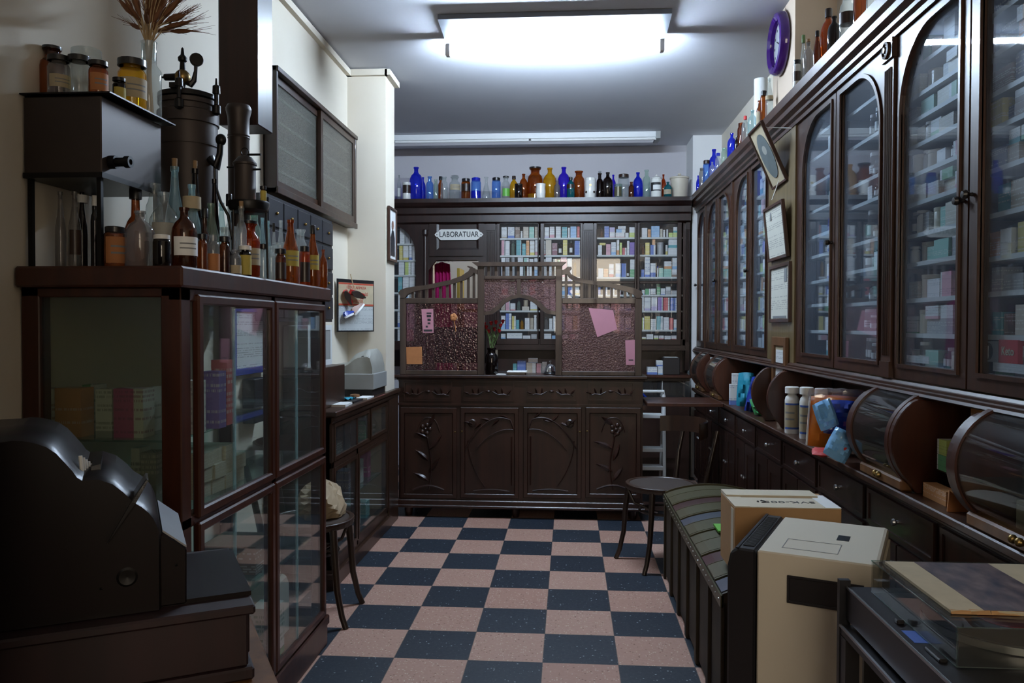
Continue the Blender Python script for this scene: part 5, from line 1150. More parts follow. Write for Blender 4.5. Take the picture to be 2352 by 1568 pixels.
# ---------------------------------------------------------------- bottles and jars
STY = {
 'jug': [(0, 0), (.92, 0), (1, .03), (1, .58), (.95, .66), (.74, .755), (.40, .82), (.32, .86), (.32, .95), (.40, .955), (.40, 1), (.27, 1), (.25, .9)],
 'wide': [(0, 0), (.92, 0), (1, .03), (1, .66), (.92, .75), (.66, .81), (.58, .85), (.58, .93), (.76, .975), (.76, 1), (.54, 1), (.5, .9)],
 'jar': [(0, 0), (.95, 0), (1, .03), (1, .78), (.92, .85), (.78, .88), (.78, 1), (.66, 1), (.64, .9)],
 'wine': [(0, 0), (.95, 0), (1, .02), (1, .46), (.92, .56), (.64, .69), (.44, .80), (.35, .95), (.44, .955), (.44, 1), (.28, 1), (.26, .9)],
 'flask': [(0, 0), (.97, 0), (1, .02), (.78, .32), (.48, .60), (.32, .70), (.32, .93), (.46, .98), (.46, 1), (.3, 1)],
 'round': [(0, 0), (.6, 0), (.88, .10), (1, .30), (.94, .46), (.64, .60), (.34, .67), (.30, .92), (.42, .96), (.42, 1), (.28, 1)],
 'tall': [(0, 0), (.97, 0), (1, .02), (1, .66), (.84, .74), (.5, .79), (.46, .94), (.6, .95), (.6, 1), (.42, 1)],
 'vial': [(0, 0), (.96, 0), (1, .03), (1, .72), (.88, .79), (.62, .83), (.62, 1), (.5, 1)],
 'crock': [(0, 0), (.84, 0), (.88, .02), (1, .76), (1.07, .78), (1.07, .83), (.92, .85), (.5, .885), (.12, .905), (.2, .95), (.16, .985), (0, 1)],
 'mug': [(0, .02), (.8, .02), (.88, 0), (.92, .06), (1, .45), (.93, .75), (1.0, 1), (.93, 1), (.86, .7), (.9, .4), (.8, .1), (0, .09)],
 'urn': [(0, 0), (.92, 0), (1, .03), (1, .74), (.93, .80), (.86, .81), (.95, .83), (.95, .85), (.6, .90), (.2, .93), (.22, .97), (.12, 1), (0, 1)],
 'drum': [(0, 0), (.97, 0), (1, .02), (1, .84), (.97, .86), (1.0, .87), (1.0, .99), (.95, 1), (0, 1)],
 'vase': [(0, 0), (.95, 0), (1, .03), (1, .55), (.97, .62), (.72, .68), (.60, .71), (.60, .97), (.66, 1), (.56, 1), (.54, .75)],
}
CAPM = {'black': 'black_cap', 'white': 'white_plastic', 'cork': 'cork', 'red': 'red_print', 'metal': 'silver_lid', 'glass': GLASS['clear'], 'brown': 'walnut', 'green': 'stem_green', 'bluecap': GLASS['blue']}
def bottle(name, label, c, r, h, sty, glass, cap=None, lab=None, lo=.18, hi=.5, group=None, n=20, cat='bottle', band=None):
    prof = STY[sty]; hb = h
    neck = min(p[0] for p in prof[6:11]) if sty in ('jug', 'wide', 'wine', 'flask', 'round', 'tall') else .62
    lipr = max(p[0] for p in prof[-4:])
    if cap in ('cork', 'glass'): hb = h * .93
    mat = GLASS[glass]
    o = whole(MB().lathe([(a * r, b * hb) for a, b in prof], (0, 0, 0), n), name, mat, label, cat, None, group, smooth=True)
    o.location = c
    if cap and sty not in ('crock', 'mug', 'urn', 'drum'):
        m = CAPM[cap]
        if cap == 'cork': pf = [(0, hb - .02 * h), (neck * r * .92, hb - .02 * h), (neck * r * 1.05, h), (0, h)]; nm = 'cork'
        elif cap == 'glass': pf = [(0, hb), (neck * r * .8, hb), (neck * r * .7, hb + .02 * h), (neck * r * 1.3, hb + .045 * h), (neck * r * .9, h), (0, h)]; nm = 'stopper'
        elif sty == 'wide': pf = [(0, hb * .975), (lipr * r * .85, hb * .975), (lipr * r * 1.02, hb * .985), (lipr * r * 1.02, h * 1.03), (lipr * r * .7, h * 1.045), (0, h * 1.045)]; nm = 'stopper'
        else: pf = [(lipr * r * 1.0, h * .87), (lipr * r * 1.14, h * .872), (lipr * r * 1.14, h * 1.0), (lipr * r * 1.0, h * 1.012), (0, h * 1.012)]; nm = 'cap'
        k = MB().lathe(pf, (0, 0, 0), 14).build(nm, m, None, True); k.parent = o
    if lab:
        a = math.atan2(CAM.y - c[1], CAM.x - c[0]) + .35 * (1 if c[0] < 0 else -1)
        rb = r * 1.012
        k = MB().lathe([(rb, hb * lo), (rb, hb * hi)], (0, 0, 0), 14, 'Z', None, a - 1.25, a + 1.25).build('label', lab, None, True); k.parent = o
        if lab.startswith('paper') and r > .022:
            ln = MB()
            for q in (.35, .6): ln.lathe([(rb * 1.004, hb * (lo + (hi - lo) * q)), (rb * 1.004, hb * (lo + (hi - lo) * (q + .07)))], (0, 0, 0), 8, 'Z', None, a - .7, a + .7)
            k2 = ln.build('print', 'grey_ink', None, True); k2.parent = k
    if band:
        rb = r * 1.012; k = MB().lathe([(rb, hb * band[0]), (rb, hb * band[1])], (0, 0, 0), n).build('band', band[2], None, True); k.parent = o
    return o
def bpx(name, label, x0, x1, yt, zb, sty, glass, Y=None, X=None, **kw):
    """a bottle standing at height zb where the photograph shows it, at the given depth"""
    xc = (x0 + x1) / 2; p = at(xc, yt, Y=Y) if Y is not None else at(xc, yt, X=X)
    r = (x1 - x0) / 2 / FPX * p.y
    return bottle(name, label, (p.x, p.y, zb), r, max(.02, p.z - zb), sty, glass, **kw)
# --- along the rear cornice, seen from left to right (crop pixels, scale .3104)
def q(a): return 890 + a * .3104
def w(b): return 340 + b * .3104
G = 'bottles and jars along the rear cabinet cornice'
RCB = [
 ('glass_bottle', 'clear bottle half hidden behind the pier at the left end of the rear cornice', 72, 100, 200, 'jug', 'clear', {'lab': 'paper_white'}, .22),
 ('jar', 'brown and white banded jar with a black lid before the big left blue bottle', 112, 172, 255, 'drum', 'milk', {'band': (.38, .84, 'walnut')}, .15),
 ('glass_bottle', 'tallest dark blue bottle at the left end of the rear cornice', 163, 262, 142, 'jug', 'blue', {}, .20),
 ('glass_bottle', 'smaller dark blue bottle tucked right of the tallest left blue bottle', 242, 284, 216, 'jug', 'blue', {}, .30),
 ('glass_bottle', 'light blue narrow bottle on the rear cornice near the left blue pair', 286, 340, 210, 'tall', 'lightblue', {}, .16),
 ('glass_bottle', 'small greenish clear bottle on the left part of the rear cornice', 340, 377, 232, 'vial', 'green', {}, .22),
 ('glass_bottle', 'amber bottle behind two clear bottles on the rear cornice', 374, 412, 212, 'tall', 'amber', {'cap': 'black'}, .30),
 ('glass_bottle', 'clear bottle with a flared neck left of the labelled apothecary jar', 394, 446, 214, 'wide', 'clear', {}, .16),
 ('apothecary_jar', 'clear apothecary jar with a tan label and glass stopper on the rear cornice', 456, 540, 202, 'wide', 'clear', {'cap': 'glass', 'lab': 'paper_cream', 'lo': .42, 'hi': .66}, .19),
 ('jar', 'amber jar with black lid left of the light cobalt jar', 546, 614, 228, 'jar', 'amber', {'cap': 'black', 'band': (.4, .75, 'walnut')}, .15),
 ('jar', 'bright blue jar left of the clear conical jar', 618, 692, 222, 'jar', 'lightblue', {'cap': 'bluecap', 'band': (.05, .4, GLASS['blue'])}, .17),
 ('jar', 'clear conical jar with a wide mouth between two blue jars', 696, 766, 215, 'flask', 'clear', {}, .20),
 ('jar', 'bright blue jar with a dark lid right of the clear conical jar', 772, 838, 221, 'jar', 'lightblue', {'cap': 'black'}, .15),
 ('glass_bottle', 'small clear bottle with a green label on the rear cornice', 846, 906, 214, 'wide', 'clear', {'cap': 'black', 'lab': 'green_box'}, .24),
 ('glass_bottle', 'olive yellow bottle left of the two dark amber ones', 905, 966, 208, 'jug', 'yellow', {'cap': 'brown'}, .26),
 ('jar', 'dark square shouldered jar in front of the olive yellow bottle', 941, 1000, 265, 'drum', 'dark', {}, .13),
 ('glass_bottle', 'orange amber bottle left of the big wide mouthed amber jar', 975, 1040, 191, 'jug', 'amber', {}, .25),
 ('apothecary_jar', 'biggest amber jar with a flared black stopper on the rear cornice', 1036, 1150, 150, 'wide', 'amber', {'cap': 'black', 'band': (.04, .2, GLASS['yellow'])}, .27),
 ('mug', 'small white porcelain cup before the biggest amber jar', 1098, 1170, 265, 'mug', 'milk', {}, .12),
 ('glass_bottle', 'big bright yellow bottle in the middle of the rear cornice', 1151, 1252, 148, 'jug', 'yellow', {}, .24),
 ('glass_bottle', 'small grey bottle before the gap right of the yellow bottle', 1233, 1278, 240, 'tall', 'smoke', {}, .12),
 ('glass_bottle', 'big violet blue bottle right of the bright yellow bottle', 1258, 1352, 142, 'jug', 'cobalt', {}, .26),
 ('jar', 'teal jar with a brown label on the rear cornice', 1327, 1386, 218, 'jug', 'teal', {'cap': 'black', 'lab': 'walnut', 'lo': .46, 'hi': .66}, .14),
 ('glass_bottle', 'brown bottle with a wide lip left of the white porcelain jar', 1375, 1458, 172, 'wide', 'amber', {}, .22),
 ('apothecary_jar', 'white porcelain jar with gilt and brown dots on the rear cornice', 1460, 1541, 222, 'drum', 'milk', {}, .16),
 ('glass_bottle', 'slim dark bottle with a glass stopper right of the porcelain jar', 1546, 1596, 171, 'tall', 'dark', {'cap': 'glass'}, .22),
 ('glass_bottle', 'dark brown bottle with a tall neck left of the green jar', 1592, 1668, 180, 'jug', 'dark', {}, .18),
 ('glass_bottle', 'dark blue bottle peeping out behind the dark brown one', 1650, 1692, 198, 'jug', 'cobalt', {}, .30),
 ('jar', 'small green labelled jar before the clear brown lidded jar', 1680, 1737, 268, 'drum', 'green', {'lab': 'tin_olive', 'lo': .1, 'hi': .8}, .13),
 ('jar', 'clear jar with a brown lid on the right part of the rear cornice', 1706, 1790, 196, 'jar', 'clear', {'cap': 'brown'}, .24),
 ('glass_bottle', 'small amber bottle between the clear jar and right blue bottle', 1784, 1825, 250, 'tall', 'brown', {}, .14),
 ('glass_bottle', 'blue bottle at the right end of the rear cornice', 1818, 1889, 180, 'jug', 'blue', {}, .22),
 ('glass_bottle', 'tall pale green bottle right of the right blue bottle', 1891, 1945, 162, 'tall', 'green', {}, .18),
 ('apothecary_jar', 'white lidded porcelain jar with a black framed label near the right end', 1951, 2029, 195, 'urn', 'milk', {'lab': 'ink', 'lo': .28, 'hi': .64}, .15),
 ('glass_bottle', 'orange bottle behind the teal tin near the right end', 2022, 2062, 195, 'jug', 'orange', {}, .28),
 ('jar', 'small teal tin jar with a pale spot near the right end', 2046, 2105, 250, 'jug', 'teal', {'lab': 'paper_cream', 'lo': .2, 'hi': .5}, .14),
 ('crock', 'cream stoneware crock with a lid at the right end of the rear cornice', 2094, 2226, 186, 'crock', 'crock', {}, .22),
]
for nm, lb, a, b, yt, sty, gl, kw, dy in RCB:
    o = bpx(nm, lb, q(a), q(b), w(yt), CORN, sty, gl, Y=7.03 + dy, group=G, **kw)
    if 'dots' in lb:
        rr = o.dimensions.x / 2
        for k, (dx, zz, m) in enumerate(((0, .62, 'gilt'), (-.8, .3, 'walnut'), (.72, .3, 'walnut'))):
            a_ = -pi / 2 + dx; d = MB().lathe([(0, .0012), (.011, .0012)], (0, 0, 0), 12, 'Z', Matrix.Translation((rr * 1.01 * cos(a_), rr * 1.01 * sin(a_), zz * o.dimensions.z)) @ Matrix.Rotation(a_ + pi / 2, 4, 'Z') @ Matrix.Rotation(pi / 2, 4, 'X')).build('dot', m); d.parent = o
    if 'black framed label' in lb:
        rr = o.dimensions.x / 2 * 1.03; hh = o.dimensions.z * .93
        k = MB().lathe([(rr, hh * .35), (rr, hh * .57)], (0, 0, 0), 10, 'Z', None, -pi / 2 - .75, -pi / 2 + .75).build('label_face', 'paper_white', None, True); k.parent = o
# --- along the right-hand cornice, far end first
G = 'bottles and jars along the right-hand cabinet cornice'
ZR = CORN + .014
RRB = [
 ('glass_bottle', 'slim dark blue bottle at the far end of the right-hand cornice', 1599, 1608, 403, 'jug', 'blue', {}, 1.12),
 ('jar', 'grey glass jar behind the far slim blue bottle', 1606, 1619, 386, 'jar', 'smoke', {}, 1.14),
 ('glass_bottle', 'bright blue jar with a brown lid at the far right corner', 1615, 1631, 369, 'jar', 'lightblue', {'cap': 'brown'}, 1.11),
 ('glass_bottle', 'wide shouldered dark blue bottle behind two clear ones on the right-hand cornice', 1628, 1652, 343, 'jug', 'blue', {}, 1.17),
 ('glass_bottle', 'small clear bottle before the wide shouldered blue bottle', 1630, 1642, 372, 'jug', 'clear', {}, 1.09),
 ('glass_bottle', 'second clear bottle with a blue cap on the right-hand cornice', 1643, 1656, 352, 'tall', 'clear', {'cap': 'bluecap'}, 1.10),
 ('jar', 'small clear jar left of the tall blue bottle on the right-hand cornice', 1657, 1671, 340, 'jar', 'green', {}, 1.12),
 ('glass_bottle', 'tall dark blue bottle standing alone on the right-hand cornice', 1671, 1691, 306, 'jug', 'blue', {}, 1.10),
 ('glass_bottle', 'small smoky bottle right of the lone tall blue bottle', 1687, 1696, 312, 'jug', 'dark', {}, 1.12),
 ('glass_bottle', 'rounded brown bottle behind the red capped clear bottle', 1694, 1713, 283, 'jar', 'brown', {}, 1.15),
 ('glass_bottle', 'clear bottle with a red stopper on the right-hand cornice', 1704, 1720, 267, 'jug', 'clear', {'cap': 'red'}, 1.09),
 ('glass_bottle', 'aqua bottle left of the tilted portrait on the right-hand cornice', 1718, 1739, 253, 'jug', 'aqua', {}, 1.11),
 ('glass_bottle', 'brown bottle with a cream label above the tilted portrait', 1738, 1751, 231, 'tall', 'brown', {'lab': 'paper_cream', 'lo': .2, 'hi': .62}, 1.10),
 ('glass_bottle', 'amber bottle between the paper roll and the pier', 1747, 1762, 210, 'jar', 'amber', {'cap': 'black'}, 1.09),
 ('glass_bottle', 'tall clear bottle with a cream collar against the clock pier', 1759, 1776, 180, 'wine', 'clear', {'band': (.45, .55, 'paper_cream')}, 1.085),
 ('jar', 'small jar with a brown band right of the clock pier', 1822, 1840, 139, 'jar', 'milk', {'cap': 'black', 'band': (.35, .65, 'walnut')}, 1.105),
 ('glass_bottle', 'slim clear bottle with a dark green cap right of the clock pier', 1838, 1853, 82, 'wine', 'clear', {'cap': 'green'}, 1.13),
 ('glass_bottle', 'clear bottle with a cork before the slim green capped bottle', 1845, 1869, 90, 'jug', 'smoke', {'cap': 'cork'}, 1.095),
 ('glass_bottle', 'dark reddish bottle with a black cap left of the large amber bottle', 1869, 1886, 72, 'wine', 'brown', {'cap': 'black'}, 1.10),
 ('glass_bottle', 'large amber bottle with a brown stopper on the right-hand cornice', 1886, 1921, 22, 'jug', 'amber', {'cap': 'brown'}, 1.15),
 ('glass_bottle', 'dark brown round bottle before the large amber bottle', 1902, 1931, 38, 'jug', 'dark', {}, 1.095),
 ('glass_bottle', 'clear jar with a dark label near the top of the photo', 1930, 1962, -12, 'wide', 'clear', {'band': (.35, .6, 'walnut')}, 1.10),
 ('glass_bottle', 'reddish brown bottle near the top edge of the photo', 1962, 1992, -50, 'jug', 'brown', {}, 1.11),
 ('glass_bottle', 'clear bottle cut off by the top edge of the photo', 1992, 2020, -80, 'jug', 'clear', {}, 1.10),
]
for nm, lb, a, b, yt, sty, gl, kw, X_ in RRB: bpx(nm, lb, a, b, yt, ZR, sty, gl, X=X_, group=G, **kw)
pr = at(1744, 182, X=1.19); whole(MB().lathe([(0, 0), (.042, 0), (.042, pr.z - ZR), (.034, pr.z - ZR), (.034, .01)], (0, 0, 0), 20), 'paper_roll', 'paper_white', 'tall white paper roll standing behind the bottles beside the clock pier', 'roll', None, None, smooth=True).location = (1.20, pr.y, ZR)
# --- on and around the metal box and along the top of the glass case
G = 'old bottles on top of the glass case'
T_ = TOP
LCB = [
 # x0 x1 ytop Y style glass kw label
 ('glass_bottle', 'brown bottle with a white paper label at the front corner of the glass case', 394, 452, 477, 2.17, 'jug', 'brown', {'lab': 'paper_white', 'lo': .22, 'hi': .52}),
 ('glass_bottle', 'small amber bottle with a black cap right of the white labelled brown bottle', 453, 476, 538, 2.24, 'vial', 'amber', {'cap': 'black'}),
 ('glass_bottle', 'clear bottle with an orange label in the front row of the glass case', 475, 504, 539, 2.31, 'vial', 'smoke', {'lab': 'paper_orange', 'lo': .06, 'hi': .5}),
 ('glass_bottle', 'small dark brown bottle right of the orange labelled clear bottle', 504, 527, 544, 2.38, 'vial', 'brown', {'cap': 'black'}),
 ('glass_bottle', 'tiny wide lipped bottle with a cream label at the edge', 527, 554, 574, 2.44, 'wide', 'smoke', {'lab': 'paper_cream', 'lo': .08, 'hi': .4}),
 ('glass_bottle', 'small dark jar with a white cap and yellow label', 549, 577, 565, 2.5, 'vial', 'dark', {'cap': 'white', 'lab': 'paper_yellow', 'lo': .06, 'hi': .7}),
 ('apothecary_jar', 'large orange brown jar with a black stopper behind the yellow labelled jar', 545, 597, 512, 2.66, 'wide', 'orange', {'cap': 'black', 'lab': 'paper_cream', 'lo': .25, 'hi': .55}),
 ('glass_bottle', 'slim clear bottle with a black cap right of the orange brown jar', 595, 615, 561, 2.73, 'vial', 'clear', {'cap': 'black'}),
 ('glass_bottle', 'slim clear open bottle beside the black capped clear one', 614, 632, 565, 2.80, 'wide', 'clear', {}),
 ('glass_bottle', 'brown powder jar with a black cap in the front row', 631, 657, 572, 2.87, 'vial', 'brown', {'cap': 'black', 'lab': 'walnut', 'lo': .12, 'hi': .6}),
 ('jar', 'wide clear jar with a flat glass lid behind the brown powder jar', 621, 666, 557, 3.06, 'jar', 'clear', {'cap': 'glass'}),
 ('glass_bottle', 'taller amber bottle with a yellow label at the far end', 648, 686, 505, 2.98, 'wine', 'amber', {'lab': 'paper_yellow', 'lo': .28, 'hi': .52}),
 ('glass_bottle', 'amber bottle with a black cap between the two yellow labelled ones', 687, 712, 566, 3.10, 'jar', 'orange', {'cap': 'black', 'lab': 'walnut', 'lo': .1, 'hi': .6}),
 ('glass_bottle', 'amber bottle with a yellow label and long neck near the far end', 704, 732, 519, 3.18, 'wine', 'amber', {'cap': 'black', 'lab': 'paper_yellow', 'lo': .28, 'hi': .52}),
 ('glass_bottle', 'last small amber bottle at the far end of the glass case', 732, 752, 573, 3.255, 'jug', 'amber', {}),
 ('apothecary_jar', 'clear apothecary jar behind the two tall amber bottles', 675, 705, 527, 3.235, 'wide', 'clear', {}),
 ('glass_bottle', 'aqua bottle with a long neck left of a clear row', 593, 612, 500, 2.84, 'wine', 'aqua', {}),
 ('glass_bottle', 'pale aqua bottle just right of the first long necked one', 608, 624, 507, 2.915, 'wine', 'aqua', {}),
 ('glass_bottle', 'slim clear bottle with a dark lip before the drawer chest', 622, 636, 514, 3.0, 'wine', 'clear', {'cap': 'black'}),
 ('glass_bottle', 'clear bottle with a tapered neck left of the tall amber bottle', 635, 655, 506, 3.16, 'wine', 'clear', {}),
 ('glass_bottle', 'clear flask with a flared lip behind the small brown bottle', 501, 529, 522, 2.5, 'wide', 'clear', {}),
 ('glass_bottle', 'dark round bottle low behind the front row', 508, 538, 546, 2.44, 'round', 'dark', {}),
 ('glass_bottle', 'clear conical flask left of the orange brown jar', 528, 552, 520, 2.57, 'flask', 'clear', {}),
 ('glass_bottle', 'round brown bottle with a black stopper behind the small amber bottle', 453, 487, 481, 2.37, 'round', 'brown', {'cap': 'black'}),
 ('glass_bottle', 'tall pale aqua bottle with a torn label behind the white labelled bottle', 420, 461, 424, 2.30, 'wine', 'aqua', {'band': (.72, .86, 'paper_cream')}),
 ('glass_bottle', 'pale green bottle with sloping shoulders in the middle of the cluster', 465, 504, 467, 2.455, 'wine', 'green', {}),
 ('glass_bottle', 'pale aqua bottle right of the dark brown wine bottle', 494, 523, 466, 2.72, 'wine', 'aqua', {}),
 ('glass_bottle', 'round clear bottle with a black stopper below the still column', 511, 541, 448, 2.645, 'round', 'clear', {'cap': 'black'}),
 ('glass_bottle', 'clear bottle with a pale cork below the still column', 524, 544, 420, 2.86, 'tall', 'clear', {'cap': 'cork'}),
 ('glass_bottle', 'clear swing stopper bottle with a pale cap above the orange jar', 542, 566, 462, 2.505, 'tall', 'clear', {'cap': 'cork'}),
 ('jar', 'clear wide lipped jar under the burner tray', 570, 598, 482, 2.77, 'wide', 'green', {}),
 ('glass_bottle', 'dark brown wine bottle with an empty neck before the autoclave', 480, 504, 411, 2.52, 'wine', 'dark', {}),
 ('glass_bottle', 'black wine bottle with a brown stopper before the autoclave', 430, 466, 369, 2.42, 'wine', 'dark', {'cap': 'cork'}),
 ('glass_bottle', 'tallest aqua bottle with a corked glass tube', 379, 423, 364, 2.40, 'wine', 'aqua', {'cap': 'cork'}),
 ('apothecary_jar', 'large clear bottle with a frosted label behind the white labelled one', 343, 411, 442, 2.22, 'jug', 'clear', {'lab': 'grey_vinyl', 'lo': .2, 'hi': .6}),
 ('jar', 'clear jar with a thick rim at the corner of the metal box', 334, 374, 422, 2.325, 'wide', 'clear', {}),
 ('jar', 'dark jar with a cream lid at the front edge', 351, 392, 540, 2.06, 'jar', 'dark', {'cap': 'white'}),
 ('glass_bottle', 'clear bottle with round shoulders at the front edge left of the dark jar', 288, 355, 485, 2.09, 'jug', 'smoke', {}),
 ('jar', 'dark jar with an orange label under the metal box', 239, 288, 522, 2.08, 'jar', 'brown', {'cap': 'black', 'lab': 'paper_orange', 'lo': .1, 'hi': .75}),
 ('glass_bottle', 'big brown round bottle behind the orange labelled jar', 282, 340, 433, 2.265, 'round', 'brown', {'cap': 'black'}),
 ('glass_bottle', 'dark bottle with a white square stopper under the metal box', 208, 226, 451, 2.15, 'tall', 'dark', {'cap': 'white'}),
 ('glass_bottle', 'dark bottle with a tilted white label under the metal box', 176, 200, 441, 2.19, 'wine', 'dark', {'band': (.86, .96, 'paper_white')}),
 ('glass_bottle', 'tall smoky bottle with an amber label near the wall', 157, 185, 440, 2.125, 'wine', 'smoke', {'lab': 'walnut'}),
 ('glass_bottle', 'tall smoky bottle farthest left under the metal box', 126, 150, 440, 2.13, 'wine', 'smoke', {}),
]
for nm, lb, a, b, yt, Y_, sty, gl, kw in LCB: bpx(nm, lb, a, b, yt, T_, sty, gl, Y=Y_, group=G, **kw)
G = 'jars on the lid of the metal box'
T2 = bz1 + .0045
for nm, lb, a, b, yt, Y_, sty, gl, kw in [
 ('jar', 'brown jar with a tall black stopper at the left end of the metal box lid', 92, 147, 112, 2.16, 'wide', 'brown', {'cap': 'black'}),
 ('jar', 'dusty jar with a tan label before the black stoppered brown jar', 110, 160, 130, 2.09, 'vial', 'smoke', {'cap': 'black', 'lab': 'paper_cream'}),
 ('jar', 'clear jar with a dark lid in the middle of the metal box lid', 157, 206, 130, 2.10, 'vial', 'clear', {'cap': 'black'}),
 ('jar', 'widest clear jar with a thick glass lid on the metal box', 165, 232, 115, 2.205, 'drum', 'clear', {}),
 ('jar', 'amber jar with an orange white label on the metal box', 204, 247, 142, 2.09, 'vial', 'amber', {'cap': 'black', 'lab': 'paper_orange', 'lo': .1, 'hi': .62}),
 ('jar', 'smallest jar with a yellow label on the metal box', 259, 288, 180, 2.165, 'vial', 'dark', {'cap': 'black', 'lab': 'paper_yellow', 'lo': .05, 'hi': .6}),
 ('jar', 'large amber jar with a black lid and tan label on the metal box', 271, 335, 139, 2.235, 'vial', 'yellow', {'cap': 'black', 'lab': 'paper_cream', 'lo': .2, 'hi': .6}),
 ('vase', 'tall clear glass jar used as a vase for dried wheat', 314, 370, 97, 2.335, 'vase', 'clear', {'cat': 'vase'}),
]: bpx(nm, lb, a, b, yt, T2, sty, gl, Y=Y_, group=G if nm == 'jar' else None, **kw)
vz = at(342, 97, Y=2.335)
WH = thing('dried_wheat', 'bunch of dried reddish wheat ears standing in the clear vase', 'dried flowers', (vz.x, vz.y, T2 + .01))
rnd = random.Random(3)
sm, em, aw = MB(), MB(), MB()
for k in range(64):
    a = rnd.uniform(0, 2 * pi); sp2 = rnd.uniform(.0, .10); h_ = rnd.uniform(.035, .16)
    b0 = Vector((vz.x + .012 * cos(a + 2), vz.y + .012 * sin(a + 2), T2 + .012)); nk = Vector((vz.x + .010 * cos(a), vz.y + .010 * sin(a), vz.z))
    tip = Vector((vz.x + .012 + sp2 * cos(a), vz.y + sp2 * .6 * sin(a), vz.z + h_)); md = (nk * .55 + tip * .45) + Vector((0, 0, .018))
    sm.tube([b0, nk, md, tip], [.0011, .0013, .0012, .0012], 5)
    d = (tip - md).normalized(); e = tip + d * .055
    em.tube([tip - d * .01, tip + d * .012, tip + d * .034, e], [.002, .0075, .0066, .001], 6)
    for j in range(11):
        u = Vector((rnd.uniform(-1, 1), rnd.uniform(-1, 1), rnd.uniform(-1, 1))) * .26 + d
        s0 = tip + d * (.006 * j); aw.tube([s0, s0 + u.normalized() * rnd.uniform(.045, .085)], [.0009, .0004], 3)
sm.build('stalks', 'straw_pale', WH); em.build('ears', 'straw', WH, True); tag(aw.build('awns', 'straw', WH), kind='stuff')
# on the burner tray
bpx('glass_bottle', 'tiny bottle with a yellow label in the burner tray', 597, 612, 428, 1.7245, 'vial', 'brown', Y=2.60, cap='black', lab='paper_yellow', lo=.05, hi=.8)
# ---------------------------------------------------------------- cartons and small packs on the shelves
CUBE = {}
def unit(mat, bev=True):
    if mat not in CUBE:
        m = MB().box(-.5, .5, -.5, .5, 0, 1); me = bpy.data.meshes.new('carton_' + mat); me.from_pydata(m.v, [], m.f)
        bm = bmesh.new(); bm.from_mesh(me); bmesh.ops.recalc_face_normals(bm, faces=bm.faces); bm.to_mesh(me); bm.free()
        me.materials.append(MATS[mat]); CUBE[mat] = me
    return CUBE[mat]
COLS = {'white': (.76, .78, .78), 'tan': (.42, .35, .24), 'beige': (.58, .50, .38), 'brown': (.20, .11, .06), 'mint': (.30, .62, .50), 'teal': (.05, .38, .42),
        'blue': (.06, .16, .55), 'sky': (.28, .52, .80), 'navy': (.03, .04, .14), 'red': (.60, .05, .05), 'maroon': (.22, .04, .07), 'pink': (.70, .32, .38), 'magenta': (.58, .05, .28),
        'lilac': (.48, .42, .66), 'yellow': (.72, .60, .10), 'lime': (.55, .68, .12), 'green': (.08, .40, .14), 'orange': (.72, .30, .06), 'grey': (.36, .37, .38), 'black': (.03, .03, .03), 'cream': (.66, .62, .48), 'purple': (.18, .08, .45)}
def carton(label, x, y, z, sx, sy, sz, col, full=False, rot=0.0, group=None, name='medicine_carton', tilt=0.0, cat='carton'):
    o = bpy.data.objects.new(name, unit('carton_full' if full else 'carton')); COL.objects.link(o)
    o.location = (x, y, z); o.scale = (sx, sy, sz); o.rotation_euler = (0, tilt, rot); o.color = (*[v * .82 + .10 for v in COLS[col]], 1)
    return tag(o, label, cat, group)
def pack(kind, col, label, x, y, z, sx, sy, sz, group, rot=0.0):
    """one thing on a shelf: c carton with a coloured band, f carton all in one colour, b glass bottle, p plastic bottle, d tin, j jar"""
    if kind in 'cf': return carton(label, x, y, z, sx, sy, sz, col, kind == 'f', rot, group, 'pill_packet' if sz < .055 else 'medicine_box' if kind == 'f' else 'medicine_carton')
    r = min(sx, sy) / 2
    if kind == 'p': return bottle('plastic_bottle', label, (x, y, z), r, sz, 'vial', 'white', cap={'blue': 'bluecap', 'red': 'red'}.get(col, 'white'), lab='paper_white', group=group, n=12)
    if kind == 'd':
        o = whole(MB().lathe([(0, 0), (r, 0), (r, sz * .8), (r * .97, sz * .82), (r * 1.02, sz * .83), (r * 1.02, sz), (0, sz)], (0, 0, 0), 16), 'medicine_tin', tint(col), label, 'tin', None, group, smooth=True); o.location = (x, y, z); return o
    g = {'green': 'green', 'brown': 'brown', 'blue': 'blue', 'black': 'dark', 'yellow': 'yellow', 'orange': 'amber', 'teal': 'teal', 'grey': 'smoke', 'white': 'clear', 'cream': 'smoke'}.get(col, 'clear')
    return bottle('medicine_bottle', label, (x, y, z), r, sz, 'jug' if kind == 'b' else 'jar', g, cap='black' if kind == 'b' else 'white', lab='paper_white' if col in ('brown', 'black', 'cream') else None, group=group, n=12)
TINT = {}
def tint(col):
    if col not in TINT:
        if 'finish_' + col not in MATS: solid('finish_' + col, COLS[col], .35)
        TINT[col] = 'finish_' + col
    return TINT[col]
KW = {'c': 'white carton, {} print,', 'f': '{} carton', 'b': '{} glass bottle', 'p': '{} capped plastic bottle', 'd': 'round {} tin', 'j': '{} glass jar'}
def describe(k, c):
    if k == 'c' and c == 'white': return 'plain white carton'
    if k == 'c' and c == 'grey': return 'white carton, grey print,'
    if k in 'bj' and c == 'white': return 'clear glass bottle' if k == 'b' else 'clear glass jar'
    return KW[k].format(c)
REARG = 'medicines on the shelves of the rear cabinets'
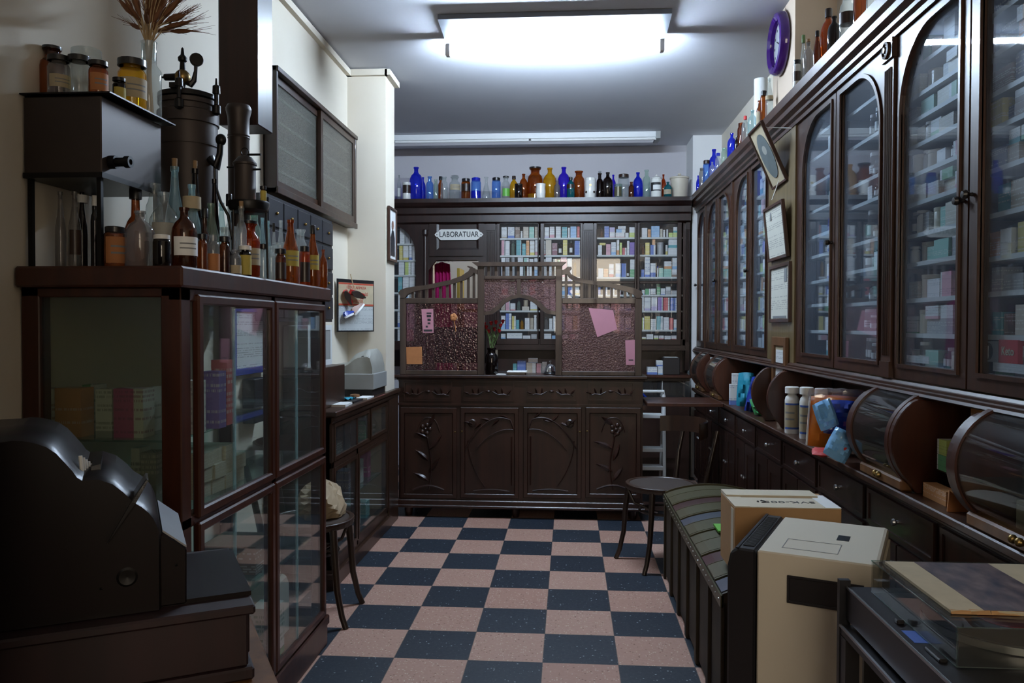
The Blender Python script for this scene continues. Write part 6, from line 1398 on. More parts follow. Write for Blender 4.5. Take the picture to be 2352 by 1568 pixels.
def rear_row(place, zs, sx, ox, items, Yf=YREAR + .055):
    LIM = (1.325, 1.487, 1.642, 1.80, 1.935, 2.085) if 'narrow' in place else REARSH
    RO = {}
    """items: 'x0 x1 ytop kind colour', in crop pixels of scale sx[0], offset ox; standing on shelf zs (top tier: '+' lifts it on the one before)"""
    base = zs; n = 0; prev = None
    for it in items.split(';'):
        f = it.split()
        if not f: continue
        up = f[-1] == '+'
        x0, x1, yt = (float(v) for v in f[:3]); k, c = f[3], f[4]
        a, b = at(ox[0] + x0 * sx, 600, Y=Yf).x, at(ox[0] + x1 * sx, 600, Y=Yf).x
        zt = at(ox[0] + x0 * sx, ox[1] + yt * sx, Y=Yf).z
        zb = prev if up and prev else zs
        h = max(.02, min(zt - zb - .0005, min([q for q in LIM if q > zb + .03] + [2.25]) - .019 - zb)); wd = max(.012, b - a - .003); dp = min(.12, max(.03, wd * .7)); n += 1
        pack(k, c, '%s %s from left on %s' % (describe(k, c), ORD[n - 1], place), (a + b) / 2, Yf + dp / 2 + .006, zb + .0004, wd, dp, h, REARG)
        prev = zb + h + .0006
SA, OA = .1212, (1130, 490)
rear_row('top shelf of first rear door', 2.13, SA, OA, '175 280 230 c tan;295 425 225 c blue;437 525 240 f brown;532 580 330 p white;588 693 225 f beige;702 800 225 f mint;808 868 235 f tan')
rear_row('top shelf of second rear door', 2.13, SA, OA, '990 1082 260 c lilac;1090 1185 250 c pink;1205 1305 240 c white;1322 1425 255 f teal;1437 1475 270 c white;1482 1600 235 c sky;1612 1660 238 f red')  # third item, a white carton, stands in for a window reflection on the pane
rear_row('second shelf of first rear door', 1.975, SA, OA, '175 240 500 c pink;247 335 520 c white;342 448 482 b green;457 555 490 c teal;568 640 570 f teal;645 708 512 f orange;717 808 515 c yellow;815 866 495 c pink')
rear_row('second shelf of second rear door', 1.975, SA, OA, '985 1010 515 c red;1017 1128 470 f beige;1137 1238 562 f maroon;1245 1330 540 b black;1340 1430 495 f yellow;1455 1540 510 b brown;1562 1670 520 c blue')
rear_row('third shelf of first rear door', 1.777, SA, OA, '175 250 840 c white;255 330 842 c grey;342 450 800 d grey;485 590 810 c white;602 698 845 c mint;705 790 860 c white;800 868 850 c sky')
rear_row('third shelf of second rear door', 1.777, SA, OA, '990 1012 860 c white;1017 1133 815 c white;1150 1230 860 f cream;1240 1292 880 c green;1300 1420 830 f pink;1425 1518 850 c white;1525 1615 872 b yellow')
rear_row('fourth shelf of first rear door', 1.62, SA, OA, '180 300 1030 c red;330 435 1020 c green;460 560 1025 c sky;590 690 1020 c mint;720 850 1015 c red')
rear_row('fourth shelf of second rear door', 1.62, SA, OA, '985 1070 1020 c white;1110 1200 1030 c white;1310 1395 1190 c sky;1440 1530 1200 c blue;1560 1660 1190 c yellow')
SC_, OC = .2126, (1100, 660)
rear_row('fifth shelf of first rear door', 1.478, SC_, OC, '240 285 165 f tan;289 335 150 c pink;338 395 170 c red;402 460 130 b green;466 545 205 f beige;470 542 135 d tan +;555 630 205 c yellow;555 628 152 c white +')
rear_row('sixth shelf of first rear door', 1.308, SC_, OC, '240 286 305 c sky;290 353 280 c blue;357 400 308 c yellow;402 437 350 c teal;441 490 340 b yellow;496 550 330 c white;556 590 330 f tan;592 628 300 p white')
rear_row('bottom shelf of first rear door', 1.222, SC_, OC, '238 290 500 c sky;300 470 492 c navy;475 560 520 c white;565 628 505 f grey')
rear_row('sixth shelf of second rear door', 1.308, SC_, OC, '703 755 320 b grey;760 797 335 c white;802 830 310 c white;860 930 300 c sky;940 1010 310 c white;1020 1090 305 c yellow')
rear_row('bottom shelf of second rear door', 1.222, SC_, OC, '705 785 500 c white;790 850 520 c sky;870 960 510 c white;980 1080 505 c pink')
rear_row('fifth shelf of second rear door', 1.478, SC_, OC, '700 760 130 c sky;770 830 110 c white;885 940 100 c sky;960 1010 105 c green;1035 1085 108 c yellow')
OB = (1350, 490)
rear_row('top shelf of third rear door', 2.13, SA, OB, '225 300 280 b orange;312 405 222 f blue;412 515 350 c pink;410 512 262 c lilac +;522 700 360 c red;535 715 296 c sky +;570 722 212 c black +;706 775 365 c white;783 890 362 f lime;785 890 258 c white +')
rear_row('top shelf of fourth rear door', 2.13, SA, OB, '1020 1128 275 c white;1136 1195 300 f orange;1200 1360 240 f sky;1370 1418 290 c cream;1430 1472 310 p white;1490 1522 300 c white;1532 1610 362 f lime;1614 1700 360 f lime;1620 1698 255 c teal +')
rear_row('second shelf of third rear door', 1.975, SA, OB, '192 270 600 c white;222 340 560 f yellow +;345 435 578 c pink;442 536 542 c sky;545 598 500 c orange;603 650 552 f lime;655 738 650 c red;742 790 522 c white;795 892 545 c purple')
rear_row('second shelf of fourth rear door', 1.975, SA, OB, '1022 1080 600 b orange;1090 1172 552 f yellow;1187 1285 596 c blue;1222 1280 492 f orange +;1292 1470 545 d grey;1475 1515 600 c yellow;1522 1700 650 c white;1530 1698 482 c teal +')
rear_row('third shelf of third rear door', 1.777, SA, OB, '200 298 1040 c white;302 390 1050 f orange;402 495 956 c red;527 632 946 c sky;640 732 946 c blue;740 792 1060 b black;800 890 1060 f green;802 888 872 c white +')
rear_row('third shelf of fourth rear door', 1.777, SA, OB, '1015 1075 1062 f blue;1082 1182 800 c blue;1190 1290 942 c blue;1320 1345 1000 p blue;1350 1436 1032 f mint;1442 1592 1050 c mint;1450 1590 905 c orange +;1600 1700 1060 c brown;1605 1698 840 c sky +')
rear_row('fourth shelf of third rear door', 1.62, SA, OB, '190 248 1400 f blue;290 378 1390 c blue;422 512 1400 c lilac;555 632 1410 c pink;680 772 1430 c white;800 890 1420 c white')
rear_row('fourth shelf of fourth rear door', 1.62, SA, OB, '1030 1085 1450 c sky;1092 1192 1425 c green;1195 1292 1425 c black;1312 1382 1332 f green;1388 1476 1420 c blue;1482 1580 1462 f grey;1484 1578 1380 c white +;1585 1696 1460 f grey')
rear_row('fifth shelf of fourth rear door', 1.478, SC_, OC, '1752 1786 102 c white;1790 1860 106 c lilac;1865 1930 106 c lilac;1935 1990 106 c purple;1996 2065 110 c red;2072 2110 112 f blue;2112 2142 112 c blue')
rear_row('sixth shelf of fourth rear door', 1.308, SC_, OC, '1758 1790 325 c lime;1793 1855 311 f yellow;1860 1916 340 c white;1922 1994 311 c teal;1998 2058 321 c white;2062 2106 330 c red;2110 2142 346 c sky')
rear_row('bottom shelf of fourth rear door', 1.222, SC_, OC, '1760 1811 538 c lime;1816 1890 505 c white;1895 1945 520 c lime;1948 2006 520 c red;2010 2080 522 c white;2085 2142 520 c red')
for nm, z, h_ in (('fifth', 1.478, .11), ('sixth', 1.308, .12)):
    for k in range(5): pack('c', ('white', 'sky', 'pink', 'lilac', 'blue')[k], '%s %s from left on %s shelf of third rear door' % (describe('c', ('white', 'sky', 'pink', 'lilac', 'blue')[k]), ORD[k], nm), .275 + .062 * k, YREAR + .09, z + .0004, .05, .05, h_ - .012 * (k % 3), REARG)
AS_ = .2551
def aq(c): return 905 + c * AS_
ROWS = [('top', 2.085, '50 95 150 c white;98 145 150 c grey;150 180 165 c white'), ('second', 1.935, '45 78 248 f yellow;80 130 250 c yellow;133 160 262 c blue;163 188 268 c white'), ('third', 1.80, '40 92 400 c white;97 150 395 c lime;153 187 405 c white'),
        ('fourth', 1.642, '35 72 530 f teal;77 132 555 c white;135 187 560 c white'), ('fifth', 1.487, '35 90 685 c white;95 140 700 c sky;145 187 705 c white'), ('sixth', 1.325, '30 80 830 c blue;85 130 840 c magenta;135 185 845 c white'), ('bottom', 1.20, '30 90 1000 c white;95 180 1010 c pink')]
for nm, z, its in ROWS: rear_row('%s shelf of narrow arched cabinet' % nm, z, AS_, (905, 480), its)
# right-hand cabinets: rows along Y, fronts towards the room
SIDEG = 'medicines on the shelves of the right-hand cabinets'
def side_row(place, y1, y0, z, gap, seq, rng, X0=1.158):
    """from the far end y1 to the near end y0; seq: kinds and colours to draw from"""
    y = y1 - rng.uniform(.01, .05); n = 0
    while y > y0 + .03 and n < 26:
        k, c = rng.choice(seq); wd = {'b': rng.uniform(.026, .042), 'j': rng.uniform(.03, .048), 'p': rng.uniform(.03, .045), 'd': rng.uniform(.04, .07)}.get(k, rng.uniform(.042, .10))
        h = gap * rng.uniform(.45, .86) if k in 'cf' else min(gap * .85, wd * rng.uniform(1.7, 2.8))
        if k == 'd': h = min(gap * .8, wd * rng.uniform(.8, 1.4))
        if y - wd < y0 + .008: break
        dp = rng.uniform(.05, .10); n += 1
        nm = '%s %s from far end on %s' % (describe(k, c), ORD[n - 1], place)
        pack(k, c, nm, X0 + (dp / 2 if k in 'cf' else wd / 2) + rng.uniform(0, .02), y - wd / 2, z + .0004, dp if k in 'cf' else wd, wd, h, SIDEG)
        if k in 'cf' and h < gap * .5 and n < 25:
            h2 = gap * .86 - h; c2 = rng.choice([s for s in seq if s[0] in 'cf'])[1]; n += 1
            if h2 > .02: pack('c', c2, 'stacked %s %s from far end on %s' % (describe('c', c2), ORD[n - 1], place), X0 + dp / 2 + .004, y - wd / 2, z + h + .001, dp, wd * .96, h2, SIDEG)
        y -= wd + rng.uniform(.002, .016)
PAL = {
 'N1': [('c', 'white'), ('c', 'blue'), ('c', 'sky'), ('f', 'white'), ('c', 'yellow'), ('b', 'blue'), ('f', 'grey'), ('c', 'teal')],
 'N2': [('b', 'white'), ('j', 'white'), ('b', 'brown'), ('j', 'brown'), ('b', 'green'), ('b', 'white'), ('b', 'cream'), ('c', 'white'), ('j', 'cream')],
 'N3': [('c', 'white'), ('f', 'grey'), ('f', 'cream'), ('j', 'cream'), ('d', 'cream'), ('c', 'pink'), ('f', 'mint'), ('c', 'green'), ('f', 'beige'), ('d', 'beige'), ('b', 'brown'), ('p', 'white')],
 'N4': [('f', 'brown'), ('f', 'grey'), ('f', 'tan'), ('f', 'beige'), ('f', 'orange'), ('c', 'white'), ('f', 'green'), ('f', 'navy'), ('f', 'teal'), ('f', 'yellow'), ('d', 'tan')],
 'N5': [('f', 'grey'), ('f', 'tan'), ('f', 'brown')],
 'F': [('c', 'white'), ('c', 'sky'), ('c', 'blue'), ('c', 'white'), ('c', 'lime'), ('c', 'pink'), ('c', 'orange'), ('f', 'white'), ('c', 'teal'), ('f', 'yellow'), ('c', 'grey'), ('c', 'magenta')]}
DOORN = {'N1': 'first near door', 'N2': 'second near door', 'N3': 'third near door', 'N4': 'nearest door', 'F5': 'first far door', 'F4': 'second far door', 'F3': 'third far door', 'F2': 'fourth far door', 'F1': 'farthest door'}
rg = random.Random(11)
for k in ('N1', 'N2', 'N3', 'N4'):
    zs = [1.206] + SHZ[k]
    for i, z in enumerate(zs):
        top = zs[i + 1] - .014 if i + 1 < len(zs) else 2.34
        lo, hi = DIV[k]
        if k == 'N1': lo, hi = lo + .0, hi - .28
        elif k == 'N2': hi -= .18
        side_row('%s shelf of %s' % ('top' if i == len(zs) - 1 else 'bottom' if i == 0 else ORD[len(zs) - 1 - i], DOORN[k]), hi, lo, z, top - z, PAL[k], rg)
for k in ('F5', 'F4', 'F3', 'F2', 'F1'):
    zs = [1.206] + FSH
    for i, z in enumerate(zs):
        top = zs[i + 1] - .014 if i + 1 < len(zs) else 2.30
        lo, hi = FDIV[k]
        side_row('%s shelf of %s' % ('top' if i == len(zs) - 1 else 'bottom' if i == 0 else ORD[len(zs) - 1 - i], DOORN[k]), hi, lo if k in ('F5', 'F4') else lo + .12, z, top - z, PAL['F'], rg)
# ---------------------------------------------------------------- on the main counter
FV = thing('flower_jar', 'dark brown glass jar holding red carnations on the main counter', 'vase', (0, 0, 0))
fp = at(1129, 848, Y=5.66); FV.location = (fp.x, fp.y, .998); fx, fy = fp.x, fp.y
MB().lathe([(0, .998), (.043, .998), (.046, 1.004), (.046, 1.11), (.04, 1.135), (.028, 1.15), (.028, 1.17), (.033, 1.175), (.033, 1.185), (.026, 1.185), (.024, 1.16)], (fx, fy, 0), 22).build('body', GLASS['dark'], FV, True)
rf = random.Random(5)
for k, (px, py) in enumerate(((1117, 752), (1128, 743), (1139, 741), (1150, 748), (1122, 762), (1136, 757), (1147, 760), (1112, 745), (1155, 739))):
    b = at(px, py, Y=5.66 + .02 * (k % 3 - 1))
    F = thing('carnation', 'red carnation %s in the brown jar on the counter' % ('farthest left', 'left of the tallest', 'in the middle of the bunch', 'on the right of the bunch', 'lowest on the left', 'low in the middle', 'lowest on the right', 'at the upper left edge', 'at the upper right edge')[k], 'flower', (fx, fy, 1.01), 'red carnations in the brown jar')
    MB().tube([(fx + .008 * cos(k), fy + .008 * sin(k), 1.01), (fx + .012 * cos(k), fy + .012 * sin(k), 1.18), (b.x, b.y, b.z - .008)], .0022, 5).build('stem', 'stem_green', F, True)
    pm = MB(); cl = MB()
    for j in range(14):
        a = rf.uniform(0, 6.28); e = rf.uniform(.1, 1.3); d = Vector((cos(a) * cos(e), sin(a) * cos(e), sin(e))); s = d.cross(Vector((0, 0, 1))).normalized(); c = Vector(b)
        t1 = c + d * .017; pm.add([c, t1 + s * .008, t1 + d * .003, t1 - s * .008], [(0, 1, 2, 3)])
    pm.lathe([(0, -.012), (.006, -.010), (.010, .002), (.013, .010)], b, 10); pm.build('bloom', 'red_petal', F)
    lv = MB()
    for j in range(3):
        z = 1.19 + .025 * j; a = rf.uniform(0, 6.28); p = Vector((fx + .012 * cos(k), fy + .012 * sin(k), 1.18)).lerp(b, .2 + .25 * j); lv.add([p, p + Vector((.004 * cos(a + 1.6), .004 * sin(a + 1.6), .015)), p + Vector((.022 * cos(a), .022 * sin(a), .035)), p + Vector((-.004 * cos(a + 1.6), -.004 * sin(a + 1.6), .015))], [(0, 1, 2, 3)])
    lv.build('leaf', 'stem_green', F)
CB = thing('counter_bell', 'silver dome service bell on the main counter behind the right screen', 'bell', (0, 0, 0))
bp = at(1264, 848, Y=5.70); CB.location = (bp.x, bp.y, .998)
MB().lathe([(0, .998), (.046, .998), (.048, 1.004), (.044, 1.012), (.02, 1.014)], (bp.x, bp.y, 0), 22).build('base', 'black_cap', CB, True)
MB().lathe([(.040, 1.014), (.042, 1.018), (.036, 1.045), (.022, 1.064), (.008, 1.07), (0, 1.0705)], (bp.x, bp.y, 0), 24).build('dome', 'chrome', CB, True)
MB().lathe([(.003, 1.07), (.003, 1.085), (.008, 1.088), (.008, 1.092), (0, 1.095)], (bp.x, bp.y, 0), 12).build('button', 'chrome', CB, True)
tray = at(1188, 846, Y=5.66)
TR = thing('scale_tray', 'flat white plastic scale on the main counter in the teller opening', 'scale', (tray.x, tray.y, .998))
MB().box(tray.x - .07, tray.x + .07, tray.y - .06, tray.y + .06, 1.012, 1.024).build('plate', 'white_plastic', TR, bevel=.004)
MB().box(tray.x - .06, tray.x + .06, tray.y - .05, tray.y + .05, .998, 1.012).build('base', 'grey_plastic', TR, bevel=.003)
slab('paper_slip', 'white paper slip on the counter left of the flat scale', 'paper', 'paper_white', (at(1150, 848, Y=5.64).x, 5.64, .998), .07, .07, .004, .2)
def cbox(label, x0, x1, y0, y1, Y_, zb, dp, col, full=False, group=None, name='medicine_carton'):
    a, b = at(x0, y1, Y=Y_), at(x1, y0, Y=Y_)
    return carton(label, (a.x + b.x) / 2, Y_ + dp / 2, zb, b.x - a.x - .002, dp, b.z - zb, col, full, 0, group, name)
GB2 = 'medicine cartons stacked behind the teller opening'
zc = .9982
for k, (x0, x1, y0, col, fl, txt) in enumerate([(1209, 1231, 833, 'beige', False, 'lower left beige carton'), (1232, 1244, 835, 'pink', False, 'lower middle small carton'), (1245, 1256, 832, 'grey', False, 'lower right small carton beside the bell'), (1188, 1208, 829, 'blue', True, 'blue carton')]):
    a = at(x0, y0, Y=5.86); cbox(txt + ' of the stack behind the teller opening', x0, x1, y0, 852, 5.86, zc, .08, col, fl, GB2)
zz = at(1220, 833, Y=5.86).z + .0006
cbox('white carton topping the stack behind the teller opening', 1213, 1235, 823, 833, 5.86, zz, .07, 'sky', False, GB2)
cbox('small teal carton at the left of the stack behind the opening', 1178, 1187, 835, 852, 5.86, zc, .06, 'teal', True, GB2)
# papers stuck on the glass screens
def note(label, pxs, Y_, mat, marks=None, name='paper_note'):
    c = [at(x, y, Y=Y_) for x, y in pxs]; ctr = sum(c, Vector()) / 4
    mb = MB().add(c + [p + Vector((0, .0012, 0)) for p in c], [(0, 1, 2, 3), (7, 6, 5, 4), (0, 4, 5, 1), (1, 5, 6, 2), (2, 6, 7, 3), (3, 7, 4, 0)])
    o = whole(mb, name, mat, label, 'note', ctr)
    if marks:
        ux_, uz_ = (c[1] - c[0]), (c[3] - c[0]); m = MB()
        for (u0, u1, v0, v1) in marks:
            q = [c[0] + ux_ * u + uz_ * v + Vector((0, -.0006, 0)) for u, v in ((u0, v0), (u1, v0), (u1, v1), (u0, v1))]; m.add(q, [(0, 1, 2, 3)])
        m.v = [p - ctr for p in m.v]; m.build('print', 'ink', None).parent = o
    return o
yb_ = ys0 + .0225
note('creased pink paper taped askew on the right rose glass', [(1372, 774), (1418, 756), (1408, 712), (1352, 707)], ys0 + .0135, 'paper_pink')
note('pink paper strip in the lower right corner of the right screen', [(1438, 838), (1459, 838), (1459, 780), (1436, 781)], ys0 + .0135, 'paper_pink', [(.3, .8, .18, .22)])
note('pink printed strip of paper on the left plum glass', [(971, 764), (996, 764), (995, 709), (968, 710)], ys0 + .0135, 'paper_pink', [(.45, .9, .80, .86), (.45, .85, .66, .76), (.5, .8, .50, .60), (.5, .75, .36, .44), (.3, .5, .22, .3), (.1, .9, .05, .14)])
note('orange paper behind the lower left corner of the left screen', [(934, 836), (970, 836), (969, 796), (933, 797)], ys0 + .0135, 'paper_orange')
fo = MB(); f0 = at(1042, 728, Y=ys0 - .008)
for k in range(5): fo.ball(f0 + Vector((.012 * cos(k * 1.3), 0, .012 * sin(k * 1.3))), .014, 8, (1, .5, 1.2))
fo.tube([f0 - Vector((0, 0, .01)), f0 + Vector((.01, .004, -.06)), f0 + Vector((.015, .006, -.10))], .003, 6)
whole(fo, 'dried_flower', 'paper_orange', 'dried orange flower hanging on the left plum glass', 'flower', f0, smooth=True)
MO = thing('computer_monitor', 'dark computer monitor behind the left plum glass screen', 'monitor', (-.72, 5.84, .998))
MB().box(-.98, -.60, 5.80, 5.83, 1.07, 1.33).build('screen', 'black_plastic', MO, bevel=.005)
MB().box(-.84, -.74, 5.76, 5.90, .998, 1.006).box(-.80, -.78, 5.83, 5.86, 1.0, 1.15).build('stand', 'black_cap', MO)
# ---------------------------------------------------------------- rear aisle
MCU = thing('door_curtain', 'bright magenta curtain hanging in the laboratory doorway', 'curtain', (-1.14, 7.5, 1.0))
cu = MB(); nx = 40
zt_c = 1.93
for j, z in enumerate((1.935, 1.9, 1.6, 1.2, .8, .3)):
    for i in range(nx + 1):
        qf = i / nx; wdt = .15 if j < 2 else .15 + .004 * j
        cu.v.append(Vector((-1.262 + wdt * qf + .003 * j, 7.46 + .022 * sin(qf * 30 + .3 * j) * (1 if j else .8), z + (.0 if j else -.05 * abs(qf - .5)))))
cu.f = [(j * (nx + 1) + i, j * (nx + 1) + i + 1, (j + 1) * (nx + 1) + i + 1, (j + 1) * (nx + 1) + i) for j in range(5) for i in range(nx)]
n0 = len(cu.v); cu.v += [p + Vector((0, .003, 0)) for p in cu.v[:n0]]; cu.f += [tuple(n0 + i for i in f[::-1]) for f in cu.f[:5 * nx]]
cu.build('cloth', 'magenta_cloth', MCU, True)
MB().tube([(-1.266, 7.46, 1.945), (-.78, 7.46, 1.945)], .006, 8).build('rail', 'steel', MCU, True)
rm = MB()
for k in range(5): rm.tube([(-1.23 + .035 * k + .008 * cos(2 * pi * i / 10), 7.46, 1.945 + .012 * sin(2 * pi * i / 10)) for i in range(11)], .0015, 5)
rm.build('rings', 'steel', MCU)
# coat and rails inside the laboratory
whole(MB().box(-1.29, -.4, 9.2, 9.6, 1.50, 1.53).box(-1.29, -.4, 9.2, 9.6, 1.1, 1.13).box(-1.29, -1.26, 9.2, 9.6, 0, 2.0).box(-.43, -.40, 9.2, 9.6, 0, 2.0), 'shelf_rack', 'paper_yellow', 'yellowish shelf rack inside the laboratory', 'rack', (-.8, 9.4, 0))
whole(MB().box(-1.0, -.86, 9.0, 9.03, 1.86, 1.875).box(-1.02, -.88, 9.0, 9.03, 1.80, 1.812).tube([(-.94, 9.0, 1.95), (-.94, 9.0, 1.80)], .006, 6), 'wall_bracket', 'black_metal', 'dark bracket rail on the post inside the laboratory', 'bracket', (-.94, 9.0, 1.86))
BH = 'white cartons on the rear counter'
zb3_ = .9302
cb = [(1487, 1510, 843, 858, 'blue', 'left lower'), (1511, 1532, 841, 858, 'sky', 'middle lower'), (1533, 1560, 835, 858, 'white', 'right lower')]
for x0, x1, y0, y1, c_, nm in cb: cbox('%s white carton of the stack on the rear counter' % nm, x0, x1, y0, 862, 6.9, zb3_, .09, c_, False, BH)
cbox('white carton on top of the stack on the rear counter', 1508, 1531, 828, 842, 6.9, at(1520, 841, Y=6.9).z + .001, .08, 'blue', False, BH)
whole(MB().box(.79, .93, 6.86, 7.0, .9302, 1.075), 'black_box', 'black_plastic', 'black box with a white card on top at the corner of the rear counter', 'box', (.86, 6.93, .9302), bevel=.004)
slab('white_card', 'white card lying on the black box in the rear corner', 'card', 'paper_white', (.86, 6.93, 1.0752), .11, .09, .003)
HO = MB().tube([(.42 + .026 * k, 6.835 - .02 * sin(k), .86 - .0016 * k * k) for k in range(11)], .010, 8)
whole(HO, 'rubber_hose', 'blue_plastic', 'dark blue rubber hose drooping in front of the rear counter', 'hose', (.42, 6.83, .86), smooth=True)
# ---------------------------------------------------------------- on the right-hand counter
ZC = .8252
GP = 'white plastic bottles on the right-hand counter'
for k, (x0, x1, yt) in enumerate(((1803, 1836, 889), (1838, 1868, 890), (1872, 1900, 893))):
    xx = (1.075, 1.09, 1.10)[k]; p = at((x0 + x1) / 2, yt, X=xx)
    o = bottle('plastic_bottle', ('left of the two front white plastic bottles beside the curved partition', 'right of the two front white plastic bottles beside the curved partition', 'white bottle half hidden behind the orange package')[k], (p.x, p.y, ZC), (.0335, .031, .027)[k], p.z - ZC, 'vial', 'white', cap='white', lab='paper_cream', lo=.1, hi=.66, group=GP)
    for q_ in ((.10, .14), (.62, .66)):
        k2 = MB().lathe([((.0345, .032, .028)[k], o.dimensions.z * q_[0]), ((.0345, .032, .028)[k], o.dimensions.z * q_[1])], (0, 0, 0), 14, 'Z', None, -2.9, -.4).build('label_stripe', 'blue_ink', None, True); k2.parent = o
def pillow(name, label, cat, c, ux_, uz_, w_, h_, d_, mat, seed=0, group=None, crinkle=.06):
    """a stuffed bag: a bulging rectangle with pinched edges"""
    rr = random.Random(seed); ux_, uz_ = Vector(ux_).normalized(), Vector(uz_).normalized(); n_ = ux_.cross(uz_).normalized(); N_ = 9; mb = MB()
    for s in (1, -1):
        for i in range(N_):
            for j in range(N_):
                u, v = i / (N_ - 1) * 2 - 1, j / (N_ - 1) * 2 - 1
                b = ((1 - u ** 4) * (1 - v ** 4)) ** .6
                cr = crinkle * rr.uniform(-1, 1) * d_ if 0 < i < N_ - 1 and 0 < j < N_ - 1 else 0
                mb.v.append(Vector(c) + ux_ * u * w_ / 2 * (1 - .06 * v * v) + uz_ * v * h_ / 2 * (1 - .06 * u * u) + n_ * s * (b * d_ / 2 + .001 + cr))
    for s in range(2):
        for i in range(N_ - 1):
            for j in range(N_ - 1):
                f = tuple(s * N_ * N_ + a for a in (i * N_ + j, (i + 1) * N_ + j, (i + 1) * N_ + j + 1, i * N_ + j + 1)); mb.f.append(f if s == 0 else f[::-1])
    ring = [(i, 0) for i in range(N_)] + [(N_ - 1, j) for j in range(1, N_)] + [(i, N_ - 1) for i in range(N_ - 2, -1, -1)] + [(0, j) for j in range(N_ - 2, 0, -1)]
    idx = [i * N_ + j for i, j in ring]; m_ = len(idx)
    mb.f += [(idx[k], N_ * N_ + idx[k], N_ * N_ + idx[(k + 1) % m_], idx[(k + 1) % m_]) for k in range(m_)]
    return whole(mb, name, mat, label, cat, Vector(c), group, smooth=True)
# far packets: two white cartons, teal and blue foil bags
cw = 'white cartons standing on the right-hand counter'
carton('upper white carton left of the turquoise packet on the right-hand counter', 1.115, 5.47, ZC, .055, .05, .20, 'white', group=cw); carton('front white carton with a blue foot on the right-hand counter', 1.085, 5.38, ZC, .062, .05, .135, 'blue', group=cw)
pillow('foil_packet', 'turquoise foil packet leaning beside the white cartons', 'packet', (1.115, 5.20, .94), (1, -.3, 0), (.1, .15, 1), .10, .22, .05, 'teal_cloth', 1, crinkle=.25)
pillow('foil_packet', 'dark blue foil packet leaning on the far curved partition', 'packet', (1.125, 4.92, .935), (1, -.35, 0), (.25, .1, 1), .11, .22, .06, 'blue_plastic', 2, crinkle=.25)
pillow('foil_packet', 'pale green wrapper lying below the blue foil packet', 'packet', (1.085, 4.72, .875), (1, -.3, 0), (-.3, .3, 1), .07, .10, .03, tint('green'), 3, crinkle=.3)
carton('blue and white binder standing between the two far round cases', 1.17, 6.19, ZC, .20, .06, .28, 'blue', False, name='binder', cat='binder')
carton('red folder in front of the blue and white binder', 1.12, 6.09, ZC, .14, .03, .20, 'red', True, name='folder', cat='folder')
# orange zipped package with blue and light blue bags
OP = thing('swim_pack', 'orange zipped plastic pouch with white piping beside the round case', 'package', (1.10, 3.30, ZC))
pc = at(1914, 968, Y=3.36)
uo = Vector((1, -.30, 0)).normalized(); zo = Vector((.10, .12, 1)).normalized()
o = pillow('pouch', None, None, pc, uo, zo, .20, .215, .08, 'orange_plastic', 4, crinkle=.12); o.location = pc - OP.location; o.parent = OP
no = uo.cross(zo).normalized()
MB().tube([pc - uo * .095 + zo * (-.10 + .20 * k / 8) + no * .012 for k in range(9)], .004, 6).build('piping', 'paper_white', OP, True)
o = pillow('pouch_flap', None, None, pc + zo * .105 + no * .03, uo, (zo + no * .9), .21, .07, .02, 'plastic_film', 5, crinkle=.4); o.location = o.location - OP.location; o.parent = OP
pillow('plastic_bag', 'dark blue inflatable in a clear bag in front of the orange pouch', 'bag', at(1928, 958, Y=3.20), uo, zo, .115, .135, .05, 'blue_plastic', 6, crinkle=.3)
pillow('plastic_bag', 'light blue plastic bag on the left of the dark blue one', 'bag', at(1896, 952, Y=3.17), (uo + zo * .5), (zo - uo * .4), .075, .11, .045, 'sky_plastic', 7, crinkle=.3)
lb_ = pillow('plastic_bag', 'light blue bag with red marks hanging over the counter edge', 'bag', at(1930, 1022, Y=3.06), (uo + zo * -.5), (zo + uo * .4), .09, .115, .045, 'sky_plastic', 8, crinkle=.25)
for k in range(2):
    z = MB().box(-.008, .008, -.002, .002, -.008, .008, Matrix.Translation(Vector((.012, -.024, .012 - .022 * k)))).build('red_mark', 'red_print', None); z.parent = lb_
pillow('plastic_bag', 'flat red and white packet on the counter edge below the orange pouch', 'packet', at(1893, 1038, Y=3.16), (1, -.4, 0), (.3, 1, .15), .09, .09, .016, 'red_print', 9, crinkle=.2)
slab('blue_box', 'blue carton standing behind the orange pouch', 'carton', 'blue_plastic', (1.26, 3.3, ZC), .06, .12, .255)
# between the two near round cases
carton('orange and yellow hair dye carton standing between the near round cases', 1.235, 2.47, .9086, .05, .10, .20, 'orange', True, name='carton')
GG = 'green cartons stacked on the small shelf'
carton('upper green carton of the pair between the near round cases', 1.15, 2.505, .9086 + .0475, .06, .06, .045, 'lime', False, group=GG); carton('lower green carton of the pair between the near round cases', 1.15, 2.505, .9086, .06, .06, .046, 'green', False, group=GG)
carton('long yellow carton on the counter between the near round cases', 1.10, 2.46, ZC, .04, .15, .042, 'orange', True, name='carton')
whole(MB().prism([(1.055, .8255), (1.125, .8255), (1.06, .885)], 'Y', 2.32, 2.326), 'paper_note', 'paper_orange', 'orange paper standing at the counter edge by the nearest round case', 'paper', (1.08, 2.323, .8255))
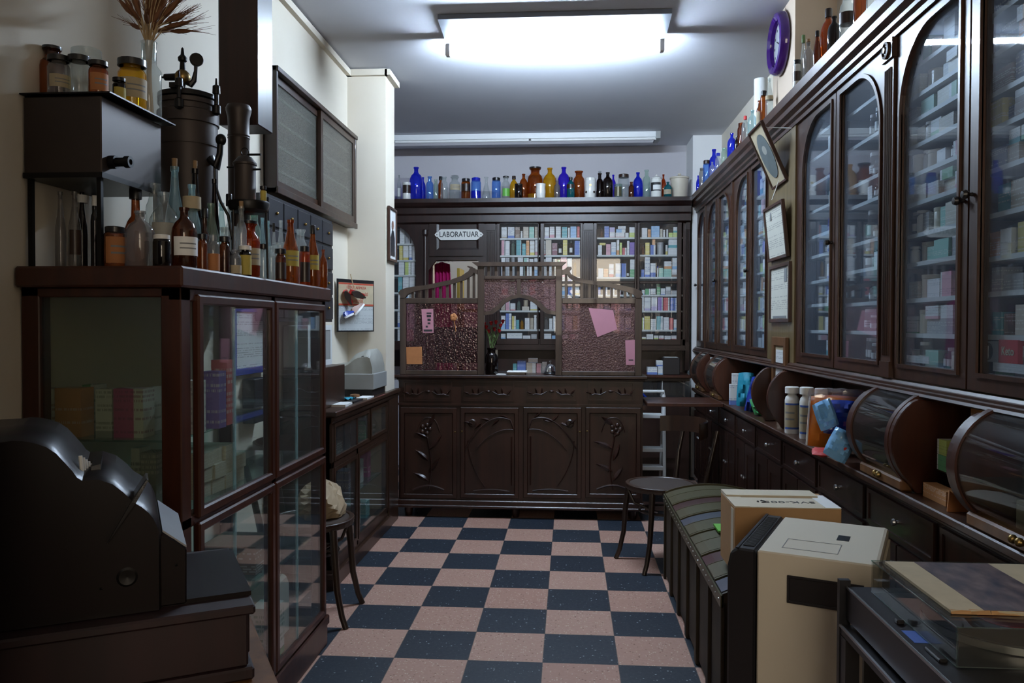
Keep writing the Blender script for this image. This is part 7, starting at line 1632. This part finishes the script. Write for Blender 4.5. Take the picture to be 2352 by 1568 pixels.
# inside the round cases
def fill_case(y0, y1, place, seed, pal):
    y0, y1 = RY(y0), RY(y1)
    rr = random.Random(seed); n = 0
    for z, cap_ in ((.8262, .11), (.9515, .12)):
        y = y1 - .03
        while y > y0 + .05:
            k, c_ = rr.choice(pal); wd = rr.uniform(.028, .055); h = rr.uniform(.05, cap_ - .02) if k in 'cf' else min(.085, wd * 1.9)
            n += 1; pack(k, c_, '%s %s from far end in %s' % (describe(k, c_), ORD[n - 1], place), 1.135 + wd / 2 + rr.uniform(0, .015), y - wd / 2, z, wd, wd, h, 'packs in the round display cases'); y -= wd + .006
PK = [('c', 'white'), ('c', 'sky'), ('f', 'beige'), ('f', 'cream'), ('j', 'cream'), ('c', 'yellow'), ('p', 'white'), ('c', 'grey'), ('b', 'white')]
fill_case(2.50, 2.84, 'round case by orange package', 21, PK); fill_case(1.60, 2.08, 'nearest round case', 22, PK); fill_case(6.24, 6.56, 'farthest round case', 23, PK); fill_case(5.54, 5.88, 'second farthest round case', 24, PK)
for k, (y, dx, rt, c_) in enumerate(((2.84, .02, .6, 'cream'), (2.77, .03, .1, 'white'), (2.69, .01, -.3, 'sky'))): carton('%s small carton lying high in the round case by the orange package' % ('tilted cream', 'white', 'pale blue')[k], 1.17 + dx, y, 1.055, .05, .055, .024, c_, False, rt)
# paper strips along the bottom of the near cabinets
for k, (y0, y1, z) in enumerate(((2.66, 2.83, 1.222), (1.88, 2.27, 1.222))):
    whole(MB().box(XD_ + .026, XD_ + .0272, y0, y1, z, z + .024), 'paper_strip', 'document_white', ('long printed paper strip along the bottom of the large arched door', 'printed paper strip along the bottom of the nearest glass door')[k], 'paper', (XD_ + .027, (y0 + y1) / 2, z))
def lettered(label, x0, x1, yt, zb, col, txt, size, mat, disc=False):
    a, b = at(x0, yt, X=1.150), at(x1, yt, X=1.150); y1, y0 = a.y, b.y; h = min(.075, b.z - zb)
    m_ = (1.165, (y0 + y1) / 2, zb); T_ = thing('medicine_box', label, 'carton', m_)
    MB().box(1.150, 1.185, y0, y1, zb, zb + h).build('body', tint(col), T_)
    if disc: MB().lathe([(0, -.0006), (h * .42, -.0006), (h * .42, 0)], (1.150, (y0 + y1) / 2 + .01, zb + h * .5), 20, 'X').build('disc', 'ink', T_)
    words(txt, size, facing(Vector((1.1488, (y0 + y1) / 2 + (.01 if disc else 0), zb + h * .5)), (0, -1, 0), (0, 0, 1)), mat, T_, sx=.9, bold=.01)
lettered('red carton with pale capital lettering at the bottom of the nearest glass door', 2294, 2338, 781, 1.246, 'red', 'Keto', .032, 'kraft_pale')
lettered('grey carton with a dark round letter disc at the bottom of the nearest glass door', 2258, 2292, 784, 1.246, 'grey', 'J', .04, 'paper_white', True)
# ---------------------------------------------------------------- inside the left glass case and counter
GCC = 'cartons in the glass case on the left'
def case_row(zs, Y_, its, place):
    for k, (x0, x1, yt, col, fl, nm) in enumerate(its):
        a, b = at(x0, 900, Y=Y_), at(x1, 900, Y=Y_); zt = at((x0 + x1) / 2, yt, Y=Y_).z
        carton('%s %s' % (nm, place), (a.x + b.x) / 2, Y_ + .035, zs, b.x - a.x - .002, .06, zt - zs, col, fl, 0, GCC)
case_row(1.0342, 2.10, [(67, 121, 893, 'red', False, 'white carton with a red stripe'), (122, 184, 892, 'orange', True, 'orange carton with a red triangle'), (216, 255, 894, 'grey', False, 'white carton with small print'), (257, 327, 893, 'magenta', False, 'white carton, blue corner and pink band,')], 'on upper shelf of the left glass case')
case_row(1.0342, 2.22, [(186, 216, 884, 'green', False, 'white and green carton'), (330, 345, 890, 'grey', False, 'narrow white carton')], 'behind the front row of the left glass case')
case_row(.820, 2.16, [(225, 255, 1090, 'grey', False, 'short grey carton'), (256, 296, 1075, 'red', False, 'white carton with red letters'), (297, 318, 1030, 'navy', False, 'white and navy carton'), (319, 356, 1040, 'grey', True, 'large grey carton')], 'on the middle shelf of the left glass case')
def red_tri():
    a, b = at(186, 1020, Y=2.099), at(200, 938, Y=2.099)
    return MB().prism([(at(182, 1020, Y=2.098).x, 1.038), (at(183.5, 1020, Y=2.098).x, 1.038), (at(183, 940, Y=2.098).x, 1.12)], 'Y', 2.098, 2.099)
for k in range(4):
    for j in range(3 if k < 3 else 2):
        carton('yellowish carton %s from the near end, %s layer, middle shelf of the glass case' % (ORD[k], ('bottom', 'middle', 'top')[j]), -1.18 + .006 * ((k + j) % 3), 2.36 + .085 * k, .8195 + .0455 * j, .16, .08, .045, 'cream', True, .04 * ((k * 3 + j) % 3 - 1), 'yellowish cartons in the glass case')
carton('tall violet carton on the upper shelf behind the first side pane', -1.06, 2.34, 1.0342, .05, .05, .17, 'purple', True, group=GCC); carton('tall red carton on the upper shelf behind the first side pane', -1.07, 2.42, 1.0342, .05, .05, .20, 'red', True, group=GCC); carton('white carton at the near corner behind the first side pane', -1.07, 2.22, 1.0342, .05, .06, .15, 'white', group=GCC)
JG = thing('jerrycan', 'white plastic jerrycan on the bottom shelf of the glass case', 'jerrycan', (-1.15, 3.02, .1292))
MB().prism([(2.96, .1295), (3.10, .1295), (3.10, .33), (3.07, .37), (3.0, .37), (2.96, .33)], 'X', -1.22, -1.10).build('body', 'white_plastic', JG, bevel=.012)
MB().lathe([(0, .37), (.02, .37), (.02, .395), (0, .395)], (-1.16, 3.085, 0), 12).build('cap', 'blue_plastic', JG, True); MB().tube([(-1.16, 2.98, .365), (-1.16, 2.99, .395), (-1.16, 3.04, .395), (-1.16, 3.05, .365)], .009, 8).build('handle', 'white_plastic', JG, True)
carton('white carton with a green label on the bottom shelf of the glass case', -1.10, 2.86, .1292, .09, .10, .19, 'green', group=GCC); carton('brown open carton on the lower glass shelf of the case', -1.2, 2.85, .4604, .2, .2, .10, 'brown', True, group=GCC); carton('pale carton on the lower glass shelf near the first lower pane', -1.17, 2.45, .4604, .16, .2, .14, 'grey', True, group=GCC); carton('orange carton on the bottom shelf near the register', -1.12, 2.52, .1292, .04, .06, .22, 'orange', True, group=GCC); carton('tall white carton on the bottom shelf near the register', -1.12, 2.30, .1292, .12, .14, .24, 'grey', group=GCC)
GLC = 'packs behind the glass of the left counter'
for k, (y, z, c_, fl, sy_, sz_, nm) in enumerate(((4.12, .633, 'red', False, .05, .12, 'red and white carton'), (4.34, .633, 'black', True, .22, .06, 'flat dark packet'), (4.96, .633, 'green', True, .03, .11, 'leaning green carton'), (5.08, .633, 'white', False, .08, .12, 'white carton'), (4.62, .3765, 'navy', True, .12, .12, 'dark blue packet'), (4.86, .3765, 'white', False, .08, .14, 'white carton on the middle shelf'), (5.05, .3765, 'magenta', True, .06, .16, 'magenta packet'), (4.75, .1305, 'grey', True, .16, .14, 'grey bag like carton'), (5.0, .1305, 'teal', True, .10, .10, 'teal carton'))):
    carton('%s behind the glass of the left counter' % nm, -1.31, y, z, .08, sy_, sz_, c_, fl, 0, GLC)
# ---------------------------------------------------------------- beside the viewer
TB = thing('shade_cabinet', 'unseen tall cabinet added beside the viewer to shade the lower left', 'cabinet', (-1.06, .6, 0))  # out-of-view cabinet added to keep the lower left in shade
MB().box(XL + .004, -.70, .30, .90, .06, 2.28).box(XL + .004, -.69, .29, .91, 2.28, 2.32).box(XL + .004, -.72, .32, .88, 0, .06).build('carcass', 'walnut', TB, bevel=.003)
for z0_, z1_ in ((.08, 1.1), (1.12, 2.26)):
    d = MB().loops(rect(-.695, .32, .88, z0_, z1_), rect(-.695, .39, .81, z0_ + .07, z1_ - .07), (-.01, 0, 0)).build('door', 'walnut', TB)
    MB().ball((-.685, .355, (z0_ + z1_) / 2), .012, 8).build('knob', 'brass', d, True)
L4 = thing('ceiling_lamp', 'added unseen tube lamp on the laboratory ceiling to brighten the room', 'lamp', (-1.0, 8.7, CEIL))  # unseen lamp added to brighten the laboratory
MB().box(-1.6, -.4, 8.65, 8.75, CEIL - .04, CEIL - .004).build('housing', 'white_paint', L4)
MB().lathe([(0, -.55), (.013, -.55), (.013, .55), (0, .55)], (-1.0, 8.7, CEIL - .06), 10, 'X').build('tube', 'lab_fill_light', L4, True)
